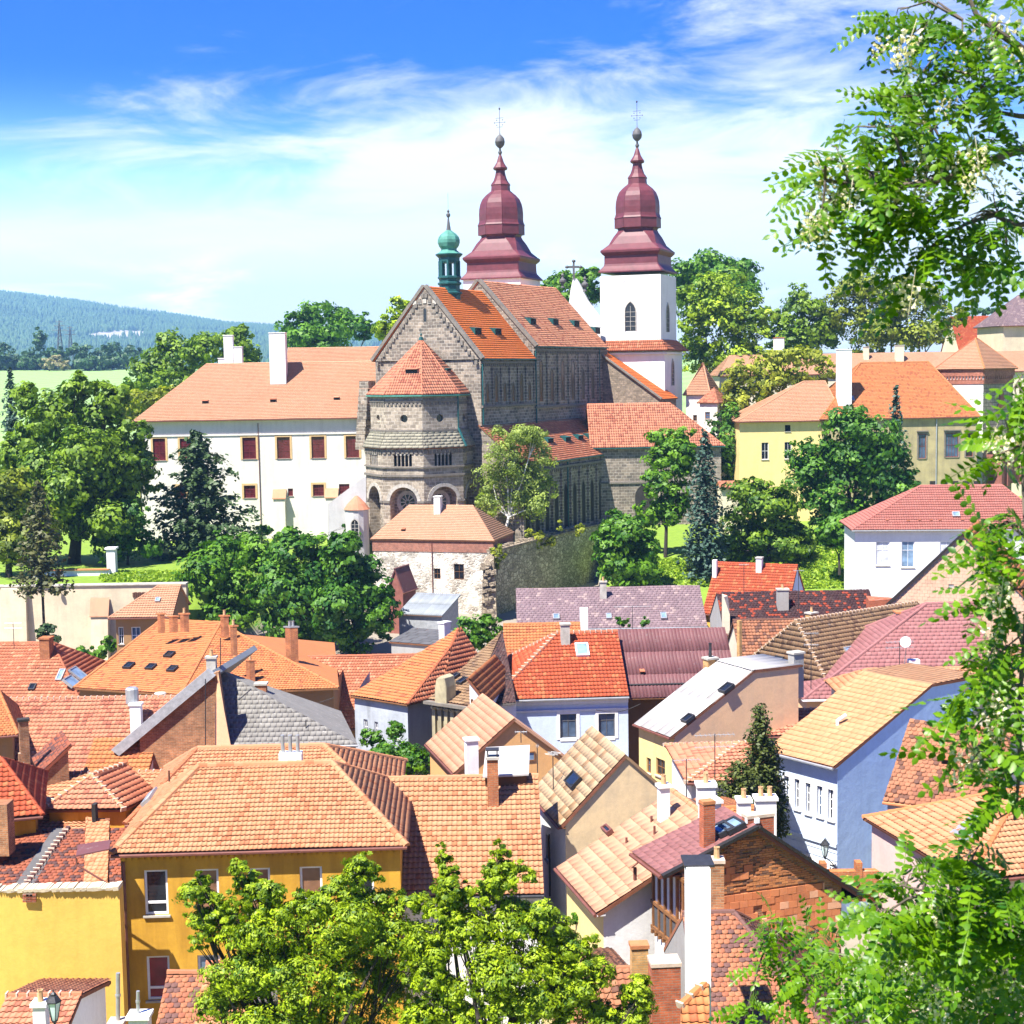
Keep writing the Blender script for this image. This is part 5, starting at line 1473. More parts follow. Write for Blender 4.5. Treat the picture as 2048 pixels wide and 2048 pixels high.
for x0, x1, y0 in ((546, 573, 980), (650, 677, 978), (664, 684, 1058)):
    o, e, w, nin = mon.sides['R']; p = at_plane((x0+x1)/2, y0, o, nin); hw = (x1-x0)/2*p.y/FPX
    b = MB(); b.box(V((p.x, p.y, (p.z-1.2+TER-1)/2))-nin*.5, e*(hw*.85), nin*.5, Z*((p.z-1.2-TER+1)/2)); q = mon.put(b, 'buttress', 'white_plaster')
    b = MB(); z0 = p.z-1.2
    b.slab([V((p.x, p.y, z0))-nin*1.15-e*hw, V((p.x, p.y, z0))-nin*1.15+e*hw, V((p.x, p.y, p.z))+e*hw, V((p.x, p.y, p.z))-e*hw], Z*.12); b.build('buttress_cap', MATS['tile_apricot'], q, mon.base)
downpipe(mon, 516, 846, 1075); downpipe(mon, 276, 848, 1075)
b = MB(); o, e, w, nin = mon.sides['R']; z_ = at_plane(500, 869, o, nin).z; b.box(V((o.x, o.y, z_))+e*(w/2)-nin*.06, e*(w/2), nin*.06, Z*.12); mon.put(b, 'string_course', 'white_plaster')
House('monastery_wing', 'rear monastery wing whose apricot ridge shows above the long white building', 'monastery', (566, 790), 229, a=0.8, R=('x', 790), L=14, ridge=(640, 695), base=TER, wall='white_plaster', roof='tile_apricot', tile='small', cap='')

bas = House('gatehouse', 'stone gatehouse with brick eaves band and pale hipped roof below the apse', 'house', (989, 1082), 185, a=75, L=('x', 740), R=10, axis='l', ridge=(880, 1010), hip=(('x', 946), ('x', 818)), base=2.5,
            wall='rubble_pale', roof='tile_peach', tile='small', ov=.25, cap='', gutter=None, style=dict(frame='wood_brown', nx=2, ny=2, sill=None), wins={'L': [(868, 1137, 881, 1158), (908, 1128, 928, 1159)], 'R': [(1011, 1087, 1038, 1097, dict(frame='white_frame', glass='curtain', nx=3, ny=1))]})
bas.chimney(868, 885, 992, 1023, cap='clean_white')
for k in ('L', 'R'):
    o, e, w, nin = bas.sides[k]; zt, zb = bas.P0.z-.05, at_plane(880, 1104, *bas.sides['L'][::3]).z
    b = MB(); b.box(V((o.x, o.y, (zt+zb)/2))+e*(w/2)-nin*.02, e*(w/2+.03), nin*.05, Z*((zt-zb)/2)); bas.put(b, 'brick_band', 'brick_band')
downpipe(bas, 864, 1086, 1190, 'L'); bas.vent(806, 1064, .5, .35)

# castle on the right of the hill
W_CASTLE = dict(frame='red_frame', glass='glass_dark', nx=2, ny=2, fw=.09, surround='stone_trim_dark', sw=.22, hood=True, sill='stone_trim_dark')
cas = House('castle_wing', 'weathered yellow castle wing under a broad orange hipped roof', 'castle', (1640, 839), 221, a=1.5, R=('x', 1962), L=18, ridge=(1790, 725), hip=(('x', 1721), ('x', 1857)), base=8, wall='weathered_yellow', roof='tile_orange', tile='small', ov=.4, cap='tile_orange', trim='stone_trim_dark',
            style=W_CASTLE, wins={'R': [(1837, 868, 1852, 917), (1891, 866, 1917, 914, dict(nx=4)), (1932, 867, 1946, 913), (1752, 870, 1768, 918)]})
cas.chimney(1674, 1701, 698, 803, dep=1.6, cap='clean_white', label='tall white castle chimney with banded neck')
cas.skylight(1697, 794, 1708, 803)
downpipe(cas, 1873, 838, 975, mat='gray_metal', r=.1)
b = MB(); 
for i in range(5): 
    o, e, w, nin = cas.sides['R']; p = at_plane(1866+i*22, 966, o, nin); b.box(p-nin*.02, e*.5, nin*.03, Z*.3)
cas.put(b, 'cellar_opening', 'soot_and_shade')  # dark boxes on the wall, shade of the openings as colour
yw = House('castle_annexe', 'lemon yellow castle annexe with small hipped orange roof', 'castle', (1473, 844), 221, a=1.0, R=('x', 1690), L=12, ridge=(1628, 763), hip=(('x', 1607), ('x', 1650)), base=8, wall='lemon_plaster', roof='tile_apricot', tile='small', ov=.5, cap='tile_apricot',
           style=dict(frame='white_frame', nx=2, ny=2, glass='glass_dark'), wins={'R': [(1523, 885, 1537, 919), (1569, 884, 1583, 918), (1570, 850, 1581, 863, dict(nx=1, ny=1, frame='soot_and_shade'))]})
ct = House('castle_tower', 'square castle tower with pyramid roof, brick cornice and sgraffito side', 'tower', (1969, 738), 225.5, a=39, R=('x', 2036), L=('x', 1868), ridge=(1957, 677), hip=(4.2, 4.2), base=8, wall='sgraffito', wallL='clean_white', roof='tile_apricot', tile='small', ov=.5, cap='tile_orange', gutter=None)
for k in ('L', 'R'):
    o, e, w, nin = ct.sides[k]; z = ct.P0.z
    b = MB(); b.box(V((o.x, o.y, z-.55))+e*(w/2)-nin*.1, e*(w/2+.1), nin*.12, Z*.5); b.box(V((o.x, o.y, z-1.9))+e*(w/2)-nin*.05, e*(w/2+.05), nin*.07, Z*.35)
    n = 14
    for i in range(n): b.box(V((o.x, o.y, z-1.3))+e*(w*(i+.5)/n)-nin*.08, e*(w/n*.28), nin*.1, Z*.28)
    ct.put(b, 'brick_cornice', 'brick_band')
o, e, w, nin = ct.sides['R']; p = at_plane(2002, 800, o, nin)
b = MB(); b.slab([p+e*a-nin*.2+Z*z for a, z in ((-.9, -1.2), (.9, -1.2), (.9, -.6), (.55, -.4), (.5, .9), (0, 1.7), (-.5, .9), (-.55, -.4), (-.9, -.6))], nin*.2); ct.put(b, 'niche_statue', 'sandstone_red')
b = MB(); p = at_plane(1985, 940, o, nin)
b.box(p-nin*1.2+e*2+Z*.6, e*3.6, nin*1.2, Z*2.6); b.box(p-nin*1.3+e*2+Z*3.4, e*4.0, nin*1.4, Z*.25)
for q in (-1.4, .2, 3.8, 5.4): b.box(p-nin*2.5+e*q+Z*.4, e*.3, nin*.2, Z*2.7)
ct.put(b, 'portal', 'sandstone_red')
lw = House('castle_range', 'long rear castle range with pale tiled roof and small chimneys', 'castle', (1436, 752), 258, a=0.3, R=('x', 2120), L=13, ridge=(1760, 706), hip=(('x', 1459), 0), base=8, wall='cream_plaster', roof='tile_peach', tile='small', cap='')
lw.chimney(1548, 1567, 675, 722, cap='terracotta', dep=1.3); lw.chimney(1727, 1737, 693, 718, mat='cream_plaster'); lw.chimney(1791, 1806, 690, 722, mat='cream_plaster', dep=1.2)
pv = House('pavilion', 'small white garden pavilion with pyramid roof beside the white church tower', 'pavilion', (1421, 790), 236, a=60, R=4.8, L=('x', 1366), ridge=(1386, 727), hip=(2.7, 2.5), base=8, wall='white_plaster', roof='tile_peach', tile='small', cap='tile_peach', style=W_DARK, wins={'L': [(1386, 830, 1394, 842)], 'R': [(1424, 826, 1431, 838)]})
House('round_annexe', 'low white annexe with a small tiled roof against the pavilion', 'house', (1436, 806), 233.5, a=50, R=4, L=('x', 1393), rise=2.4, hip=(2, 2), base=8, wall='white_plaster', roof='tile_churchpink', tile='small', style=W_DARK, wins={'L': [(1410, 824, 1420, 838)]})
House('manor_house', 'distant house with large plain red roof behind the castle range', 'house', (1921, 712), 290, a=0.5, R=('x', 2045), L=14, ridge=(1970, 632), base=8, wall='cream_plaster', roof='tile_red', tile='small')
House('corner_tower', 'beige building with steep violet slate roof beyond the castle tower', 'house', (2004, 652), 276, a=8, R=16, L=12, ridge=(2056, 590), hip=(6, 0), base=8, wall='cream_wall', roof='slate_purple', tile='slate', ov=.6)
House('garden_shed', 'low tiled shed roof peeping out left of the lemon annexe', 'shed', (1440, 976), 205, a=0, R=('x', 1490), L=4, ridge=(1465, 962), base=8, wall='cream_plaster', roof='tile_churchpink', tile='small')
wh = House('villa', 'white villa with pink tiled hipped roof and two tall white windows', 'house', (1703, 1061), 160, a=-5, R=('x', 2120), L=9.5, ridge=(1950, 971), hip=(('x', 1842), 5), base=6, wall='clean_white', roof='tile_pink', tile='pan', ov=.45, cap='tile_pink', gutter='gray_metal',
           style=dict(nx=2, ny=1, split=[.66], glass='curtain', fw=.09, surround=None), wins={'R': [(1752, 1083, 1779, 1131), (1803, 1082, 1829, 1135, dict(glass='glass_sky')), (1880, 1082, 1906, 1135)]})
wh.skylight(1904, 1026, 1919, 1035)
for x, y in ((1774, 1043), (1817, 1044), (1839, 1043), (1862, 1043), (1880, 1043), (1925, 1042)): wh.vent(x, y, .3, .14)

# ------------------------------------------------------------------ terrace walls
def wall_thing(name, label, pts, zb, th, mat, cap=None, capw=.15, cat='wall', caph=.12):
    loc = V((pts[0].x, pts[0].y, zb)); t = thing(name, label, cat, loc); t['kind'] = 'thing'
    for p, q in zip(pts, pts[1:]):
        d = (q-p); d.z = 0; n = Z.cross(d.normalized())*th
        a, c = V((p.x, p.y, zb)), V((q.x, q.y, zb))
        b = MB(); b.slab([a, c, q, p], n); b.build('wall', MATS[mat], t, loc)
        if cap:
            g = n.normalized()*capw
            b = MB(); b.slab([p-g, q-g, q+n+g, p+n+g], Z*caph); b.build('coping', MATS[cap], t, loc)
    return t, loc
zT = 9.9
tw, twl = wall_thing('terrace_wall', 'cream terrace retaining wall with sloping piers below the maple', [at_z(2, 1172, zT)+V((-6, 0, 0)), V((at(2, 1172, 160).x, 160, zT)), V((at(372, 1168, 160).x, 160, zT))], 1.0, 1.0, 'cream_wall', 'stone_trim')
for x0, x1, y0, dp in ((4, 54, 1176, 1.0), (185, 219, 1232, 1.4)):
    p, q = at(x0, y0, 160), at(x1, y0, 160)
    b = MB(); b.slab([V((p.x, 160, 1)), V((p.x, 160, p.z)), V((p.x, 160-dp*.5, p.z)), V((p.x, 160-dp, 1))], V((q.x-p.x, 0, 0))); b.build('pier', MATS['cream_wall'], tw, twl)
    if dp > 1.2:
        b = MB(); b.slab([V((p.x-.1, 159.9, p.z+1.9)), V((p.x-.1, 160-dp*.5-.15, p.z)), V((q.x+.1, 160-dp*.5-.15, p.z)), V((q.x+.1, 159.9, p.z+1.9))], Z*.1); b.build('pier_cap', MATS['tile_peach'], tw, twl)
b = MB(); p = at(268, 1186, 160); q = at(298, 1186, 160)
for i in range(9): b.box(p.lerp(q, i/8)+V((0, -.05, -.2)), V((.13, 0, 0)), V((0, .1, 0)), Z*(.25+.05*(i % 2)))
b.build('tile_band', MATS['tile_brown'], tw, twl)
b = MB(); p = at(118, 1188, 159.6); b.lathe(p, [(.05, 0), (.22, .1), (.2, .45), (.05, .55)], 8); b.box(p+V((0, .3, .3)), V((.05, 0, 0)), V((0, .3, 0)), Z*.05); b.build('lamp', MATS['dark_metal'], tw, twl)
wall_thing('garden_wall', 'low whitewashed garden wall with gate pillar under the trees', [at(30, 1165, 172), at(95, 1142, 172), at(218, 1140, 172)], 8.5, .5, 'clean_white', 'terracotta')
pl = at(223, 1098, 173); b = MB(); b.box(V((pl.x, pl.y, (pl.z+9)/2)), V((.5, 0, 0)), V((0, .5, 0)), Z*((pl.z-9)/2)); b.slab([V((pl.x-.65, pl.y-.65, pl.z)), V((pl.x+.65, pl.y-.65, pl.z)), V((pl.x+.65, pl.y+.65, pl.z)), V((pl.x-.65, pl.y+.65, pl.z))], Z*.2)
tag(b.build('gate_pillar', MATS['clean_white'], None, V((pl.x, pl.y, 9))), 'white gate pillar at the end of the garden wall', 'pillar')
rw, rwl = wall_thing('rampart', 'tall dark rubble rampart running up from the gatehouse to the chestnut', [at(992, 1104, 184.5), at(1085, 1079, 197.5), at(1196, 1052, 215.5), at(1196, 1052, 215.5)+V((9, 6, -.6))], 1.0, 1.2, 'rubble_dark', 'ruin_stone', .12, caph=.25)
rng = random.Random(3)
b = MB()
for i in range(26):
    t = i/26; p = at(992, 1104, 184.5).lerp(at(1196, 1052, 215.5), t)+V((-.5, .4, .25)); s = rng.uniform(.25, .6)
    b.box(p+Z*s*.3, V((s, .2*s, 0)), V((-.2*s, s*.8, 0)), Z*s*.5)
b.build('loose_stones', MATS['ruin_stone'], rw, rwl)['kind'] = 'stuff'
pr = at(978, 1236, 180); b = MB(); zt = at(978, 1135, 180).z
b.add([V((pr.x-1.0, 179, 1)), V((pr.x+1.0, 179, 1)), V((pr.x+1.0, 184, 1)), V((pr.x-1.0, 184, 1)), V((pr.x-.6, 179.8, zt)), V((pr.x+.7, 180, zt+1)), V((pr.x+.8, 184, zt+1.6)), V((pr.x-.6, 184, zt+.6))], [(0, 1, 5, 4), (1, 2, 6, 5), (2, 3, 7, 6), (3, 0, 4, 7), (4, 5, 6, 7)])
for i in range(40):
    z = 1.5+rng.random()*(zt-1); s = rng.uniform(.15, .35); b.box(V((pr.x+rng.uniform(-.8, .8), 179.1+z*.05, z)), V((s, 0, s*.2)), V((0, s, 0)), Z*s*.6)
tag(b.build('ruined_pier', MATS['ruin_stone'], None, V((pr.x, 180, 2))), 'crumbling rubble pier where the gatehouse meets the rampart', 'ruin')

# ------------------------------------------------------------------ the lower town, far to near
sd = House('corrugated_shed', 'shed with grey corrugated roof below the stone gatehouse', 'shed', (884, 1232), 163, a=70, L=('x', 793), R=5.5, axis='l', prof=[(0, 0), (1, 1)], ridge=(850, 1187), base=2, wall='wood_gray', roof='sheet_gray', tile='corr', ov=.3, gutter=None)
House('lean_shed', 'lower dark felt roofed shed in front of the corrugated shed', 'shed', (872, 1291), 150, a=64, L=('x', 778), R=5, axis='l', prof=[(0, 0), (1, 1)], ridge=(830, 1256), base=2, wall='gray_plaster', roof='felt_gray', tile=dict(kind='flat', tw=1.2, th=.8, lift=.02, roll=0), ov=.2, gutter=None)
House('dormer_hut', 'little maroon gabled hut squeezed between lime trees and gatehouse', 'hut', (808, 1186), 172, a=70, L=('x', 772), R=4, axis='r', ridge=(787, 1137), base=2, wall='sandstone_red', roof='sheet_maroon', tile=None, ov=.2)
sm = House('corner_house', 'small orange house with curved tile roof below the terrace wall', 'house', (216, 1237), 147, a=0.5, R=('x', 345), L=9, ridge=(340, 1171), hip=(('x', 318), 0), base=2, wall='brown_plaster', roof='tile_apricot', tile='pan', ov=.6, cap='tile_apricot', style=dict(nx=2, ny=2), wins={'R': [(237, 1254, 247, 1288), (263, 1254, 281, 1288), (300, 1254, 316, 1284)]})
sm.skylight(311, 1198, 321, 1206)
pu = House('weaver_house', 'long low house with lichened violet slate roof under the rampart', 'house', (1034, 1260), 140, a=0.4, R=('x', 1415), L=11, ridge=(1230, 1174), base=2, wall='gray_plaster', roof='slate_purple', tile='slate', ov=.4, og=.1, trim='wood_gray', gutter='gray_metal')
pu.chimney(1200, 1213, 1162, 1196, mat='stone_trim', cap='stone_trim', pots=1); pu.chimney(1160, 1176, 1215, 1258, P=at(1168, 1262, 132), mat='clean_white', cap=None)
for q in ((1106, 1231, 1119, 1241), (1212, 1230, 1223, 1240), (1321, 1228, 1333, 1240)): pu.skylight(*q)
rr_ = House('red_roof_house', 'house with smooth red tiled roof, two white chimneys and pale gable', 'house', (1572, 1237), 146, a=66, L=('x', 1404), R=10, axis='l', ridge=(1530, 1129), base=2, wall='yellow_plaster', gable='pale_blue', roof='tile_red', tile='pan', ov=.3, og=.1, cap='tile_red')
rr_.chimney(1424, 1436, 1119, 1152, cap=None); rr_.chimney(1511, 1527, 1114, 1140, pots=0)
dk = House('malt_house', 'long house with sagging black tiled roof speckled with orange tiles', 'house', (1449, 1270), 131, a=0.2, R=('x', 1765), L=10, ridge=(1600, 1182), base=2, wall='gray_plaster', roof='tile_dark', tile=dict(kind='beaver', tw=.3, th=.3, lift=.045, roll=0, jit=.02), ov=.2, og=.05)
dk.chimney(1554, 1576, 1177, 1217, mat='gray_plaster', cap='stone_trim', pots=1)
for x0, x1, y0, y1, m, lab in ((1446, 1458, 1192, 1265, 'cream_plaster', ''), (1736, 1788, 1196, 1272, 'red_brick', '')):
    p, q = at(x0, y0, 131.5), at(x1, y0, 131.5); c = (p+q)/2
    b = MB(); hh = (p.z-2)/2; b.add([V((p.x, 131, 2)), V((q.x, 131, 2)), V((q.x, 131, p.z-1.6 if x0 < 1500 else p.z)), V((p.x, 131, p.z if x0 < 1500 else p.z-.2)), V((p.x, 132.2, 2)), V((q.x, 132.2, 2)), V((q.x, 132.2, p.z-.1)), V((p.x, 132.2, p.z+.1))], [(0, 1, 2, 3), (1, 5, 6, 2), (5, 4, 7, 6), (4, 0, 3, 7), (3, 2, 6, 7)])
    dk.put(b, 'party_wall', m)
# orange house with five chimneys
def at_zz(px, py, z): return at_z(px, py, z)
B_ = at(362, 1390, 110); zE_ = B_.z; A_, C_ = at_zz(148, 1376, zE_), at_zz(678, 1376, zE_)
bo = Poly('bell_house', 'big orange hipped house with many brick chimneys and four small skylights', 'house', V((B_.x, B_.y, 2)), er=(C_-B_).normalized(), el=(A_-B_).normalized())
R1 = at(442, 1246, 121); n1 = (A_-B_).cross(R1-B_); R0 = at_plane(322, 1241, B_, n1.normalized()); n2 = (C_-B_).cross(R1-B_); R2 = at_plane(478, 1268, B_, n2.normalized())
bo.roof_plane([A_, B_, R1, R0], 'tile_orange', 'small'); bo.roof_plane([B_, C_, R2, R1], 'tile_orange', 'small')
Bk = V((R1.x+8, R1.y+10, zE_)); bo.roof_plane([V((A_.x+2, R0.y+12, zE_)), A_, R0], 'tile_orange', None)
bo.roof_plane([C_, Bk, R2], 'tile_orange', None)
ins = lambda P, dx, dy: V((P.x+dx, P.y+dy, P.z))
for p, q in ((ins(A_, .3, .4), ins(B_, 0, .5)), (ins(B_, 0, .5), ins(C_, -.5, .5)), (ins(C_, -.5, .5), ins(C_, -.5, 10)), (ins(A_, .3, 12), ins(A_, .3, .4))): bo.wall(p, q, 2, 'brown_plaster')
for p, q in ((R0, R1), (A_, R0), (B_, R1), (R1, R2), (C_, R2)): caps('ridge_tile', p+Z*.03, q+Z*.03, MATS['tile_orange'], bo.planes[0][2], bo.base, .12)
b = MB(); b.slab([ins(B_, .1, -.05), ins(C_, 0, -.05), ins(C_, 0, .6), ins(B_, .1, .6)], Z*-.12); b.slab([ins(A_, .1, -.05), ins(B_, 0, -.05), ins(B_, 0, .6), ins(A_, .1, .6)], Z*-.12); bo.put(b, 'soffit', 'wood_brown')
for q in ((251, 1329, 266, 1340), (295, 1332, 310, 1342), (332, 1307, 347, 1317), (338, 1336, 353, 1346)): bo.skylight(*q, frame='dark_metal', glass='glass_dark', i=0)
for x0, x1, yt, yb, pot in ((315, 330, 1226, 1246, 0), (360, 378, 1226, 1244, 1), (441, 458, 1230, 1254, 1), (461, 475, 1250, 1290, 1), (493, 511, 1319, 1372, 1), (338, 356, 1231, 1244, 0)):
    bo.chimney(x0, x1, yt, yb, mat='orange_brick', cap='terracotta', pots=pot, P=at((x0+x1)/2, yb, 118 if yb < 1260 else 112))
bo.chimney(572, 598, 1252, 1330, mat='orange_brick', cap='gray_metal', pots=2, pot='gray_metal', P=at(585, 1335, 116), label='tall orange brick chimney with metal cowl')
p, q = ins(B_, 0, .45), ins(C_, -.5, .45); nn = Z.cross((q-p).normalized()); 
window(bo.root, bo.base, p, (q-p).normalized(), nn, ((at_plane(573, 1410, p, nn)-p).length, (at_plane(595, 1410, p, nn)-p).length, at_plane(584, 1422, p, nn).z, at_plane(584, 1402, p, nn).z), dict(frame='wood_brown', dep=-.08))
lr_ = House('red_barn', 'wide red tiled house with two pale skylights beside the cream terrace wall', 'house', (160, 1402), 116, a=86, L=('x', -130), R=12, axis='l', ridge=(60, 1286), hip=(('x', 105), 0), base=2, wall='brown_plaster', roof='tile_rust', tile='rollbig', cap='tile_rust')
lr_.chimney(83, 105, 1274, 1312, mat='orange_brick', cap='orange_brick')
for q in ((116, 1342, 128, 1364), (146, 1340, 160, 1360), (132, 1358, 148, 1374)): lr_.skylight(*q)
lr_.skylight(59, 1371, 72, 1383, frame='dark_metal', glass='glass_dark')
House('long_red_house', 'dusty red roofed house behind the big orange house', 'house', (600, 1460), 114, a=1, R=('x', 850), L=12, ridge=(720, 1312), base=2, wall='brown_plaster', roof='tile_rust', tile='small', cap='tile_rust')
# blue stained house under a fanned orange roof
B_ = at(814, 1410, 104); zE_ = B_.z; A_, C_ = at_zz(700, 1392, zE_), at_zz(876, 1396, zE_)
fb = Poly('mill_house', 'grey blue stained house with a fanned orange roof next to the relief facade', 'house', V((B_.x, B_.y, 2)), er=(C_-B_).normalized(), el=(A_-B_).normalized())
Rn = at(902, 1293, 111); n1 = ((A_-B_).cross(Rn-B_)).normalized(); Rf = at_plane(916, 1259, B_, n1)
fb.roof_plane([A_, B_, Rn, Rf], 'tile_orange', 'pan'); C2 = ins(C_, 4, 5)
fb.roof_plane([B_, C_, Rn], 'tile_rust', 'pan'); fb.roof_plane([C_, C2, Rf, Rn], 'tile_rust', 'pan')
caps('hip_tile', B_+Z*.03, Rn+Z*.03, MATS['tile_orange'], fb.planes[0][2], fb.base, .12); caps('ridge_tile', Rn+Z*.03, Rf+Z*.03, MATS['tile_orange'], fb.planes[0][2], fb.base, .12)
wA, wB, wC = ins(A_, .3, .2), ins(B_, 0, .45), ins(C_, -.2, .4)
e = (wA-wB); e.z = 0; wl_ = e.length; e = e/wl_; nin = e.cross(Z); nin = nin if nin.y > 0 else -nin
hs = []
for x0, y0, x1, y1 in ((727, 1438, 735, 1468), (749, 1443, 756, 1470), (785, 1450, 798, 1476)):
    s0, s1 = sorted(((at_plane(x0, y0, wB, nin)-wB).dot(e), (at_plane(x1, y0, wB, nin)-wB).dot(e))); hs.append((s0, s1, at_plane(x0, y1, wB, nin).z, at_plane(x0, y0, wB, nin).z))
b = MB(); wall_panel(b, wB, e, wl_, 1, zE_, hs, nin); fb.put(b, 'wall', 'stained_blue')
for h in hs: window(fb.root, fb.base, wB, e, nin, h, dict(sill='stone_trim'))
fb.wall(wB, wC, 1, 'gray_plaster'); fb.wall(wC, ins(C2, -.3, 0), 1, 'gray_plaster'); fb.wall(ins(A_, .6, 9), wA, 1, 'stained_blue')
b = MB(); b.slab([A_, B_, wB, wA], Z*-.08); b.slab([B_, C_, wC, wB], Z*-.08); fb.put(b, 'soffit', 'wood_brown')
fb.chimney(878, 902, 1243, 1282, P=at(890, 1285, 119), cap='clean_white')
# house with the relief facade and dark fish-scale roof
B_ = at(938, 1413, 100); zE_ = B_.z; A_, C_ = at_zz(858, 1400, zE_), at_zz(1032, 1405, zE_)
rf = Poly('relief_house', 'old house with stucco relief facade, round pediment and dark scaly roof', 'house', V((B_.x, B_.y, 2)), er=(C_-B_).normalized(), el=(A_-B_).normalized())
T_ = at(1005, 1263, 112); n1 = ((A_-B_).cross(T_-B_)).normalized(); n2 = ((C_-B_).cross(T_-B_)).normalized()
rf.roof_plane([A_, B_, T_], 'tile_tan', 'rollbig'); rf.roof_plane([B_, C_, T_], 'tile_darkslope', 'beaver')
wA, wB, wC = ins(A_, .2, .2), ins(B_, 0, .4), ins(C_, 0, .4)
rf.wall(wA, wB, 1, 'relief_plaster'); rf.wall(wB, wC, 1, 'clean_white')
e = (wB-wA); e.z = 0; L_ = e.length; e /= L_; n_ = Z.cross(e); n_ = n_ if n_.y < 0 else -n_
for i in range(6):
    b = MB(); q = wA+e*(L_*(i+.5)/6)+n_*.12; q.z = zE_-2.2
    b.box(q, e*.14, n_*.1, Z*1.6); b.lathe(q+Z*1.6, [(.22, 0), (.28, .15), (.1, .35)], 6); b.lathe(q-Z*1.9, [(.26, 0), (.16, .3)], 6); rf.put(b, 'relief_column', 'relief_plaster')
b = MB(); pz = [at(870, 1405, 101.5), at(893, 1407, 101), at(893, 1375, 101), at(889, 1357, 101), at(881, 1352, 101.3), at(873, 1358, 101.5), at(870, 1375, 101.5)]; b.slab(pz, V((.6, .9, 0))); rf.put(b, 'pediment', 'relief_plaster')
rf.skylight(905, 1352, 914, 1363, frame='dark_metal', glass='glass_dark'); rf.skylight(920, 1360, 931, 1371, frame='dark_metal', glass='glass_dark')
b = MB(); b.slab([ins(A_, -.4, -.3), B_+V((-.1, -.3, 0)), wB, wA], Z*-.2); b.slab([B_, C_, wC, wB], Z*-.12); rf.put(b, 'cornice', 'stone_trim_dark')
og_ = House('ridge_house', 'orange roofed house rising behind the dark scaly roof', 'house', (1008, 1338), 117, a=0.5, R=('x', 1168), L=10, ridge=(1085, 1248), base=2, wall='cream_plaster', roof='tile_orange', tile='rollbig', cap='tile_orange')
bw = House('pale_blue_house', 'pale blue house with red tiled hip roof, skylight and two big windows', 'house', (984, 1402), 103, a=4, R=('x', 1258), L=11, ridge=(1180, 1265), hip=(('x', 1114), 0), base=1, wall='pale_blue', roof='tile_red', tile='rollbig', ov=.35, og=.02, cap='tile_rust', capr=.15, capmortar='mortar', gutter='gray_metal', trim='clean_white',
           style=dict(nx=2, ny=1, split=[.72], glass='glass_dark', surround='clean_white', sw=.22, frame='lead_gray', sill=None), wins={'R': [(1120, 1428, 1153, 1476), (1197, 1427, 1230, 1474)]})
bw.chimney(1121, 1140, 1246, 1287, mat='stone_trim', cap='stone_trim'); bw.skylight(1151, 1290, 1177, 1315, frame='white_frame', glass='glass_sky')
b = MB(); o, e, w, nin = bw.sides['R']; z = bw.P0.z; b.box(V((o.x, o.y, z-.28))+e*(w/2)-nin*.08, e*(w/2), nin*.08, Z*.16); b.box(V((o.x, o.y, z-.9))+e*(w/2)-nin*.05, e*(w/2), nin*.04, Z*.07); bw.put(b, 'cornice', 'clean_white')
mc = House('maroon_barn', 'barn with maroon corrugated roof joined to the pale blue house', 'barn', (1252, 1397), 104.5, a=2, R=('x', 1480), L=12, ridge=(1350, 1259), base=1, wall='dark_wood', roof='sheet_maroon', tile='corr', ov=1.0, og=.02, gutter=None)
mc.vent(1285, 1350, .35, .25)
b = MB(); P, n, r_, po = mc.on_roof(1330, 1370); ex_ = (po[1]-po[0]).normalized(); b.box(P+n*.08, ex_*3.6, n*.05, n.cross(ex_)*.06); mc.put(b, 'snow_guard', 'black_trim')
nw = House('narrow_house', 'narrow white gabled house wedged beside the pale blue house', 'house', (976, 1408), 98, a=78, L=('x', 936), R=8, axis='r', prof=[(0, 0), (1, 1)], ridge=(944, 1349), base=1, wall='clean_white', roof='tile_orange', tile='pan', ov=.1, og=.1, gutter=None, style=W_DARK, wins={'L': [(942, 1398, 946, 1424), (951, 1400, 955, 1424)]})
bl = House('long_beige_house', 'long house with white sheet roof and tall bare salmon side wall', 'house', (1341, 1476), 88, a=27, L=('x', 1268), R=('x', 1606), axis='l', prof=[(0, 0), (.62, 1), (1, .99)], ridge=(1510, 1342), base=1, wall='salmon_plaster', wallL='lemon_plaster', roof='sheet_white', tile=dict(kind='flat', tw=.9, th=3, lift=.015, roll=0), ov=.3, og=.08, thick=.12, trim='wood_brown',
           styleL=dict(nx=2, ny=2, frame='wood_brown'), wins={'L': [(1293, 1516, 1302, 1546), (1312, 1518, 1330, 1552)]})
bl.chimney(1594, 1625, 1303, 1380, mat='gray_plaster', cap='stone_trim', P=bl.pt(.6, .99, .6))
bl.chimney(1452, 1481, 1314, 1352, mat='yellow_brick', cap='stone_trim', P=bl.pt(bl.L, .58, .85), pots=1, pot='dark_metal', poth=.9); bl.chimney(1474, 1484, 1240, 1315, mat='yellow_brick', cap=None, P=at(1479, 1318, 100))
for q in ((1448, 1372, 1462, 1388), (1372, 1434, 1384, 1448)): bl.skylight(*q, frame='dark_metal', glass='glass_dark')
th = House('tan_hip_house', 'house with weathered tan hipped roof and mortar ridges behind the salmon wall', 'house', (1655, 1367), 106, dirL=(1484, 1331), L=None, R=15, axis='r', ridge=(1592, 1242), hip=(('x', 1592), 0), base=1, wall='cream_plaster', roof='tile_tan', tile='rollbig', cap='tile_tan', capmortar='mortar')
th.skylight(1689, 1297, 1708, 1311); th.chimney(1611, 1636, 1224, 1258, mat='yellow_brick', cap='stone_trim', pots=1, P=at(1623, 1262, 118)); th.skylight(1553, 1313, 1570, 1326, frame='dark_metal')
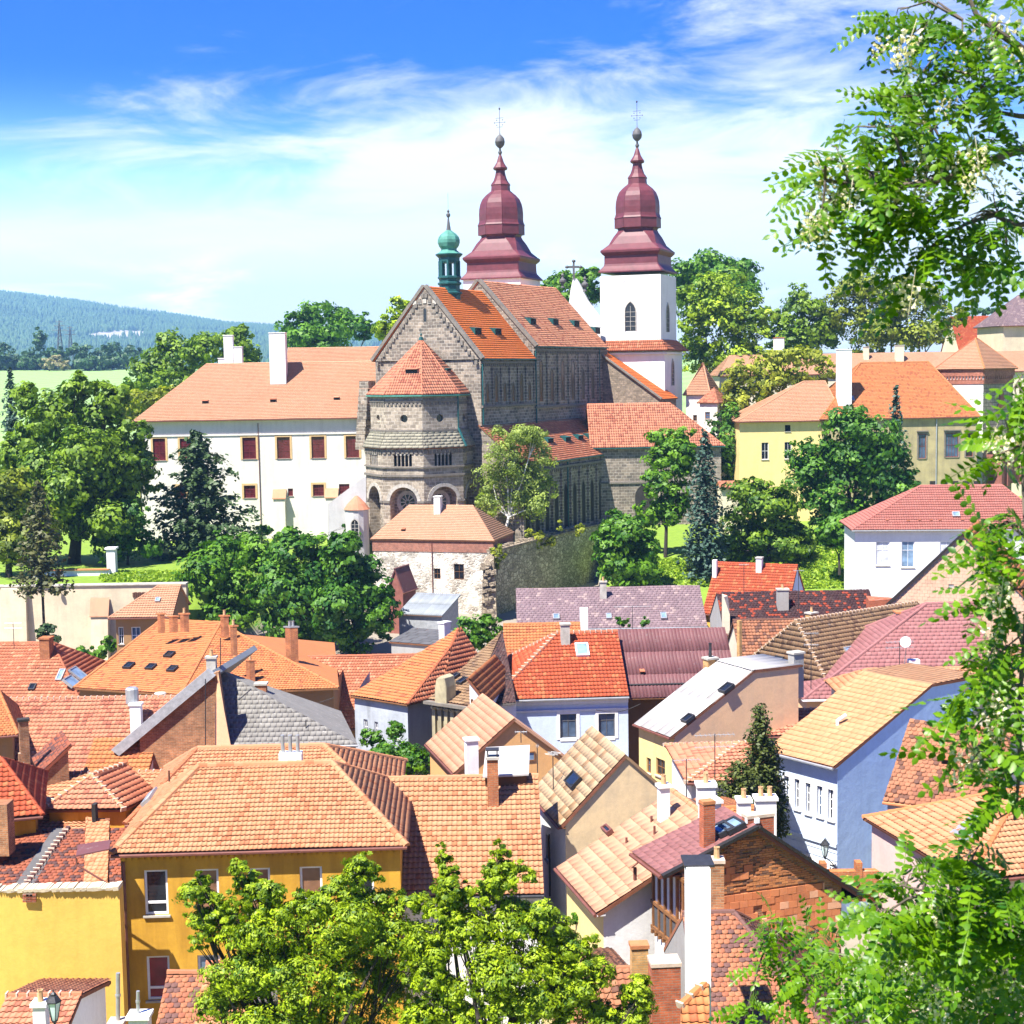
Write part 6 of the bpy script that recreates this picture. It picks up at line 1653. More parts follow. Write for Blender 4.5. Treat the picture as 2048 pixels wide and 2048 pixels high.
House('brown_wing', 'wing with brown red tiles leaning on the tan hipped roof', 'house', (1484, 1338), 113, a=0.5, R=('x', 1640), L=9, ridge=(1540, 1240), base=1, wall='cream_plaster', roof='tile_brown', tile='rollbig', cap='tile_brown')
House('low_orange_roof', 'low orange roof strip between the black roof and the rose roof', 'house', (1660, 1330), 122, a=0, R=('x', 1800), L=7, ridge=(1720, 1268), base=1, wall='cream_plaster', roof='tile_orange', tile='pan')
bg = House('block_gable_house', 'house with bare gable of pale clay blocks behind the acacia leaves', 'house', (2078, 1222), 118, a=66, L=('x', 1774), R=10, axis='r', ridge=(1926, 1064), base=1, wall='gray_plaster', roof='tile_orange', tile='pan', ov=.25, og=.15, trim='black_trim')
rs = House('rose_roof_house', 'large house with dusty rose slate hip roof sweeping down to the left', 'house', (1605, 1400), 104, a=0.4, R=('x', 2010), L=13, ridge=(1900, 1207), hip=(('x', 1853), 0), base=1, wall='salmon_plaster', roof='slate_rose', tile='slate', ov=.4, og=.1, cap='slate_rose', trim='white_frame', gutter='white_frame')
rs.chimney(1790, 1822, 1222, 1260, mat='stone_trim', cap='terracotta', P=at(1806, 1262, 112)); rs.chimney(1816, 1838, 1318, 1345, P=at(1827, 1345, 100), cap=None)
lt = House('dormer_roof_house', 'light orange roof with rounded bat dormers behind the blue house', 'house', (1690, 1402), 93, a=0, R=('x', 1985), L=6, ridge=(1830, 1338), hip=(('x', 1735), 0), base=1, wall='cream_plaster', roof='tile_light', tile='pan', cap='tile_light')
for x in (1857, 1893): lt.vent(x, 1362, 1.0, .45)
House('tiny_hip_house', 'small tiled hip roof tucked between thuja and blue house', 'house', (1520, 1474), 91, a=0, R=('x', 1690), L=6, ridge=(1610, 1420), hip=(('x', 1585), 0), base=1, wall='cream_plaster', roof='tile_churchpink', tile='rollbig', cap='tile_light', capmortar='mortar')
House('lattice_roof_house', 'pinkish tiled hip roof under the bare salmon wall', 'house', (1372, 1566), 77, a=2, R=('x', 1560), L=8, ridge=(1490, 1487), hip=(('x', 1478), 0), base=1, wall='clean_white', roof='tile_churchpink', tile='rollbig', cap='tile_light', capmortar='mortar')
og2 = House('orange_gable_house', 'bright orange gabled house with two tiny square attic windows', 'house', (908, 1548), 85, dirR=(1151, 1526), R=None, L=('x', 852), axis='l', ridge=(1037, 1442), base=1, wall='orange_plaster', roof='tile_peach', tile='plate', ov=.2, og=.2, trim='wood_brown',
            style=dict(frame='wood_brown', nx=1, ny=1, sill=None, glass='glass_sky'), wins={'R': [(1004, 1505, 1023, 1524), (1051, 1503, 1070, 1522)]})
og2.chimney(930, 959, 1476, 1560, P=at(944, 1562, 80), cap='clean_white'); 
# ------------------------------------------------------------------ the nearest roofs
ROLL = dict(kind='pan', tw=.23, th=.31, lift=.055, roll=.042)
PLATE = dict(kind='flat', tw=.42, th=.46, lift=.035, roll=0)
BEAV = dict(kind='beaver', tw=.24, th=.22, lift=.035, roll=0, jit=.012)
ct2 = House('hall_house', 'broad light orange tiled roof filling the middle, with brick chimney', 'house', (735, 1797), 64, a=0.8, R=('x', 1088), L=12.6, axis='r', ridge=(850, 1556), base=1, wall='clean_white', roof='tile_light', tile=ROLL, singles=300, ov=.3, og=.1, cap='tile_light', gutter='dark_metal')
ct2.chimney(975, 998, 1512, 1608, mat='orange_brick', cap='stone_trim', cowl=True, label='orange brick chimney with flat metal cowl')
b = MB(); p = [at_plane(x, y, ct2.planes[0][0][0], ct2.planes[0][1]) for x, y in ((966, 1583), (1058, 1578))]
f0, f1 = p[0]+Z*.65, p[1]+Z*.65; bk = V((0.1, 3.4, .55))
b.slab([f0, f1, f1+bk, f0+bk], Z*.08); dm = ct2.put(b, 'dormer_roof', 'sheet_white')
b = MB(); b.slab([p[0]+V((.1, .2, -.3)), p[1]+V((-.1, .2, -.3)), f1+V((-.1, .2, 0)), f0+V((.1, .2, 0))], V((0, 2.2, 0))); ct2.put(b, 'dormer_wall', 'dark_wood')
# ochre house
yh = House('ochre_house', 'ochre house with tall white windows and ribbed orange hip roof', 'house', (222, 1710), 62, dirR=(814, 1693), R=None, L=9.4, axis='r', ridge=(530, 1530), hip=(('x', 398), ('x', 664)), base=1, wall='ochre_plaster', roof='tile_light', tile=dict(kind='pan', tw=.2, th=.275, lift=.052, roll=.038), singles=300, ov=.32, cap='tile_light', capr=.15, capsingle=True, gutter='brown_metal', trim='ochre_plaster',
           style=dict(nx=1, ny=1, split=[.24], fw=.10, bar=.09, glass='glass_dark', sill='stone_trim'), wins={'R': [(289, 1740, 336, 1830), (393, 1738, 438, 1826, dict(glass='blind_brown')), (497, 1736, 541, 1823, dict(glass='blind_brown')), (600, 1733, 645, 1820, dict(glass='blind_brown')), (705, 1731, 748, 1817),
                    (294, 1912, 340, 2000, dict(glass='blind_red')), (396, 1910, 442, 1998, dict(glass='glass_sky')), (500, 1908, 545, 1995)]})
downpipe(yh, 247, 1722, 2060, r=.09)
b = MB(); o, e, w, nin = yh.sides['R']
for i in range(44): b.box(V((o.x, o.y, yh.P0.z-.26))+e*(w*(i+.5)/44)-nin*.06, e*(w/44*.28), nin*.07, Z*.10)
yh.put(b, 'dentil_course', 'ochre_plaster')['kind'] = 'stuff'
yb = House('rear_hip_house', 'second ribbed orange hip roof rising just behind the ochre house', 'house', (250, 1650), 70, a=yh.info['a'], R=('x', 800), L=10.5, axis='r', ridge=(520, 1495), hip=(('x', 395), ('x', 648)), base=1, wall='ochre_plaster', roof='tile_light', tile=dict(kind='pan', tw=.2, th=.275, lift=.052, roll=.038), cap='tile_light', capr=.15)
c0 = yh.pt(yh.A*.62, .5, 1); b = MB(); P = at(582, 1528, c0.y+.4); zt = at(582, 1505, P.y).z; hw = 23*P.y/FPX
b.box(V((P.x, P.y, (zt+P.z-.6)/2)), yh.er*hw, yh.el*.35, Z*((zt-P.z+.6)/2)); ch = yh.put(b, 'chimney', 'clean_white')
for x in (566, 581, 596): b = MB(); q = at(x, 1508, P.y); b.tube([V((q.x, P.y, zt-.1)), V((q.x, P.y, at(x, 1470, P.y).z))], .09, 8); b.build('flue', MATS['gray_metal'], ch, yh.base)
yh.skylight(296, 1592, 312, 1606, frame='gray_metal', glass='curtain')
yh.pipe(338, 1541, 1552, i=3, r=.04)
# lane wall in front
wt = at(100, 1782, 60).z
lw_, lwl = wall_thing('courtyard_wall', 'sunlit yellow courtyard wall with crumbling plaster along its top', [V((at(-80, 1782, 60).x, 60, wt)), V((at(236, 1782, 60).x, 60.2, wt))], 0.5, .7, 'yellow_plaster', None)
rng = random.Random(8)
b = MB()
for i in range(60):
    f = i/60; q = V((at(-80, 1782, 60).x, 60.3, wt)).lerp(V((at(236, 1782, 60).x, 60.4, wt)), f); s = rng.uniform(.02, .09)
    b.box(q+Z*s*.4, V((s*1.3, .03, 0)), V((0, .36, 0)), Z*s)
b.build('rubble_coping', MATS['cream_wall'], lw_, lwl)['kind'] = 'stuff'
b = MB()
for i in range(9):
    q = at(52+(i % 3)*7, 1790+(i//3)*6, 59.95); b.box(q, V((.13, 0, 0)), V((0, .04, 0)), Z*.045)
b.build('bare_bricks', MATS['red_brick'], lw_, lwl)['kind'] = 'stuff'
# old scale-tiled roof behind the yellow wall
ob = House('scale_roof_house', 'old house with mottled fish scale tiles and dark valley behind the yellow wall', 'house', (-60, 1812), 63, a=0.5, R=('x', 228), L=11, ridge=(90, 1660), base=1, wall='gray_plaster', roof='tile_oldmix', tile=BEAV, singles=300, ov=.2, og=.05, gutter=None)
P0_, n0_ = ob.planes[0][0][0], ob.planes[0][1]; R_ = lambda x, y, d=.06: at_plane(x, y, P0_, n0_)+n0_*d
b = MB(); b.slab([R_(28, 1776), R_(66, 1776), R_(134, 1660), R_(108, 1660)], n0_*.03); ob.put(b, 'valley_sheet', 'lead_gray')
caps('hip_tile', R_(50, 1776, .06), R_(137, 1658, .06), MATS['tile_oldmix'], ob.root, ob.base, .13, .3, False, MATS['mortar'])
b = MB(); 
st = ob.roof_plane([R_(168, 1778, .1), R_(216, 1778, .1), R_(220, 1640, .1), R_(172, 1640, .1)], 'tile_light', dict(kind='pan', tw=.24, th=.3, lift=.03, roll=.04))
b = MB(); b.slab([at(152, 1714, 60.9), at(219, 1700, 60.9), at(221, 1682, 62), at(156, 1692, 62)], Z*.06); ob.put(b, 'porch_roof', 'sheet_maroon')
b = MB(); b.tube([at(152, 1716, 60.9), at(154, 1730, 60.9), at(228, 1775, 60.9)], .045, 6); ob.put(b, 'drain', 'brown_metal')
us = House('upper_strip_house', 'yellowish tiled roof strip above the mottled scale tiles', 'house', (-60, 1672), 70, a=0.5, R=('x', 182), L=6, ridge=(90, 1622), base=1, wall='gray_plaster', roof='tile_light', tile='pan', cap='tile_light', capmortar='mortar')
us.chimney(-30, 22, 1603, 1668, mat='old_brick', cap=None, P=at(-2, 1672, 66)); us.chimney(186, 194, 1606, 1634, mat='soot_and_shade', cap=None, P=at(190, 1634, 69))
B_ = at(247, 1620, 71); zE_ = B_.z; A_, C_ = at_zz(82, 1621, zE_), at_zz(312, 1590, zE_)
hp = Poly('pyramid_house', 'pinkish tiled hip roof with white mortar ridges left of the ochre house', 'house', V((B_.x, B_.y, 1)), er=(C_-B_).normalized(), el=(A_-B_).normalized())
T_ = at(183, 1552, 73.2); n2 = (C_-B_).cross(T_-B_).normalized(); T2 = at_plane(252, 1528, B_, n2)
hp.roof_plane([A_, B_, T_], 'tile_churchpink', 'pan'); hp.roof_plane([B_, C_, T2, T_], 'tile_rust', 'rollbig')
hp.roof_plane([A_+V((.3, 4, 0)), A_, T_], 'tile_churchpink', None)
for p, q in ((A_, T_), (B_, T_), (T_, T2)): caps('hip_tile', p+Z*.03, q+Z*.03, MATS['tile_light'], hp.planes[0][2], hp.base, .12, .4, False, MATS['mortar'])
for p, q in ((ins(A_, .3, .3), ins(B_, 0, .4)), (ins(B_, 0, .4), ins(C_, -.2, .3))): hp.wall(p, q, 0, 'ochre_plaster')
House('plain_orange_house', 'flat pitched orange roof with mortar ridge behind the pinkish hip roof', 'house', (10, 1645), 77, a=0, R=('x', 345), L=9, ridge=(150, 1547), base=1, wall='ochre_plaster', roof='tile_light', tile='pan', cap='tile_light', capmortar='mortar')
House('red_hip_house', 'deep red tiled hip roof cut by the frame at the far side', 'house', (86, 1632), 68, a=106, L=('x', -160), R=8, axis='l', ridge=(-20, 1520), hip=(('x', 2), 0), base=1, wall='ochre_plaster', roof='tile_red', tile='rollbig', cap='tile_red')
hu = House('smokehouse', 'small brick gabled smokehouse with mottled roof and crooked stack', 'house', (80, 1548), 80, a=24, R=('x', 144), L=3.6, axis='l', prof=[(0, 0), (1, 1)], ridge=(143, 1488), base=1, wall='old_brick', roof='tile_oldmix', tile='beaver', ov=.15, og=.1, gutter=None)
hu.chimney(38, 61, 1437, 1512, mat='old_brick', cap='soot_and_shade', P=at(50, 1515, 81)); hu.chimney(36, 44, 1505, 1530, mat='old_brick', cap=None, P=at(40, 1532, 79)); hu.chimney(28, 48, 1528, 1546, P=at(38, 1548, 78), cap='clean_white')
House('edge_orange_house', 'steep orange roof edge above the smokehouse stack', 'house', (36, 1470), 89, a=106, L=('x', -150), R=7, axis='l', ridge=(-20, 1385), hip=(('x', -2), 0), base=1, wall='brown_plaster', roof='tile_orange', tile='beaver', cap='tile_orange')
lo = House('terrace_house', 'long pinkish tiled row house with mortar ridge and white flue', 'house', (-60, 1548), 90, a=-0.5, R=('x', 330), L=11, ridge=(150, 1397), base=1, wall='brown_plaster', roof='tile_churchpink', tile='rollbig', cap='tile_churchpink', capmortar='mortar')
lo.chimney(263, 285, 1406, 1465, cap='clean_white'); P = lo.on_roof(262, 1424)[0]
b = MB(); b.lathe(at(265, 1412, P.y-1), [(.28, 0), (.3, .1), (.42, .2), (.42, 1.1), (.3, 1.2)], 12); lo.put(b, 'roof_ventilator', 'gray_metal')
lo.skylight(20, 1413, 33, 1424)
b = MB(); q = at(321, 1402, P.y+2)
for i in range(3): b.lathe(q+Z*(.22*i), [(.34, 0), (.40, .06), (.34, .12), (.2, .13)], 12)
lo.put(b, 'flue_cowl', 'stone_trim')
House('small_orange_house', 'small bright orange roof wedged under the brick gable', 'house', (160, 1565), 84, a=0, R=('x', 292), L=6.5, ridge=(220, 1477), base=1, wall='clean_white', roof='tile_orange', tile='rollbig', cap='', og=.05)
# grey slate house with cut brick gable
gh = Poly('slate_house', 'half demolished house with bare brick side and grey diagonal slate roof', 'house', V((at(400, 1500, 87).x, 87, 1)))
Dg = 86; G = lambda x, y, d=0: at(x, y, Dg+d)
b = MB(); pts = [V((G(279, 1580).x, Dg, 1)), V((G(456, 1580).x, Dg, 1)), G(456, 1480), G(437, 1344), G(428, 1346), G(279, 1464)]
b.slab(pts, V((0, .5, 0))); gh.put(b, 'brick_side', 'old_brick')
b = MB(); b.slab([G(436, 1345, -.12), G(448, 1420, -.12), G(463, 1500, -.12), G(430, 1500, -.12), G(430, 1420, -.12)], V((0, .1, 0))); gh.put(b, 'plaster_patch', 'salmon_plaster')
gh.roof_plane([G(227, 1505), G(415, 1347), G(415, 1347)+V((1.2, 9, 0)), G(227, 1505)+V((1.2, 9, 0))], 'sheet_gray', None, thick=.35)
b = MB(); b.slab([G(222, 1500, -.3), G(238, 1512, -.3), G(430, 1352, -.3), G(413, 1340, -.3)], V((0, .5, 0))); gh.put(b, 'verge_board', 'wood_gray')
E0 = G(456, 1496); E1 = at_z(716, 1490, E0.z); AP = at(437, 1338, Dg+4.2)
gh.roof_plane([E0, E1, AP], 'slate_gray', dict(kind='flat', tw=.34, th=.34, lift=.02, roll=0)); gh.roof_plane([E1, E1+V((-2, 9, 0)), AP], 'slate_gray', None)
gh.wall(E0+V((0, .4, -.1)), E1+V((-.4, .4, -.1)), 1, 'sandstone_red'); gh.wall(E1+V((-.4, .4, -.1)), E1+V((-2, 9, -.1)), 1, 'sandstone_red'); gh.wall(G(279, 1464, 9), G(279, 1464), 1, 'old_brick', )
b = MB(); b.tube([E0-V((0, .08, .03)), E1-V((0, .08, .03))], .07, 6); gh.put(b, 'gutter', 'gray_metal')
gh.chimney(415, 434, 1312, 1346, mat='stone_trim', cap='stone_trim', pots=1, P=at(424, 1350, 88)); gh.chimney(512, 534, 1365, 1392, mat='orange_brick', cap='stone_trim', P=at(523, 1394, 90))
b = MB(); 
for x0, y0, y1, d in ((411, 1358, 1560, -.6), (441, 1276, 1338, 1.6), (612, 1440, 1490, 1)): b.tube([G(x0, y0, d), G(x0, y1, d)], .03, 5)
gh.put(b, 'lightning_rod', 'dark_metal')
# bottom edge roofs
hb = House('lane_house', 'low pinkish tiled roof with white chimney at the lane wall foot', 'house', (-60, 2150), 50, a=0, R=('x', 100), L=8, ridge=(50, 1992), base=1, wall='clean_white', roof='tile_churchpink', tile=ROLL, singles=120, cap='tile_rust', capmortar='mortar')
hb.chimney(72, 98, 2002, 2080, P=at(85, 2090, 49.5), cap='clean_white', pots=1)
h2 = House('kiosk_house', 'little roof of mottled scale tiles beneath the red blind window', 'house', (286, 2170), 49, a=0, R=('x', 368), L=8, ridge=(330, 1947), base=1, wall='clean_white', roof='tile_beaver', tile=BEAV, singles=200, cap='tile_beaver', og=.02)
h3 = House('passage_house', 'light ribbed roof joined to the little scale tiled roof', 'house', (366, 2170), 48.5, a=0, R=('x', 480), L=8.6, ridge=(420, 1928), base=1, wall='clean_white', roof='tile_light', tile=ROLL, singles=150, cap='tile_rust', og=.02)
h2.chimney(262, 302, 2026, 2090, P=at(282, 2095, 48), cap='clean_white'); h2.chimney(223, 249, 2040, 2090, mat='old_brick', cap='mortar', P=at(236, 2095, 50))
b = MB()
for x, y0, y1, r, D in ((236, 1946, 2040, .075, 50), (276, 1982, 2028, .06, 48)): b.tube([at(x, y0, D), at(x, y1, D)], r, 8); b.lathe(at(x, (y0+y1)/2, D), [(r*1.3, 0), (r*1.3, .08)], 8)
h2.put(b, 'flue', 'gray_metal')
lb = House('yard_house', 'dark tiled yard roof with two brick stacks beside the front tree', 'house', (1120, 2120), 47, a=4, R=('x', 1300), L=9, ridge=(1240, 1938), base=1, wall='lemon_plaster', roof='tile_brown', tile='rollbig', singles=60, cap='tile_brown')
lb.chimney(1261, 1297, 1886, 2000, mat='yellow_brick', cap='terracotta', P=at(1279, 2010, 49), capw=.04); lb.chimney(1299, 1362, 1918, 2140, mat='red_brick', cap='mortar', P=at(1330, 2150, 47), label='broad weathered red brick stack', capw=.03)
pA, pB, pC = at(1360, 2140, 40.5), at(1419, 2140, 40.5), at(1418, 1961, 43.2); pN_ = (pB-pA).cross(pC-pA).normalized(); pD = at_plane(1361, 2014, pA, pN_)
pf = Poly('porch_house', 'tiny ribbed orange roof at the foot of the tall white pillar', 'house', V((pA.x, pA.y, 1)))
pf.roof_plane([pA, pB, pC, pD], 'tile_orange', ROLL); caps('verge_tile', pD+Z*.04, pC+Z*.04, MATS['tile_orange'], pf.planes[0][2], pf.base, .12, .4, False, MATS['mortar'])
pf.wall(ins(pA, 0, .2), ins(pB, 0, .2), 1, 'clean_white'); pf.wall(ins(pD, 0, .1), ins(pA, 0, .2), 1, 'clean_white'); pf.wall(ins(pB, 0, .2), ins(pC, 0, .1), 1, 'clean_white')
bt = House('beaver_roof_house', 'large close roof of mixed orange and violet scale tiles', 'house', (1420, 2240), 42.5, a=0.5, R=('x', 1790), L=13, ridge=(1440, 1826), hip=(0, ('x', 1468)), base=1, wall='gray_plaster', roof='tile_beaver', tile=dict(kind='beaver', tw=.205, th=.185, lift=.035, roll=0, jit=.012), singles=300, ov=.2, og=.02, cap='tile_beaver', capr=.10, gutter=None)
# cream crooked house
cr = House('crooked_house', 'crooked old house with bleached cream tiles and mouldy beige gable', 'house', (1120, 1655), 72, dirR=(1395, 1632), R=None, L=('x', 1061), axis='l', prof=[(0, 0), (.48, 1), (1, 0)], ridge=(1242, 1500), base=1, wall='beige_plaster', wallL='clean_white', roof='tile_cream', tile=PLATE, singles=200, ov=.3, og=.12, trim='wood_brown', styleL=W_DARK, wins={'L': [(1092, 1670, 1097, 1720)]})
cr.skylight(1143, 1553, 1158, 1575, frame='black_trim', glass='glass_dark'); downpipe(cr, 1102, 1668, 1790, 'L', 'dark_metal', .05)
pe = House('peach_house', 'white gabled house under a wide roof of big peach tiles', 'house', (1194, 1829), 56, dirL=(1113, 1736), L=None, R=10.4, axis='l', ridge=(1312, 1556), base=1, wall='clean_white', wallL='lemon_plaster', roof='tile_peach', tile=dict(kind='flat', tw=.5, th=.55, lift=.035, roll=0), singles=300, ov=.35, og=.3, cap='tile_light', trim='clean_white', gutter='brown_metal')
print('peach', pe.info, pe.rise)
pe.chimney(1315, 1340, 1568, 1640, pots=1, cap='clean_white'); pe.chimney(1356, 1401, 1598, 1670, cap='clean_white', P=pe.pt(pe.L*.25, .5, 1)-Z*.5)
for x, y0, y1 in ((1253, 1675, 1690), (1303, 1632, 1646), (1309, 1652, 1672)): pe.pipe(x, y0, y1)
pe.skylight(1212, 1662, 1224, 1670, frame='brown_metal', glass='glass_dark')
b = MB(); 
for x, y0, y1 in ((1270, 1735, 1760),): q = at(x, y1, 55); b.tube([q, at(x, y0, 55)], .07, 6); b.slab([at(x-7, y0+2, 54.8), at(x+7, y0-9, 54.8), at(x+8, y0-9, 55.2), at(x-6, y0+2, 55.2)], Z*.05)
pe.put(b, 'vent_hood', 'brown_metal')
for x0, x1, yt, lab in ((1394, 1429, 1563, 2), (1474, 1500, 1594, 1), (1509, 1551, 1591, 2)):
    pass
# maroon house with the bare brick gable and balcony
mh = House('maroon_roof_house', 'maroon roofed house with patchwork brick gable and timber balcony', 'house', (1325, 1752), 53, dirL=(1264, 1706), L=None, R=('x', 1728), axis='l', prof=[(0, 0), (.46, 1), (1, -1.3)], ridge=(1517, 1654), base=1, wall='old_brick', wallL='clean_white', roof='slate_maroon', tile=dict(kind='flat', tw=.36, th=.3, lift=.018, roll=0), singles=100, ov=.8, og=.28, trim='brown_metal', thick=.16)
print('maroon', mh.info, mh.rise)
for f in (0, 1): coping(mh, mh.pt(-.05, f, -1.3*f)-Z*.05, mh.pt(-.05, .46, 1)-Z*.05, mh.el, .22, .12, 'black_trim', 'verge')
mh.chimney(1399, 1430, 1600, 1690, mat='red_brick', cap='terracotta', capw=.02); 
cw_ = mh.chimney(1484, 1549, 1626, 1690, mat='red_brick', cap='mortar', P=at(1516, 1690, 54.9), dep=.5, capw=.02)
b = MB(); 
for x in (1496, 1513): q = at(x, 1641, 54.6); b.box(q, mh.er*.09, mh.el*.08, Z*.09)
b.build('white_vent', MATS['white_frame'], cw_, mh.base)
for q in ((1436, 1658, 1458, 1674), (1455, 1650, 1478, 1668)): mh.skylight(*q, frame='dark_metal', glass='glass_sky')

def masonry(H, o, e, nin, poly, unit, name, mat, proud=.03, singles=300, pick=None, seed=1, chip=.12):
    """lay separate blocks over an upright polygon (s, z); pick(s, z) -> True keeps a block there"""
    rng = np.random.default_rng(seed); uw, uh = unit
    zs = [q[1] for q in poly]; z0 = min(zs); n = 0; done = 0
    stuff = MB()
    me = None
    while z0+n*uh < max(zs):
        za, zb = z0+n*uh, z0+(n+1)*uh-.012; a = span(poly, za+.01); b_ = span(poly, min(zb, max(zs)-1e-3)); n += 1
        if not a or not b_: continue
        s0, s1 = max(a[0], b_[0]), min(a[1], b_[1]); off = (n % 2)*uw*.5+rng.random()*.05
        i = math.floor((s0-off)/uw)
        while i*uw+off < s1:
            x0, x1 = max(s0, i*uw+off), min(s1, (i+1)*uw+off-.014); i += 1
            if x1-x0 < .05 or (pick and not pick((x0+x1)/2, (za+zb)/2)) or rng.random() < chip*.25: continue
            d = proud*(.5+rng.random()); c = V((o.x, o.y, (za+zb)/2))+e*((x0+x1)/2)-nin*(d/2)
            full = x1-x0 > uw*.93
            if full and done < singles:
                if me is None:
                    t = MB(); t.box(V((0, 0, 0)), V((uw/2-.007, 0, 0)), V((0, proud*.75, 0)), Z*(uh/2-.006)); ob_ = t.build(name, MATS[mat], H.root, None); me = ob_.data; first = ob_
                    bo_ = ob_
                else: bo_ = mkobj(name, me, H.root)
                M = Matrix(((e.x, nin.x, 0, c.x-H.base.x), (e.y, nin.y, 0, c.y-H.base.y), (0, 0, 1, c.z-H.base.z), (0, 0, 0, 1)))
                bo_.matrix_basis = M @ Matrix.Rotation((rng.random()-.5)*.03, 4, 'Y'); done += 1
            else: stuff.box(c, e*((x1-x0)/2), nin*(proud*.75), Z*((zb-za)/2))
    if stuff.f: H.put(stuff, name+'s', mat)['kind'] = 'stuff'
def blockmat(name, c1, c2, c3, f3):
    roofmat(name, c1, c2, c3, f3, stain=.4, spread=1.3)
blockmat('block_clay', (.60, .22, .09), (.48, .155, .06), (.66, .34, .20), .18)
blockmat('block_pale', (.62, .42, .30), (.50, .30, .19), (.40, .18, .09), .15)
blockmat('brick_mixed', (.54, .22, .08), (.38, .14, .055), (.20, .10, .06), .2)
# gable of the maroon house: clay blocks and thin bricks in patches over a mortar wall
o, e, w, nin = mh.sides['R']; ze = mh.P0.z
gp = [(0.05, ze-4.4), (w-.05, ze-4.4), (w-.05, ze-mh.rise*1.3+.1), ((.46*mh.R-.8), ze+mh.rise-.3), (0.05, ze+.1)]
def zone(s, z):
    u = (s/w); v = (z-ze)/mh.rise
    return u < .30+.05*math.sin(z*3) and v > -.35 and not (.12 < u < .26 and v < .0) or (u+v*.22 > .66+.03*math.sin(z*4)) or (.36 < u < .44 and -.35 < v < -.05) or v < -.75
masonry(mh, o, e, nin, gp, (.37, .27), 'block', 'block_clay', .05, 300, lambda s, z: zone(s, z), 4)
masonry(mh, o, e, nin, gp, (.27, .085), 'brick', 'brick_mixed', .035, 300, lambda s, z: not zone(s, z), 5, .5)
bgo = bg.sides['L']; ze2 = bg.P0.z; w2 = bgo[2]
masonry(bg, bgo[0], bgo[1], bgo[3], [(.05, ze2-6), (w2-.05, ze2-6), (w2-.05, ze2), (w2/2, ze2+bg.rise-.3), (.05, ze2)], (.42, .28), 'block', 'block_pale', .05, 300, None, 6, .1)
coping(bg, bg.pt(-.12, 1, 0)-Z*.05, bg.pt(-.12, .5, 1)-Z*.05, bg.el, .25, .12, 'black_trim', 'verge')
# balcony under the eaves on the side of the maroon house
o, e, w, nin = mh.sides['L']
pN = at_plane(1371, 1908, o-nin*.05, nin); bl_ = along_x(pN, e, 1304); zb = pN.z; zr_ = zb+1.0; o = pN+nin*.85; zt = mh.P0.z-.1
print('balcony', zb, zt, bl_)
b = MB()
for i in range(6):
    c = o-nin*.85+e*(.15+i*(bl_-.3)/5); b.box(V((c.x, c.y, (zt+zb)/2)), e*.05, nin*.05, Z*((zt-zb)/2))
for z in (zb, zt-.1, zr_): c = o-nin*.85+e*(bl_/2); b.box(V((c.x, c.y, z)), e*(bl_/2), nin*.06, Z*.07)
for i in range(9): c = o-nin*.45+e*(.15+i*(bl_-.3)/8); b.box(V((c.x, c.y, zb-.14)), e*.05, nin*.5, Z*.08)
bal = mh.put(b, 'balcony', 'wood_brown')
b = MB()
for i in range(5): c0 = o-nin*.84+e*(.22+i*(bl_-.3)/5); c1 = c0+e*((bl_-.3)/5-.14); b.slab([V((c.x, c.y, z)) for c, z in ((c0, zb+.1), (c1, zb+.1), (c1, zr_-.08), (c0, zr_-.08))], nin*.03)
b.build('balcony_panel', MATS['felt_gray'], bal, mh.base)
b = MB(); c = o+e*(bl_/2)-nin*.02
for i in range(3): q = o+e*(bl_*(i+.5)/3)-nin*.03; b.box(V((q.x, q.y, (zt+zb)/2)), e*.55, nin*.02, Z*((zt-zb)/2-.2))
b.build('balcony_door', MATS['curtain'], bal, mh.base)
# tall white pillar with slab cap, brick stub beside it
Dp = 43.4; p = at(1396, 2000, Dp); mh.chimney(1373, 1420, 1730, 2000, P=p, cap=None, dep=.8, dirs=(V((1, 0, 0)), V((0, 1, 0))), label='tall white rendered flue with flat slab cap')
q = at(1395, 1722, Dp+.4); b = MB(); b.box(q, V((.45, 0, 0)), V((0, .5, 0)), Z*.035)
for a in (-.25, .25): b.box(q-Z*.12+V((a, 0, 0)), V((.06, 0, 0)), V((0, .2, 0)), Z*.1)
mh.put(b, 'flue_slab', 'dark_metal')
mh.chimney(1421, 1447, 1716, 1860, mat='old_brick', cap='mortar', pots=1, P=at(1434, 1862, 51.2), capw=.04, dep=.5, dirs=(V((1, 0, 0)), V((0, 1, 0))))
b = MB(); b.tube([at(1428, 1838, 50.6), at(1436, 1850, 50.6), at(1470, 1868, 50.2), at(1508, 1905, 49.5)], .05, 6); mh.put(b, 'cable_duct', 'black_trim')
# white chimney house behind
wc = House('chimney_house', 'house showing a row of white chimneys behind the maroon roof', 'house', (1430, 1712), 62, a=10, R=('x', 1570), L=8, ridge=(1450, 1618), base=1, wall='clean_white', roof='tile_orange', tile='rollbig', cap='tile_orange')
for x0, x1, yt, pots in ((1394, 1430, 1565, 1), (1475, 1500, 1596, 1), (1510, 1551, 1592, 2)):
    wc.chimney(x0, x1, yt, 1690, P=at((x0+x1)/2, 1695, 61), pots=pots, cap='clean_white', dirs=(V((1, 0, 0)), V((0, 1, 0))), dep=.6)
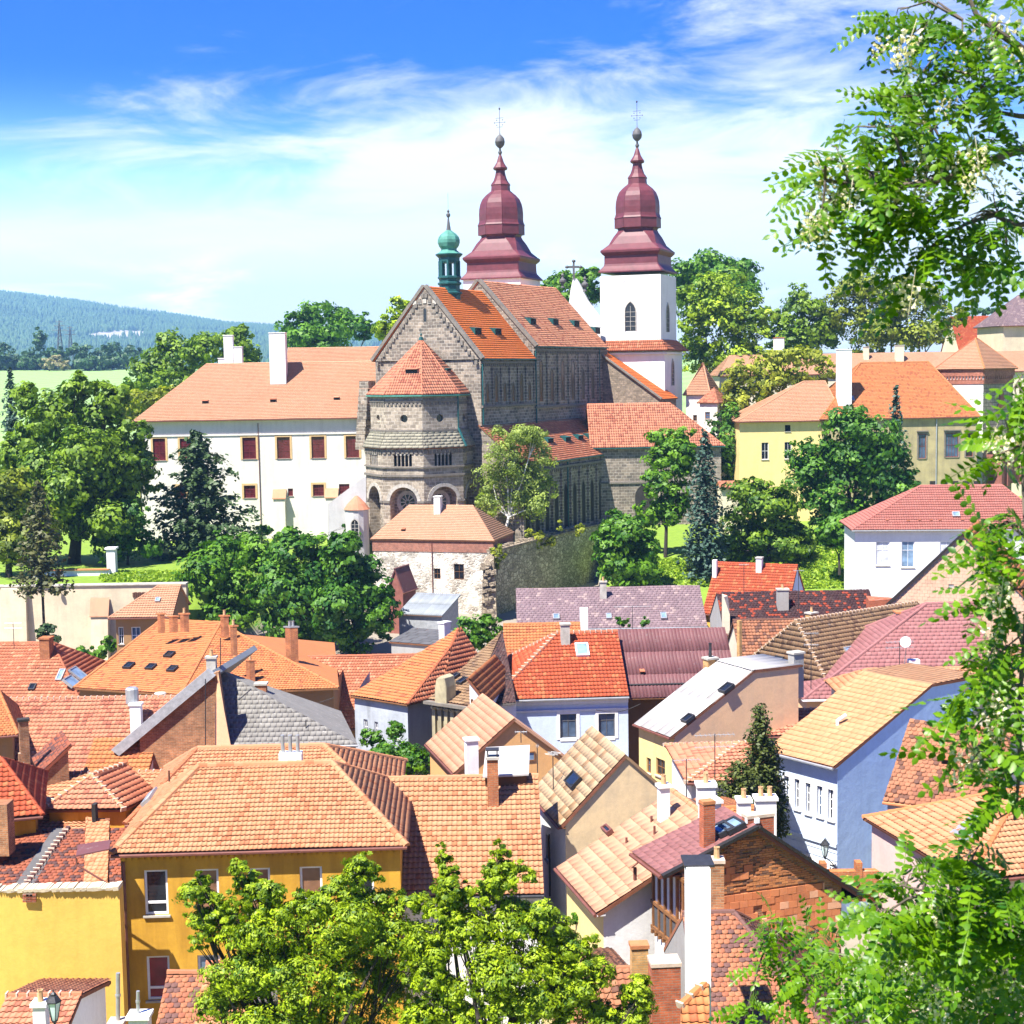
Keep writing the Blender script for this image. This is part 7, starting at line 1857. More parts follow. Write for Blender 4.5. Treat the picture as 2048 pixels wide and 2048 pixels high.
# blue house
bh = House('blue_house', 'tall pastel blue house with shaded windowless side and sand coloured roof', 'house', (1667, 1536), 78, dirL=(1529, 1501), L=None, R=('x', 1955), axis='l', prof=[(0, 0), (.66, 1), (1, .97)], ridge=(1857, 1368), base=0, wall='blue_plaster', wallL='pale_blue', roof='tile_sand', tile=PLATE, singles=150, ov=.4, og=.06, trim='blue_plaster', gutter='gray_metal',
           styleL=dict(nx=2, ny=3, surround='clean_white', sw=.12, sill='clean_white', glass='glass_dark'), wins={'L': [(1569, 1552, 1579, 1612), (1590, 1558, 1600, 1618), (1612, 1566, 1622, 1627), (1635, 1572, 1646, 1633), (1657, 1579, 1668, 1640),
                (1594, 1706, 1602, 1730), (1616, 1713, 1624, 1748), (1638, 1723, 1647, 1762), (1660, 1729, 1669, 1775)]})
print('blue', bh.info, bh.rise)
o, e, w, nin = bh.sides['L']
b = MB(); z = at_plane(1610, 1672, o, nin).z; b.box(V((o.x, o.y, z))+e*(w/2)-nin*.05, e*(w/2), nin*.06, Z*.10)
for k in range(1, 5): b.box(V((o.x, o.y, z-.42*k))+e*(w/2)-nin*.012, e*(w/2), nin*.014, Z*.025)
bh.put(b, 'string_course', 'pale_blue')
P, n, r_, po = bh.on_roof(1675, 1452); b = MB(); b.tube([P-Z*.1, P+Z*.35], .09, 8); b.tube([P+Z*.3, P+Z*.45+V((.5, .1, .15))], .10, 8); bh.put(b, 'vent_pipe', 'white_frame')
# glass canopy and street lantern on the blue house
o, e, w, nin = bh.sides['R']; p = at_plane(1765, 1690, o, nin)
b = MB(); b.slab([p-e*.9-nin*.9, p+e*.9-nin*.9, p+e*.9+Z*.45, p-e*.9+Z*.45], Z*.03); cn = tag(b.build('glass_canopy', MATS['canopy_glass'], None, p), 'small glass canopy bracketed to the shaded blue wall', 'canopy')
b = MB()
for s_ in (-.85, .85): b.tube([p+e*s_-nin*.85+Z*.0, p+e*s_-nin*.02-Z*.75], .018, 5); b.tube([p+e*s_-nin*.9, p+e*s_+Z*.45], .02, 5)
b.build('bracket', MATS['gray_metal'], cn, p)
def lantern(px, py, D, h, label, arm=None, post=None):
    c = at(px, py, D); k = h/1.0; t = thing('street_lantern', label, 'lantern', c)
    b = MB(); b.lathe(c, [(.10*k, 0), (.22*k, .62*k), (.20*k, .62*k), (.09*k, .02*k)], 6); b.build('lantern_glass', MATS['canopy_glass'], t, c)
    b = MB()
    for i in range(6):
        a = 2*math.pi*i/6; u = V((math.cos(a), math.sin(a), 0)); b.tube([c+u*(.105*k), c+u*(.225*k)+Z*(.62*k)], .014*k, 4)
    b.lathe(c+Z*(.62*k), [(.26*k, 0), (.25*k, .04*k), (.14*k, .20*k), (.10*k, .21*k), (.10*k, .27*k), (.03*k, .33*k), (.01*k, .42*k)], 6); b.lathe(c-Z*(.16*k), [(.03*k, 0), (.06*k, .08*k), (.12*k, .15*k), (.12*k, .17*k)], 6)
    b.build('lantern_frame', MATS['dark_metal'], t, c)
    b = MB(); b.tube(arm or post, .03 if arm else .06, 6); b.build('bracket_arm' if arm else 'post', MATS['dark_metal'], t, c)
    return t
Dl = at_plane(1668, 1735, *bh.sides['L'][::3]).y-.9
c = at(1650, 1713, Dl); wq = at_plane(1673, 1738, *bh.sides['L'][::3])
lantern(1650, 1712, Dl, 1.0, 'wall lantern on a curved arm at the blue house corner', arm=[c-Z*.15, c+V((.1, .1, -.12)), c.lerp(wq, .6)+Z*.06, wq, wq-Z*.5])
c = at(109, 2044, 47); lantern(109, 2040, 47, 1.0, 'dark street lantern in front of the yellow courtyard wall', post=[c-Z*.1, c-Z*4])
# right edge
bt2 = House('old_brown_house', 'white house with ragged brown tiled roof and curved eave beside the blue wall', 'house', (1985, 1632), 68, dirL=(1766, 1603), L=None, R=9, axis='l', ridge=(1924, 1450), base=0, wall='white_plaster', roof='tile_brown', tile=dict(kind='beaver', tw=.26, th=.26, lift=.045, roll=0, jit=.025), singles=150, ov=.4, og=.1, trim='wood_brown', gutter='terracotta', style=dict(nx=2, ny=3), styleL=dict(nx=2, ny=3), wins={'L': [(1787, 1630, 1797, 1668), (1815, 1637, 1830, 1678), (1842, 1641, 1857, 1684), (1905, 1648, 1920, 1690)]})
downpipe(bt2, 1835, 1622, 1750, 'L', 'gray_metal'); bt2.vent(1893, 1533, .5, .35); bt2.vent(1953, 1541, .5, .35)
eo = House('skylight_house', 'sunny orange hip roof with two long skylights at the picture edge', 'house', (1938, 1764), 58, a=14, R=12, L=9, axis='r', ridge=(2075, 1575), hip=(5.2, 0), base=0, wall='pink_plaster', roof='tile_light', tile=ROLL, singles=250, ov=.3, cap='tile_orange', capr=.13)
for q in ((1905, 1618, 1960, 1665), (1925, 1632, 1985, 1680)): pass
b = MB()
for d in (0, 1):
    i = len(eo.planes)-1; A1, B1 = at_plane(1910+d*18, 1672+d*14, eo.planes[i][0][0], eo.planes[i][1]), at_plane(1960+d*20, 1632+d*8, eo.planes[i][0][0], eo.planes[i][1])
    n = eo.planes[i][1]; dd = (B1-A1).normalized(); b.box((A1+B1)/2+n*.06, dd*min(.9, (B1-A1).length/2), n.cross(dd)*.28, n*.07)
eo.put(b, 'skylight', 'gray_metal')
cy = at(1716, 1770, 66); b = MB(); b.box(cy, V((1.6, 0, 0)), V((0, .2, 0)), Z*.7)
for a in (-1.6, 0, 1.6): b.box(cy+V((a, 0, .35)), V((.14, 0, 0)), V((0, .24, 0)), Z*.75)
tag(b.build('yard_wall', MATS['orange_brick'], None, V((cy.x, cy.y, 8))), 'low brick yard wall with white posts behind the acacia', 'wall')
# ------------------------------------------------------------------ aerials
antenna(1430, 1468, 1575, 75, 'tall aerial with long boom above the white chimneys', .75, 9, yaw=5, bars=2)
antenna(1373, 1518, 1600, 74, 'shorter aerial among the white chimneys', .5, 7, yaw=10, bars=1)
antenna(1265, 1212, 1256, 134, 'wide flat aerial over the violet slate roof', 1.2, 9, yaw=2)
antenna(1799, 1282, 1335, 100, 'pale aerial with dish on the rose roof', .7, 7, yaw=8, bars=2)
antenna(1042, 1462, 1475, 84.3, 'small aerial on the orange gable', .25, 5, yaw=0)
antenna(1075, 1490, 1535, 83, 'thin mast beside the orange gable', .05, 3, yaw=0)
antenna(1488, 1128, 1235, 128, 'high mast in front of the red roof house', .3, 5, yaw=0)
antenna(1597, 1140, 1215, 127, 'high mast above the black tiled roof', .3, 5, yaw=0)
antenna(1622, 1265, 1370, 101, 'mast with crossbars at the tan roof', .35, 7, yaw=0, bars=2)
antenna(28, 1245, 1290, 118, 'spindly aerial in front of the terrace wall pier', .5, 5, yaw=0, bars=2)
antenna(1107, 1505, 1600, 76, 'white aerial mast by the crooked roof', .25, 5, yaw=60)
antenna(1900, 985, 1015, 166, 'aerial on the pink villa roof', .5, 7, yaw=5)
dq = at(1812, 1284, 99.5); t_ = thing('satellite_dish', 'small white satellite dish above the rose slate roof', 'satellite dish', dq)
b = MB(); fx_ = V((-.5, -.8, .3)).normalized(); u_ = fx_.cross(Z).normalized(); w_ = u_.cross(fx_)
rg = [[dq+fx_*(.12*(q/.38)**2)+u_*(q*math.cos(2*math.pi*i/12))+w_*(q*math.sin(2*math.pi*i/12)) for i in range(12)] for q in (.02, .2, .38)]
for r0, r1 in zip(rg, rg[1:]):
    for i in range(12): b.poly([r0[i], r0[(i+1) % 12], r1[(i+1) % 12], r1[i]])
b.build('dish', MATS['white_frame'], t_, dq)
b = MB(); b.tube([dq, dq+V((.05, .1, -.3)), at(1808, 1335, 100)], .03, 5); b.tube([dq-w_*.36, dq+fx_*.4], .012, 4); b.build('arm', MATS['gray_metal'], t_, dq)
for (a, D0), (c, D1), lab in ((((553, 1402), 111), ((672, 1388), 112), 'thin overhead cable along the brown wall of the big orange house'), (((1190, 1412), 103), ((1278, 1400), 104), 'thin cable slung under the cornice of the pale blue house')):
    p, q = at(*a, D0)-V((0, 1.2, 0)), at(*c, D1)-V((0, 1.2, 0)); b = MB(); b.tube([p.lerp(q, k/8)-Z*(.35*math.sin(math.pi*k/8)) for k in range(9)], .02, 4)
    tag(b.build('overhead_cable', MATS['black_trim'], None, p), lab, 'cable')
# ------------------------------------------------------------------ vegetation
def gz(x, D): p = at(x, 1000, D); return float(ground_z(p.x, p.y))
def tree_px(name, label, D, lobes, foot, leaf, clumps, leaves, size, seed, trunk=.3, depth=1.0, cat='tree', group=None, csig=.14, hollow=.45, ground=None, bark='bark_dark', up=.15, up_limbs=None, asp=.62, shrink=1.0):
    """lobes given as picture ellipses (x, y, rx, ry) with an optional depth shift in metres"""
    g = gz(foot, D) if ground is None else ground
    fx = at(foot, 1000, D).x; F_ = V((fx, D, g)); k = D/FPX; rng = np.random.default_rng(seed)
    L = []
    for i, l in enumerate(lobes):
        dy = l[4] if len(l) > 4 else rng.uniform(-.5, .5)*l[2]*k*depth
        c = at(l[0], l[1], D+dy)-F_
        L.append((tuple(c), (l[2]*k*shrink, l[2]*k*depth*shrink, l[3]*k*shrink)))
    t = thing(name, label, cat, F_, group)
    b = MB(); limbs(b, V((0, 0, 0)), L, trunk, rng, .42, up_limbs); b.build('trunk', MATS[bark], t)
    mkobj('crown', crown_mesh('crown', L, clumps, leaves, size, MATS[leaf], seed, csig, hollow, up=up, asp=asp), t)
    return t
G_B = 'trees behind the monastery and church'
# park trees on the left
tree_px('maple_tree', 'huge dark maple spreading over the cream terrace wall and white monastery corner', 184, [(200, 860, 70, 75), (110, 850, 75, 80), (60, 930, 65, 70), (160, 950, 95, 90), (245, 930, 60, 75), (280, 940, 45, 50), (90, 1030, 90, 70), (200, 1040, 80, 60), (240, 1000, 55, 60), (30, 1020, 60, 80), (150, 790, 45, 45), (225, 800, 38, 45), (60, 800, 38, 40), (270, 880, 40, 40)], 142, 'leaf_maple', 2300, 15, .32, 21, .75, csig=.14, ground=9, hollow=.3)
tree_px('maple_tree', 'lower maple at the picture edge half hidden behind the thin pine', 172, [(20, 1000, 60, 70), (60, 1070, 60, 50), (10, 1090, 50, 60), (-20, 1020, 60, 80)], 10, 'leaf_olive', 420, 14, .30, 22, .4, ground=9)
tree_px('shrub', 'leafy shrub filling the gap right of the maple trunk', 182, [(235, 1090, 50, 45), (275, 1080, 40, 50), (262, 1030, 35, 40)], 250, 'leaf_deep', 260, 13, .28, 23, .2, cat='bush', ground=9)
conifer('spruce_tree', 'thin drooping dark spruce rising behind the maple', 27, 735, 900, 62, 225, ground=9, leaf='leaf_spruce', seed=2, levels=20, per=7, droop=.7, size=.34, ragged=.6, skirt=.2)
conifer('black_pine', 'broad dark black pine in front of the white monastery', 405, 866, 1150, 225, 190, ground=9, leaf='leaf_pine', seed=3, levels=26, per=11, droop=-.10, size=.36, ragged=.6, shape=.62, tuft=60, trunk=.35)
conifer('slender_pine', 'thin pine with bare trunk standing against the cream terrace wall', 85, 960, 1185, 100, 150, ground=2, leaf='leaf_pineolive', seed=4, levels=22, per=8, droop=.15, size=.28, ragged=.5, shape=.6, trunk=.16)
for i, (x, y, r) in enumerate(((88, 1262, 34), (100, 1280, 30))):
    pass
tree_px('pine_sapling', 'low pine branch tuft in front of the terrace wall pier', 148, [(88, 1258, 30, 9), (102, 1278, 24, 8), (78, 1272, 18, 8)], 95, 'leaf_pine', 60, 14, .2, 25, .08, cat='tree', ground=2)
tree_px('shrub', 'green shrub at the foot of the terrace wall by the red roof', 150, [(160, 1310, 28, 16), (205, 1305, 26, 20), (222, 1290, 16, 20)], 190, 'leaf_deep', 90, 12, .22, 26, .08, cat='bush', ground=2)
G_L = 'dense round trees before the gatehouse'
tree_px('lime_tree', 'wide bright green lime tree below the black pine', 166, [(470, 1110, 62, 45), (420, 1160, 60, 55), (400, 1200, 48, 45), (470, 1190, 65, 60), (530, 1150, 55, 60), (440, 1240, 60, 40), (380, 1180, 28, 34)], 450, 'leaf_lime', 800, 14, .28, 31, .4, group=G_L, ground=2)
tree_px('lime_tree', 'middle lime tree with rounded top in front of the annexe', 163, [(590, 1105, 60, 45), (560, 1160, 60, 55), (630, 1150, 60, 60), (600, 1210, 75, 60), (560, 1260, 60, 45), (640, 1270, 55, 40)], 590, 'leaf_deep', 760, 14, .28, 32, .4, group=G_L, ground=2)
tree_px('lime_tree', 'tall darker tree hiding the left flank of the stone gatehouse', 160, [(690, 1095, 40, 40), (690, 1150, 55, 55), (730, 1180, 55, 55), (690, 1220, 65, 60), (750, 1230, 48, 50), (700, 1280, 55, 40), (770, 1200, 30, 40)], 700, 'leaf_deep', 720, 14, .27, 33, .4, group=G_L, ground=2)
# behind the monastery and the church
tree_px('park_tree', 'row of round trees over the monastery ridge beside its twin chimneys', 285, [(320, 735, 45, 50), (365, 715, 48, 50), (420, 700, 50, 45), (480, 695, 45, 40), (290, 760, 30, 35), (350, 770, 60, 40), (500, 720, 30, 30)], 390, 'leaf_maple', 620, 13, .40, 41, .4, group=G_B, ground=10)
tree_px('park_tree', 'dark oak crown rising above the monastery wing ridge', 330, [(640, 640, 60, 38), (600, 665, 45, 35), (700, 660, 45, 35), (740, 650, 20, 26), (650, 680, 80, 34)], 650, 'leaf_deep', 520, 13, .46, 42, .4, group=G_B, ground=10)
tree_px('park_tree', 'sunlit tree directly left of the church gable', 262, [(800, 625, 32, 34), (775, 655, 30, 34), (815, 660, 30, 30), (790, 690, 35, 30)], 790, 'leaf_bright', 300, 13, .36, 43, .3, group=G_B, ground=9)
tree_px('park_tree', 'pale yellowish bush between the maple and the monastery hip', 240, [(290, 800, 45, 25), (330, 790, 30, 18), (270, 830, 30, 30)], 295, 'leaf_yellow', 200, 12, .34, 44, .2, group=G_B, ground=10)
tree_px('park_tree', 'dark hedge like trees left of the monastery roof below the field', 300, [(250, 820, 30, 40), (225, 800, 26, 30), (262, 780, 20, 24)], 245, 'leaf_deep', 220, 12, .40, 45, .2, group=G_B, ground=10)
tree_px('park_tree', 'distant crowns seen between the two church towers', 300, [(1130, 565, 40, 25), (1170, 560, 32, 24), (1105, 590, 30, 24), (1160, 600, 45, 26), (1195, 590, 25, 30)], 1150, 'leaf_lime', 330, 13, .42, 46, .3, group=G_B, ground=10)
tree_px('park_tree', 'highest hazy crown right behind the white tower', 315, [(1420, 535, 60, 38), (1380, 570, 50, 45), (1470, 560, 48, 40), (1430, 590, 80, 50)], 1425, 'leaf_lime', 480, 13, .48, 47, .4, group=G_B, ground=10)
tree_px('park_tree', 'large bright sunlit tree right of the white tower', 270, [(1435, 580, 55, 48), (1390, 620, 48, 55), (1480, 620, 55, 55), (1430, 660, 70, 60), (1500, 660, 40, 50), (1400, 710, 50, 40), (1470, 720, 60, 40), (1530, 640, 25, 34)], 1440, 'leaf_bright', 760, 13, .36, 48, .45, group=G_B, ground=9)
tree_px('park_tree', 'darker tree above the pale rear castle roof chimney', 285, [(1600, 620, 45, 40), (1560, 660, 40, 40), (1640, 650, 45, 45), (1600, 680, 70, 40)], 1600, 'leaf_maple', 460, 13, .38, 49, .4, group=G_B, ground=9)
tree_px('park_tree', 'broad olive green tree behind the castle under the acacia tip', 280, [(1730, 580, 55, 45), (1700, 630, 50, 55), (1780, 600, 60, 50), (1840, 610, 55, 50), (1890, 650, 38, 45), (1760, 660, 75, 50), (1840, 680, 70, 40)], 1780, 'leaf_olive', 800, 13, .36, 50, .45, group=G_B, ground=9)
tree_px('park_tree', 'thin line of treetops on the horizon beyond the red manor roof', 420, [(1925, 622, 20, 9), (1960, 624, 22, 8), (1995, 620, 18, 9)], 1960, 'leaf_far', 90, 12, .5, 51, .3, group=G_B, ground=14)
tree_px('ash_tree', 'yellow green tree before the pale rear castle roof', 236, [(1600, 720, 55, 30), (1540, 745, 55, 38), (1480, 770, 50, 45), (1650, 750, 32, 26), (1460, 830, 45, 60), (1440, 900, 36, 70), (1520, 790, 40, 36), (1585, 760, 40, 30)], 1470, 'leaf_yellow', 520, 13, .34, 52, .3, ground=9)
tree_px('yew_tree', 'dark clipped yew between the church sacristy and the lemon annexe', 228, [(1460, 880, 38, 70), (1462, 940, 34, 60)], 1460, 'leaf_deep', 220, 13, .3, 53, .2, ground=9)
# slope before the castle
tree_px('linden_tree', 'large dense green tree in front of the yellow castle wing', 190, [(1700, 870, 70, 55), (1640, 920, 65, 60), (1770, 920, 60, 60), (1700, 960, 90, 70), (1800, 980, 45, 55), (1640, 1000, 65, 55), (1740, 1040, 80, 60), (1700, 830, 35, 25), (1660, 1060, 50, 45)], 1700, 'leaf_deep', 1150, 14, .30, 54, .45, ground=8)
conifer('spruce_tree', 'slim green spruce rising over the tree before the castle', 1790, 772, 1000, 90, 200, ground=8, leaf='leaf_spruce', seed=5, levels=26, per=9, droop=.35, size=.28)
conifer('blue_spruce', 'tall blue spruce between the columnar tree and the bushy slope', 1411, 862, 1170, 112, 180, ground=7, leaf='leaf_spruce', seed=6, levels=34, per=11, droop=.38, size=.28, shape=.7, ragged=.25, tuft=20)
tree_px('hornbeam_tree', 'narrow upright tree in front of the sacristy wall', 186, [(1345, 880, 45, 30), (1330, 920, 42, 40), (1360, 930, 35, 45), (1320, 970, 36, 45), (1345, 1010, 40, 45), (1310, 1030, 32, 36)], 1330, 'leaf_lime', 480, 13, .27, 55, .25, ground=8)
tree_px('chestnut_tree', 'round chestnut tree at the end of the dark rampart', 174, [(1245, 1060, 48, 34), (1225, 1100, 45, 45), (1280, 1100, 45, 45), (1250, 1140, 60, 40), (1300, 1140, 28, 34), (1270, 1170, 50, 20)], 1255, 'leaf_lime', 560, 14, .28, 56, .3, ground=4)
tree_px('elder_bush', 'dark tangled bushes on the slope behind the blue spruce', 184, [(1500, 1000, 60, 45), (1560, 1020, 55, 50), (1490, 1070, 55, 50), (1560, 1090, 60, 45), (1605, 1085, 30, 40), (1450, 1100, 36, 40)], 1540, 'leaf_maple', 700, 13, .28, 57, .2, cat='bush', ground=8)
tree_px('elder_bush', 'smaller dark bush at the corner of the white villa', 163, [(1735, 1160, 36, 22), (1770, 1150, 32, 24), (1790, 1168, 22, 14)], 1760, 'leaf_deep', 170, 13, .25, 58, .12, cat='bush', ground=6)
tree_px('elder_bush', 'dark undergrowth beneath the linden before the villa', 176, [(1690, 1060, 30, 36), (1660, 1065, 30, 34)], 1680, 'leaf_deep', 260, 13, .27, 59, .15, cat='bush', ground=8)
t_ = tree_px('birch_tree', 'feathery pale green birch with white stem before the church flank', 197, [(1030, 880, 45, 24), (1070, 875, 35, 20), (1010, 920, 45, 40), (1070, 920, 40, 40), (985, 960, 32, 50), (1040, 970, 50, 50), (1085, 970, 28, 45), (1020, 1020, 60, 40), (1075, 1015, 30, 34), (975, 1010, 26, 34)], 1003, 'leaf_birch', 760, 16, .17, 60, .22, bark='birch_bark', hollow=.2, csig=.2, ground=9.4, up=-.1)
tree_px('shrub', 'yellow green shrubs growing on the rampart top by the gatehouse', 197, [(1065, 1085, 22, 26), (1100, 1085, 14, 14), (1058, 1110, 16, 14), (1160, 1060, 12, 16), (1118, 1050, 8, 20)], 1075, 'leaf_yellow', 120, 12, .2, 61, .06, cat='bush', ground=9)
tree_px('shrub', 'pale creeper on the broken corner of the gatehouse', 182, [(995, 1112, 15, 22), (985, 1126, 9, 12)], 992, 'leaf_yellow', 50, 11, .17, 62, .05, cat='bush', ground=8)
tree_px('shrub', 'dark shrubs along the foot of the white monastery wall', 196, [(525, 1062, 18, 14), (700, 1052, 12, 14), (560, 1075, 20, 12)], 540, 'leaf_deep', 90, 12, .22, 63, .08, cat='bush', ground=8.5)
# between the houses
tree_px('acacia_sapling', 'small dark tree growing between the orange roofs and sheds', 124, [(950, 1255, 42, 26), (985, 1250, 30, 20), (930, 1290, 36, 30), (965, 1285, 36, 22), (1000, 1262, 16, 14)], 950, 'leaf_deep', 260, 13, .17, 64, .12, ground=2)
tree_px('shrub', 'small leafy tree before the blue stained house wall', 101, [(745, 1480, 28, 24), (790, 1465, 24, 20), (760, 1510, 30, 24)], 765, 'leaf_deep', 150, 13, .13, 65, .08, cat='bush', ground=2)
tree_px('garden_bush', 'rounded vivid green garden bush behind the broad tiled roof', 94, [(790, 1510, 55, 36), (740, 1530, 36, 28), (840, 1525, 32, 28), (785, 1545, 70, 24)], 785, 'leaf_lime', 520, 14, .12, 66, .12, cat='bush', ground=2)
tree_px('creeper', 'green vine leaves over the low wall of the violet slate house', 136, [(1250, 1247, 18, 8), (1290, 1243, 16, 9), (1235, 1240, 8, 8)], 1265, 'leaf_deep', 50, 10, .14, 67, .05, cat='plant', ground=2)
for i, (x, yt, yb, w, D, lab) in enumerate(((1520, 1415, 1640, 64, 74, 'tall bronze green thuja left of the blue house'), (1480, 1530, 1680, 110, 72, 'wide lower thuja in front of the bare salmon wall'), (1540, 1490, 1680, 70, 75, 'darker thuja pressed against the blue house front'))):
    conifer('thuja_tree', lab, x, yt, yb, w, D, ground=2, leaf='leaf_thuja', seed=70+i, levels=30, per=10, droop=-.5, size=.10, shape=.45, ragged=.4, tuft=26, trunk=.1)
tree_px('yard_shrub', 'grassy tufts at the base of the crooked house', 60, [(1158, 1838, 16, 12), (1175, 1830, 8, 14)], 1160, 'leaf_lime', 40, 10, .07, 75, .03, cat='bush', ground=2)
tree_px('pear_espalier', 'climbing greenery on the low brick yard wall', 65.6, [(1705, 1765, 20, 16), (1740, 1775, 18, 12)], 1720, 'leaf_yellow', 60, 10, .07, 76, .03, cat='plant', ground=2)
# the two trees nearest below
G_F = 'yellow green trees at the bottom edge'
tree_px('front_tree', 'sunlit yellow green tree covering the lower windows of the ochre house', 46, [(385, 1785, 38, 30), (400, 1762, 20, 20), (425, 1810, 34, 30), (400, 1850, 34, 36), (440, 1850, 40, 34), (395, 1888, 24, 22), (470, 1875, 46, 40), (480, 1745, 22, 22), (728, 1722, 22, 22), (600, 1830, 50, 34), (490, 1775, 34, 36), (530, 1800, 48, 40), (470, 1820, 40, 34), (632, 1795, 36, 28), (725, 1745, 40, 34), (700, 1785, 50, 30), (755, 1800, 42, 30), (815, 1805, 38, 28), (560, 1870, 80, 60), (680, 1860, 85, 65), (790, 1870, 70, 55), (500, 1950, 80, 60), (620, 1960, 90, 70), (740, 1970, 80, 70), (440, 2010, 60, 60), (560, 2050, 90, 50), (700, 2060, 90, 50), (830, 1930, 40, 50)],
        600, 'leaf_front', 3600, 19, .068, 81, .22, .8, csig=.13, hollow=.55, ground=2, group=G_F, asp=.45, shrink=1.10, up=.1)
tree_px('front_tree', 'sunlit yellow green tree before the broad tiled roof and crooked house', 45, [(885, 1705, 12, 20), (890, 1735, 22, 34), (900, 1770, 30, 34), (905, 1800, 40, 38), (1000, 1694, 12, 18), (1003, 1725, 26, 34), (1030, 1760, 36, 32), (985, 1765, 30, 30), (960, 1800, 40, 36), (930, 1860, 50, 50), (1010, 1850, 60, 50), (1075, 1850, 50, 48), (1110, 1890, 36, 34), (1160, 1900, 40, 34), (990, 1940, 70, 60), (1090, 1950, 60, 50), (1140, 2010, 55, 50), (1030, 2030, 80, 50), (930, 2040, 50, 40), (1275, 1990, 36, 40), (1265, 2040, 48, 30), (870, 1830, 26, 26), (850, 1900, 44, 46), (865, 1975, 60, 56), (850, 2045, 60, 46), (1180, 1970, 50, 46), (1200, 2040, 50, 40)],
        905, 'leaf_front', 3400, 19, .068, 82, .2, .8, csig=.13, hollow=.55, ground=2, group=G_F, asp=.45, shrink=1.10, up=.1)
# distant tree line and blossoming tree before the hills
G_H = 'hedgerow trees along the far field'
rng = np.random.default_rng(90)
k_ = 0
HN = ['dark hedgerow crown cut off at the far left end of the field', 'broad low hedgerow tree left of the tall round one', 'tallest round hedgerow tree standing alone beside the pylon', 'hedgerow tree directly beneath the nearer pylon', 'hedgerow tree beneath the thinner pylon', 'hedgerow tree below the pale quarry patch', 'hedgerow tree near the monastery side of the field', 'small last hedgerow tree beside the dark park trees', 'low hedgerow clump left of the cream blossom tree', 'low hedgerow clump right of the cream blossom tree', 'low hedgerow clump nearest the park trees', 'low hedgerow clump at the outer field corner']
for x, yt, w in ((-10, 690, 70), (40, 700, 60), (75, 662, 34), (110, 692, 50), (150, 690, 60), (190, 688, 60), (230, 686, 55), (262, 695, 40), (60, 715, 70), (180, 712, 70), (235, 714, 60), (20, 722, 60)):
    D = 930+rng.uniform(-20, 30); yb = 742-(0.0 if yt < 705 else -2)
    tree_px('hedgerow_tree', HN[k_], D, [(x, (yt+yb)/2-4, w*.5, (yb-yt)*.5), (x-w*.22, yb-14, w*.36, 14), (x+w*.24, yb-12, w*.34, 12)], x, 'leaf_far', 70, 12, 1.1, 91+k_, .4, group=G_H, ground=gz(x, D)); k_ += 1
tree_px('blossom_tree', 'pale cream blossoming tree in the hedgerow at the far field', 915, [(110, 728, 26, 16), (92, 732, 14, 10), (128, 732, 14, 12)], 110, 'leaf_blossom', 80, 12, .9, 110, .4, ground=gz(110, 915))
for i, (x, yt, D) in enumerate(((121, 640, 1250), (142, 652, 1420))):
    p = at(x, 712, D); h = along_y(p, Z, yt); t = thing('pylon', ('nearer steel lattice pylon above the hedgerow', 'farther thin lattice pylon above the hedgerow')[i], 'pylon', p)
    b = MB(); r = h*.085
    for a in (-1, 1):
        for d in (-1, 1): b.tube([p+V((a*r, d*r, -6)), p+V((a*r*.25, d*r*.25, h*.75)), p+Z*h], [.45, .3, .15], 4)
    for j in range(9):
        z = h*j/10; q = r*(1-.75*j/9)
        for a in (-1, 1): b.tube([p+V((-q*a, -q, z)), p+V((q*a, -q, z+h*.1))], .16, 4)
    b.build('lattice', MATS['lead_gray'], t, p)
    b = MB()
    for z, l in ((.72, .20), (.84, .15), (.95, .10)): b.tube([p+V((-h*l, 0, h*z)), p+V((h*l, 0, h*z))], .22, 4)
    b.build('crossarm', MATS['lead_gray'], t, p)
# rough grass on the slopes and terrace edge
def grass(name, label, pts, n, size, seed):
    rng = np.random.default_rng(seed); C = []
    for x0, x1, y0, y1 in pts:
        for _ in range(n):
            p = ground_at(rng.uniform(x0, x1), rng.uniform(y0, y1)); C.append(p)
    C = np.array([tuple(c) for c in C]); N = len(C)
    v, f = leaf_cloud(C+np.array([0, 0, size*.4]), np.tile([0, -.2, .3], (N, 1)), np.full(N, size), rng, up=.1, rnd=1.4)
    tag(mkobj(name, mesh_np(name, v, f, MATS['grass_blade'], rng.random(N))), label, 'grass', kind='stuff')
grass('grass', 'sunlit rough grass on the hillside and terrace lawn', [(1300, 1430, 1120, 1175), (1600, 1720, 1100, 1180), (200, 380, 1145, 1165), (1040, 1200, 1045, 1085), (1500, 1620, 1130, 1180)], 1500, .30, 3)
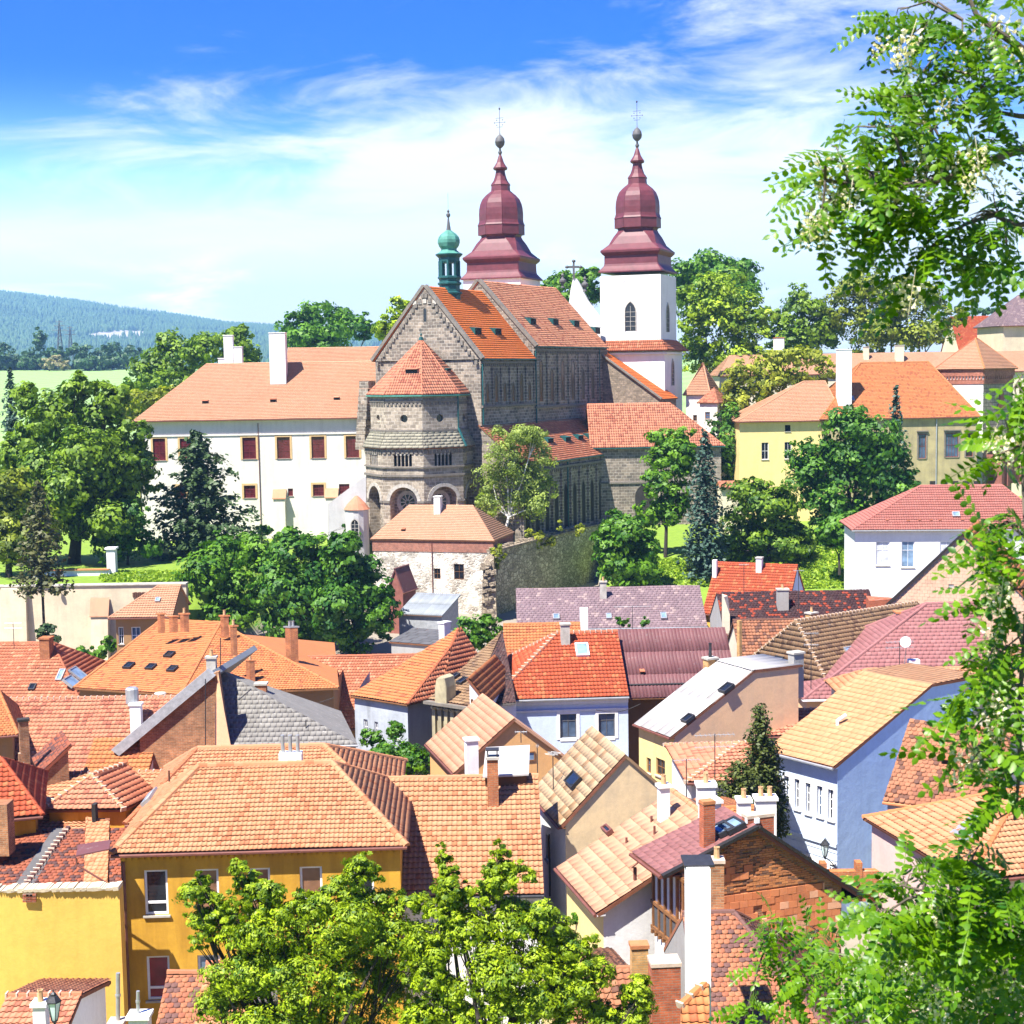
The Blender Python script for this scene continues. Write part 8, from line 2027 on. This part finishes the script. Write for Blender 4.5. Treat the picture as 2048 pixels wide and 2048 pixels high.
# ------------------------------------------------------------------ flowering robinia close to the camera
def leaf_pinnate(seed, pairs=7, L=.24, ll=.031, fold=.35):
    rng = np.random.default_rng(seed); vs, fs, tt = [], [], []
    def leaflet(o, d, n, s):
        d = d/np.linalg.norm(d); w = np.cross(n, d); w /= np.linalg.norm(w); b = len(vs)
        for t, q in ((0, 0), (.25, .36), (.6, .42), (.9, .2), (1, 0)):
            pass
        pts = [o, o+d*s*.35+w*s*.38-n*s*.05, o+d*s*.8+w*s*.36-n*s*.06, o+d*s*1.25, o+d*s*.8-w*s*.36-n*s*.06, o+d*s*.35-w*s*.38-n*s*.05, o+d*s*.6+n*s*.05]
        vs.extend(pts); t0 = np.clip(rng.normal(.5, .22), 0, 1)
        for i in range(6): fs.append((b+i, b+(i+1) % 6, b+6, b+6)); tt.append(t0)
    curve = lambda t: np.array([L*t, 0, -L*.28*t*t+L*.05*t])
    for k in range(pairs):
        t = .18+.74*k/(pairs-1); p = curve(t); s = ll*(.85+.3*math.sin(math.pi*t))
        for sgn in (-1, 1):
            d = np.array([.35, sgn*1.0, -fold*rng.uniform(.3, 1.3)]); leaflet(p, d, np.array([0, sgn*fold*.4, 1.0])+rng.normal(size=3)*.12, s*rng.uniform(.9, 1.1))
    leaflet(curve(1.0), np.array([1, 0, -.4]), np.array([.2, 0, 1.0]), ll)
    for i in range(6):
        a, c = curve(i/6), curve((i+1)/6); b = len(vs)
        vs.extend([a+[0, .0016, 0], a-[0, .0016, 0], c-[0, .0016, 0], c+[0, .0016, 0]]); fs.append((b, b+1, b+2, b+3)); tt.append(.7)
    return np.array(vs), np.array(fs), np.array(tt)
def raceme(seed, n=20, L=.13):
    rng = np.random.default_rng(seed); vs, fs, tt = [], [], []
    for k in range(n):
        t = k/n; a = k*2.4; r = .030*(1-t*.6)
        o = np.array([r*math.cos(a), r*math.sin(a), -L*t]); out = np.array([math.cos(a), math.sin(a), -.5])
        for q in range(3):
            d = out+rng.normal(size=3)*.7; d /= np.linalg.norm(d); w = np.cross(d, rng.normal(size=3)); w /= np.linalg.norm(w); s = .011*(1-.4*t)*rng.uniform(.8, 1.3); b = len(vs)
            vs.extend([o, o+d*s+w*s*.8, o+d*s*1.9, o+d*s-w*s*.8]); fs.append((b, b+1, b+2, b+3)); tt.append(rng.random())
    b = len(vs); vs.extend([np.array([.0015, 0, .05]), np.array([-.0015, 0, .05]), np.array([-.001, 0, -L]), np.array([.001, 0, -L])]); fs.append((b, b+1, b+2, b+3)); tt.append(.2)
    return np.array(vs), np.array(fs), np.array(tt)
LEAVES = [leaf_pinnate(i, 5+i % 4, .22+.025*(i % 3)) for i in range(6)]
FLOW = [raceme(20+i, 16+4*i) for i in range(3)]
LM = [mesh_quads('leaf', v, f, MATS['leaf_robinia'], t) for v, f, t in LEAVES]
FM = [mesh_quads('blossom', v, f, MATS['petal'], t) for v, f, t in FLOW]

def robinia(label, foot, boughs, sprays, flowers, seed, maxparts=300):
    rng = np.random.default_rng(seed)
    t = thing('robinia_tree', label, 'tree', foot)
    b = MB()
    for pts, r0 in boughs:
        P = [at(*p) if len(p) == 3 else V(p[1:]) for p in pts]
        # soften the polyline
        Q = [P[0]]
        for a, c in zip(P, P[1:]): Q += [a.lerp(c, .5)+V(rng.normal(size=3)*.02), c]
        b.tube(Q, [r0*(1-.75*i/len(Q)) for i in range(len(Q))], 7)
    tr = b.build('trunk', MATS['bark'], t, foot)
    BP = []
    for pts, r0 in boughs:
        P = [at(*p) if len(p) == 3 else V(p[1:]) for p in pts]
        for a, c in zip(P, P[1:]): BP += [a.lerp(c, i/5) for i in range(6)]
    tw = MB(); items = []
    for x, y, rx, ry, D, n in sprays:
        n = max(3, int(n*1.4))
        if x < 1720 and y < 700: x += 45; rx *= .8
        c = at(x, y, D); near = min(BP, key=lambda p: (p-c).length)
        mid = near.lerp(c, .5)+V(rng.normal(size=3)*.04)+Z*.05; tw.tube([near, mid, c], [.008, .006, .003], 4)
        nt = max(1, n//5)
        ends = []
        for _ in range(nt):
            e = at(x+rng.uniform(-.8, .8)*rx, y+rng.uniform(-.8, .8)*ry, D*rng.uniform(.95, 1.05)); tw.tube([c.lerp(mid, .3), c.lerp(e, .5)+Z*.02, e], [.004, .003, .0015], 4); ends.append((c.lerp(mid, .3), e))
        for k in range(n):
            s, e = ends[k % nt]; f = rng.uniform(.25, 1.0); p = s.lerp(e, f)+V(rng.normal(size=3)*np.array([rx, rx, ry])*.30/FPX*D)
            out = (e-s).normalized() if (e-s).length > .01 else V((-1, 0, 0))
            d = out*.6+V((rng.normal()*.7, rng.normal()*.5, rng.normal()*.35-.25)); d.normalize()
            n_ = Z*.8+V((rng.normal()*.5, -.35+rng.normal()*.5, rng.normal()*.3)); yv = n_.cross(d).normalized(); zv = d.cross(yv)
            sc = rng.uniform(.8, 1.2)
            M = Matrix(((d.x*sc, yv.x*sc, zv.x*sc, p.x-foot.x), (d.y*sc, yv.y*sc, zv.y*sc, p.y-foot.y), (d.z*sc, yv.z*sc, zv.z*sc, p.z-foot.z), (0, 0, 0, 1)))
            items.append((D, rng.integers(6), M))
    tw.build('twigs', MATS['bark'], t, foot)['kind'] = 'stuff'
    items.sort(key=lambda q: q[0]+rng.random()*.5)
    Vs, Fs, Ts, nb = [], [], [], 0
    for i, (D, k, M) in enumerate(items):
        if i < maxparts:
            o = mkobj('leaf', LM[k], t); o.matrix_basis = M
        else:
            A = np.array(M); v, f, tt = LEAVES[k]; Vs.append(v @ A[:3, :3].T+A[:3, 3]); Fs.append(f+nb); Ts.append(np.clip(tt+rng.normal(0, .1), 0, 1)); nb += len(v)
    if Vs:
        o = mkobj('leaves', mesh_quads('leaves', np.concatenate(Vs), np.concatenate(Fs), MATS['leaf_robinia'], np.concatenate(Ts)), t); o['kind'] = 'stuff'
    for x, y, rx, ry, D, n in flowers:
        for _ in range(max(1, int(n*.5))):
            p = at(x+rng.normal()*rx*.6, y+rng.normal()*ry*.6, D*rng.uniform(.96, 1.03))-foot; sc = rng.uniform(.8, 1.25)
            o = mkobj('blossom', FM[rng.integers(3)], t); o.location = p; o.rotation_euler = (rng.normal()*.35, rng.normal()*.35, rng.random()*6.3); o.scale = (sc,)*3
    return t
D1_, D2_ = 6.6, 7.4
up = [(1800, 20, 40, 30, 7.2, 10), (1850, 60, 90, 60, 7.2, 20), (1980, 60, 80, 80, 6.8, 26), (1840, 150, 60, 60, 7.2, 14), (1960, 180, 90, 70, 6.8, 24), (1800, 215, 50, 45, 7.0, 13), (1735, 255, 70, 40, 7.0, 16), (1860, 265, 80, 60, 6.9, 22), (1640, 320, 60, 45, 6.6, 16), (1740, 345, 80, 50, 6.8, 22), (1850, 365, 80, 50, 6.9, 22), (1960, 330, 90, 70, 6.8, 18), (1625, 410, 45, 45, 6.5, 10), (1700, 430, 60, 50, 6.7, 14), (1790, 450, 60, 50, 6.8, 15), (1860, 480, 50, 60, 6.9, 13), (1985, 430, 80, 80, 6.9, 28), (1595, 465, 22, 18, 6.4, 4), (1600, 345, 22, 22, 6.4, 4), (1845, 555, 36, 34, 6.8, 7), (1930, 530, 40, 30, 6.9, 8), (2015, 520, 40, 40, 6.9, 8),
      (2025, 780, 34, 60, 6.4, 10), (2015, 870, 36, 60, 6.4, 11), (1995, 910, 28, 34, 6.3, 5), (2025, 1060, 36, 70, 6.2, 13), (1980, 1080, 30, 40, 6.2, 8), (1945, 1120, 40, 14, 6.1, 4), (2015, 1180, 42, 70, 6.2, 13), (2005, 1300, 55, 65, 6.2, 17), (1965, 1350, 50, 45, 6.1, 12), (1905, 1405, 36, 26, 6.0, 6), (1985, 1440, 62, 55, 6.1, 16), (1945, 1520, 40, 34, 6.1, 8), (2012, 1560, 34, 45, 6.2, 9), (1992, 1640, 16, 50, 6.2, 5)]
upf = [(1660, 340, 50, 40, 6.5, 11), (1640, 430, 30, 40, 6.4, 7), (1800, 370, 70, 30, 6.7, 9), (1810, 90, 40, 40, 7.0, 8), (1980, 40, 50, 30, 6.7, 8), (1960, 90, 50, 30, 6.7, 6), (1800, 240, 50, 30, 6.8, 6), (1880, 200, 40, 30, 6.8, 5), (1850, 320, 60, 30, 6.7, 6), (1800, 520, 30, 40, 6.7, 7), (1960, 330, 40, 40, 6.7, 4), (2010, 870, 26, 30, 6.3, 6), (2000, 1130, 30, 30, 6.1, 6), (1985, 1170, 30, 20, 6.1, 4), (1990, 1260, 30, 30, 6.1, 5), (1990, 1390, 40, 40, 6.0, 6), (1930, 1500, 30, 20, 6.0, 4), (1720, 380, 40, 20, 6.6, 5)]
robinia('flowering acacia bough with cream blossom hanging into the upper sky', V((3.6, 7.4, 22.5)), [
    ([('w', 3.6, 7.4, 22.3), ('w', 3.5, 7.3, 29), ('w', 3.3, 7.2, 33.5), ('w', 3.0, 7.0, 35.5)], .16), ([('w', 3.3, 7.2, 33.2), (2080, 290, 7.0), (1990, 318, 6.9), (1900, 355, 6.8), (1760, 372, 6.7), (1650, 360, 6.5)], .028),
    ([('w', 3.1, 7.1, 34.6), (2075, 120, 6.9), (1990, 60, 6.8), (1940, 0, 6.8)], .026), ([(2075, 235, 6.9), (2000, 225, 6.9), (1950, 150, 6.9), (1925, 40, 7.0)], .013), ([('w', 3.3, 7.2, 32.6), (2075, 440, 6.9), (1990, 430, 6.9), (1880, 480, 6.8)], .02),
    ([('w', 3.4, 7.2, 31.8), (2085, 700, 6.5), (2050, 900, 6.3), (2055, 1080, 6.2), (2048, 1300, 6.2), (2040, 1480, 6.2), (2030, 1640, 6.2)], .022)], up, upf, 5)
up += [(2035, 60, 30, 60, 6.6, 14), (2030, 200, 40, 60, 6.7, 12), (2035, 330, 30, 50, 6.8, 10), (2030, 420, 40, 40, 6.8, 12), (2040, 690, 16, 30, 6.4, 4), (2030, 940, 30, 50, 6.3, 10), (2040, 1010, 24, 50, 6.2, 9), (2030, 1120, 36, 50, 6.1, 14), (2035, 1240, 34, 50, 6.1, 14), (2030, 1360, 40, 50, 6.1, 16), (1985, 1290, 40, 40, 6.1, 9), (2030, 1450, 36, 50, 6.1, 14), (2025, 1530, 36, 40, 6.1, 10), (1960, 1400, 50, 40, 6.0, 12), (2035, 800, 20, 50, 6.3, 8)]
low = [(1900, 1800, 60, 40, 6.3, 14), (1940, 1850, 70, 40, 6.4, 14), (2020, 1850, 40, 50, 6.3, 12), (2010, 1950, 50, 60, 6.8, 14), (1860, 1920, 80, 50, 7.2, 18), (1780, 2000, 80, 40, 8.2, 18), (2020, 2030, 40, 30, 6.8, 10), (1930, 1715, 50, 30, 6.2, 9), (1800, 1770, 55, 34, 6.3, 12), (1880, 1745, 70, 36, 6.3, 14), (1960, 1790, 90, 46, 6.3, 18), (1765, 1830, 60, 36, 6.4, 15), (1850, 1840, 90, 55, 6.5, 26), (1970, 1870, 90, 55, 6.4, 26), (2030, 1790, 30, 30, 6.2, 6), (1560, 1850, 60, 22, 9.5, 12), (1640, 1865, 60, 26, 9.5, 13), (1545, 1915, 45, 40, 9.5, 11), (1680, 1930, 80, 46, 9.0, 26), (1800, 1945, 90, 55, 8.0, 30), (1920, 1960, 90, 55, 7.2, 28), (1600, 1985, 60, 42, 9.5, 14), (1720, 2015, 90, 40, 9.0, 28), (1850, 2035, 90, 40, 8.0, 26), (1980, 2035, 90, 40, 7.0, 24), (1490, 2035, 45, 22, 9.5, 8), (1780, 1890, 60, 40, 8.5, 18)]
lowf = [(1870, 1800, 40, 30, 6.3, 5), (1960, 1900, 60, 40, 6.4, 8), (1840, 1900, 50, 40, 6.6, 8), (1920, 2000, 60, 30, 7.0, 8), (1780, 1990, 50, 30, 8.5, 6), (1870, 2030, 50, 20, 8.0, 5), (2000, 1960, 40, 40, 6.8, 5)]
robinia('flowering acacia crown with fine leaves before the brick gable', V((3.3, 6.9, 22.8)), [
    ([('w', 3.3, 6.9, 22.6), ('w', 3.1, 6.9, 26), ('w', 2.9, 6.8, 28.6)], .10), ([('w', 3.1, 6.9, 27.5), (2080, 1980, 6.9), (1990, 1900, 6.6), (1900, 1830, 6.4), (1830, 1780, 6.3)], .022), ([('w', 3.1, 6.9, 26.8), (2070, 2060, 7.2), (1900, 1990, 7.8), (1760, 1940, 8.6), (1620, 1890, 9.4), (1545, 1860, 9.5)], .02), ([('w', 3.1, 6.9, 28), (2070, 1850, 6.4), (1990, 1790, 6.3), (1940, 1720, 6.2)], .015)], low, lowf, 6)
if HAZE: build_haze()
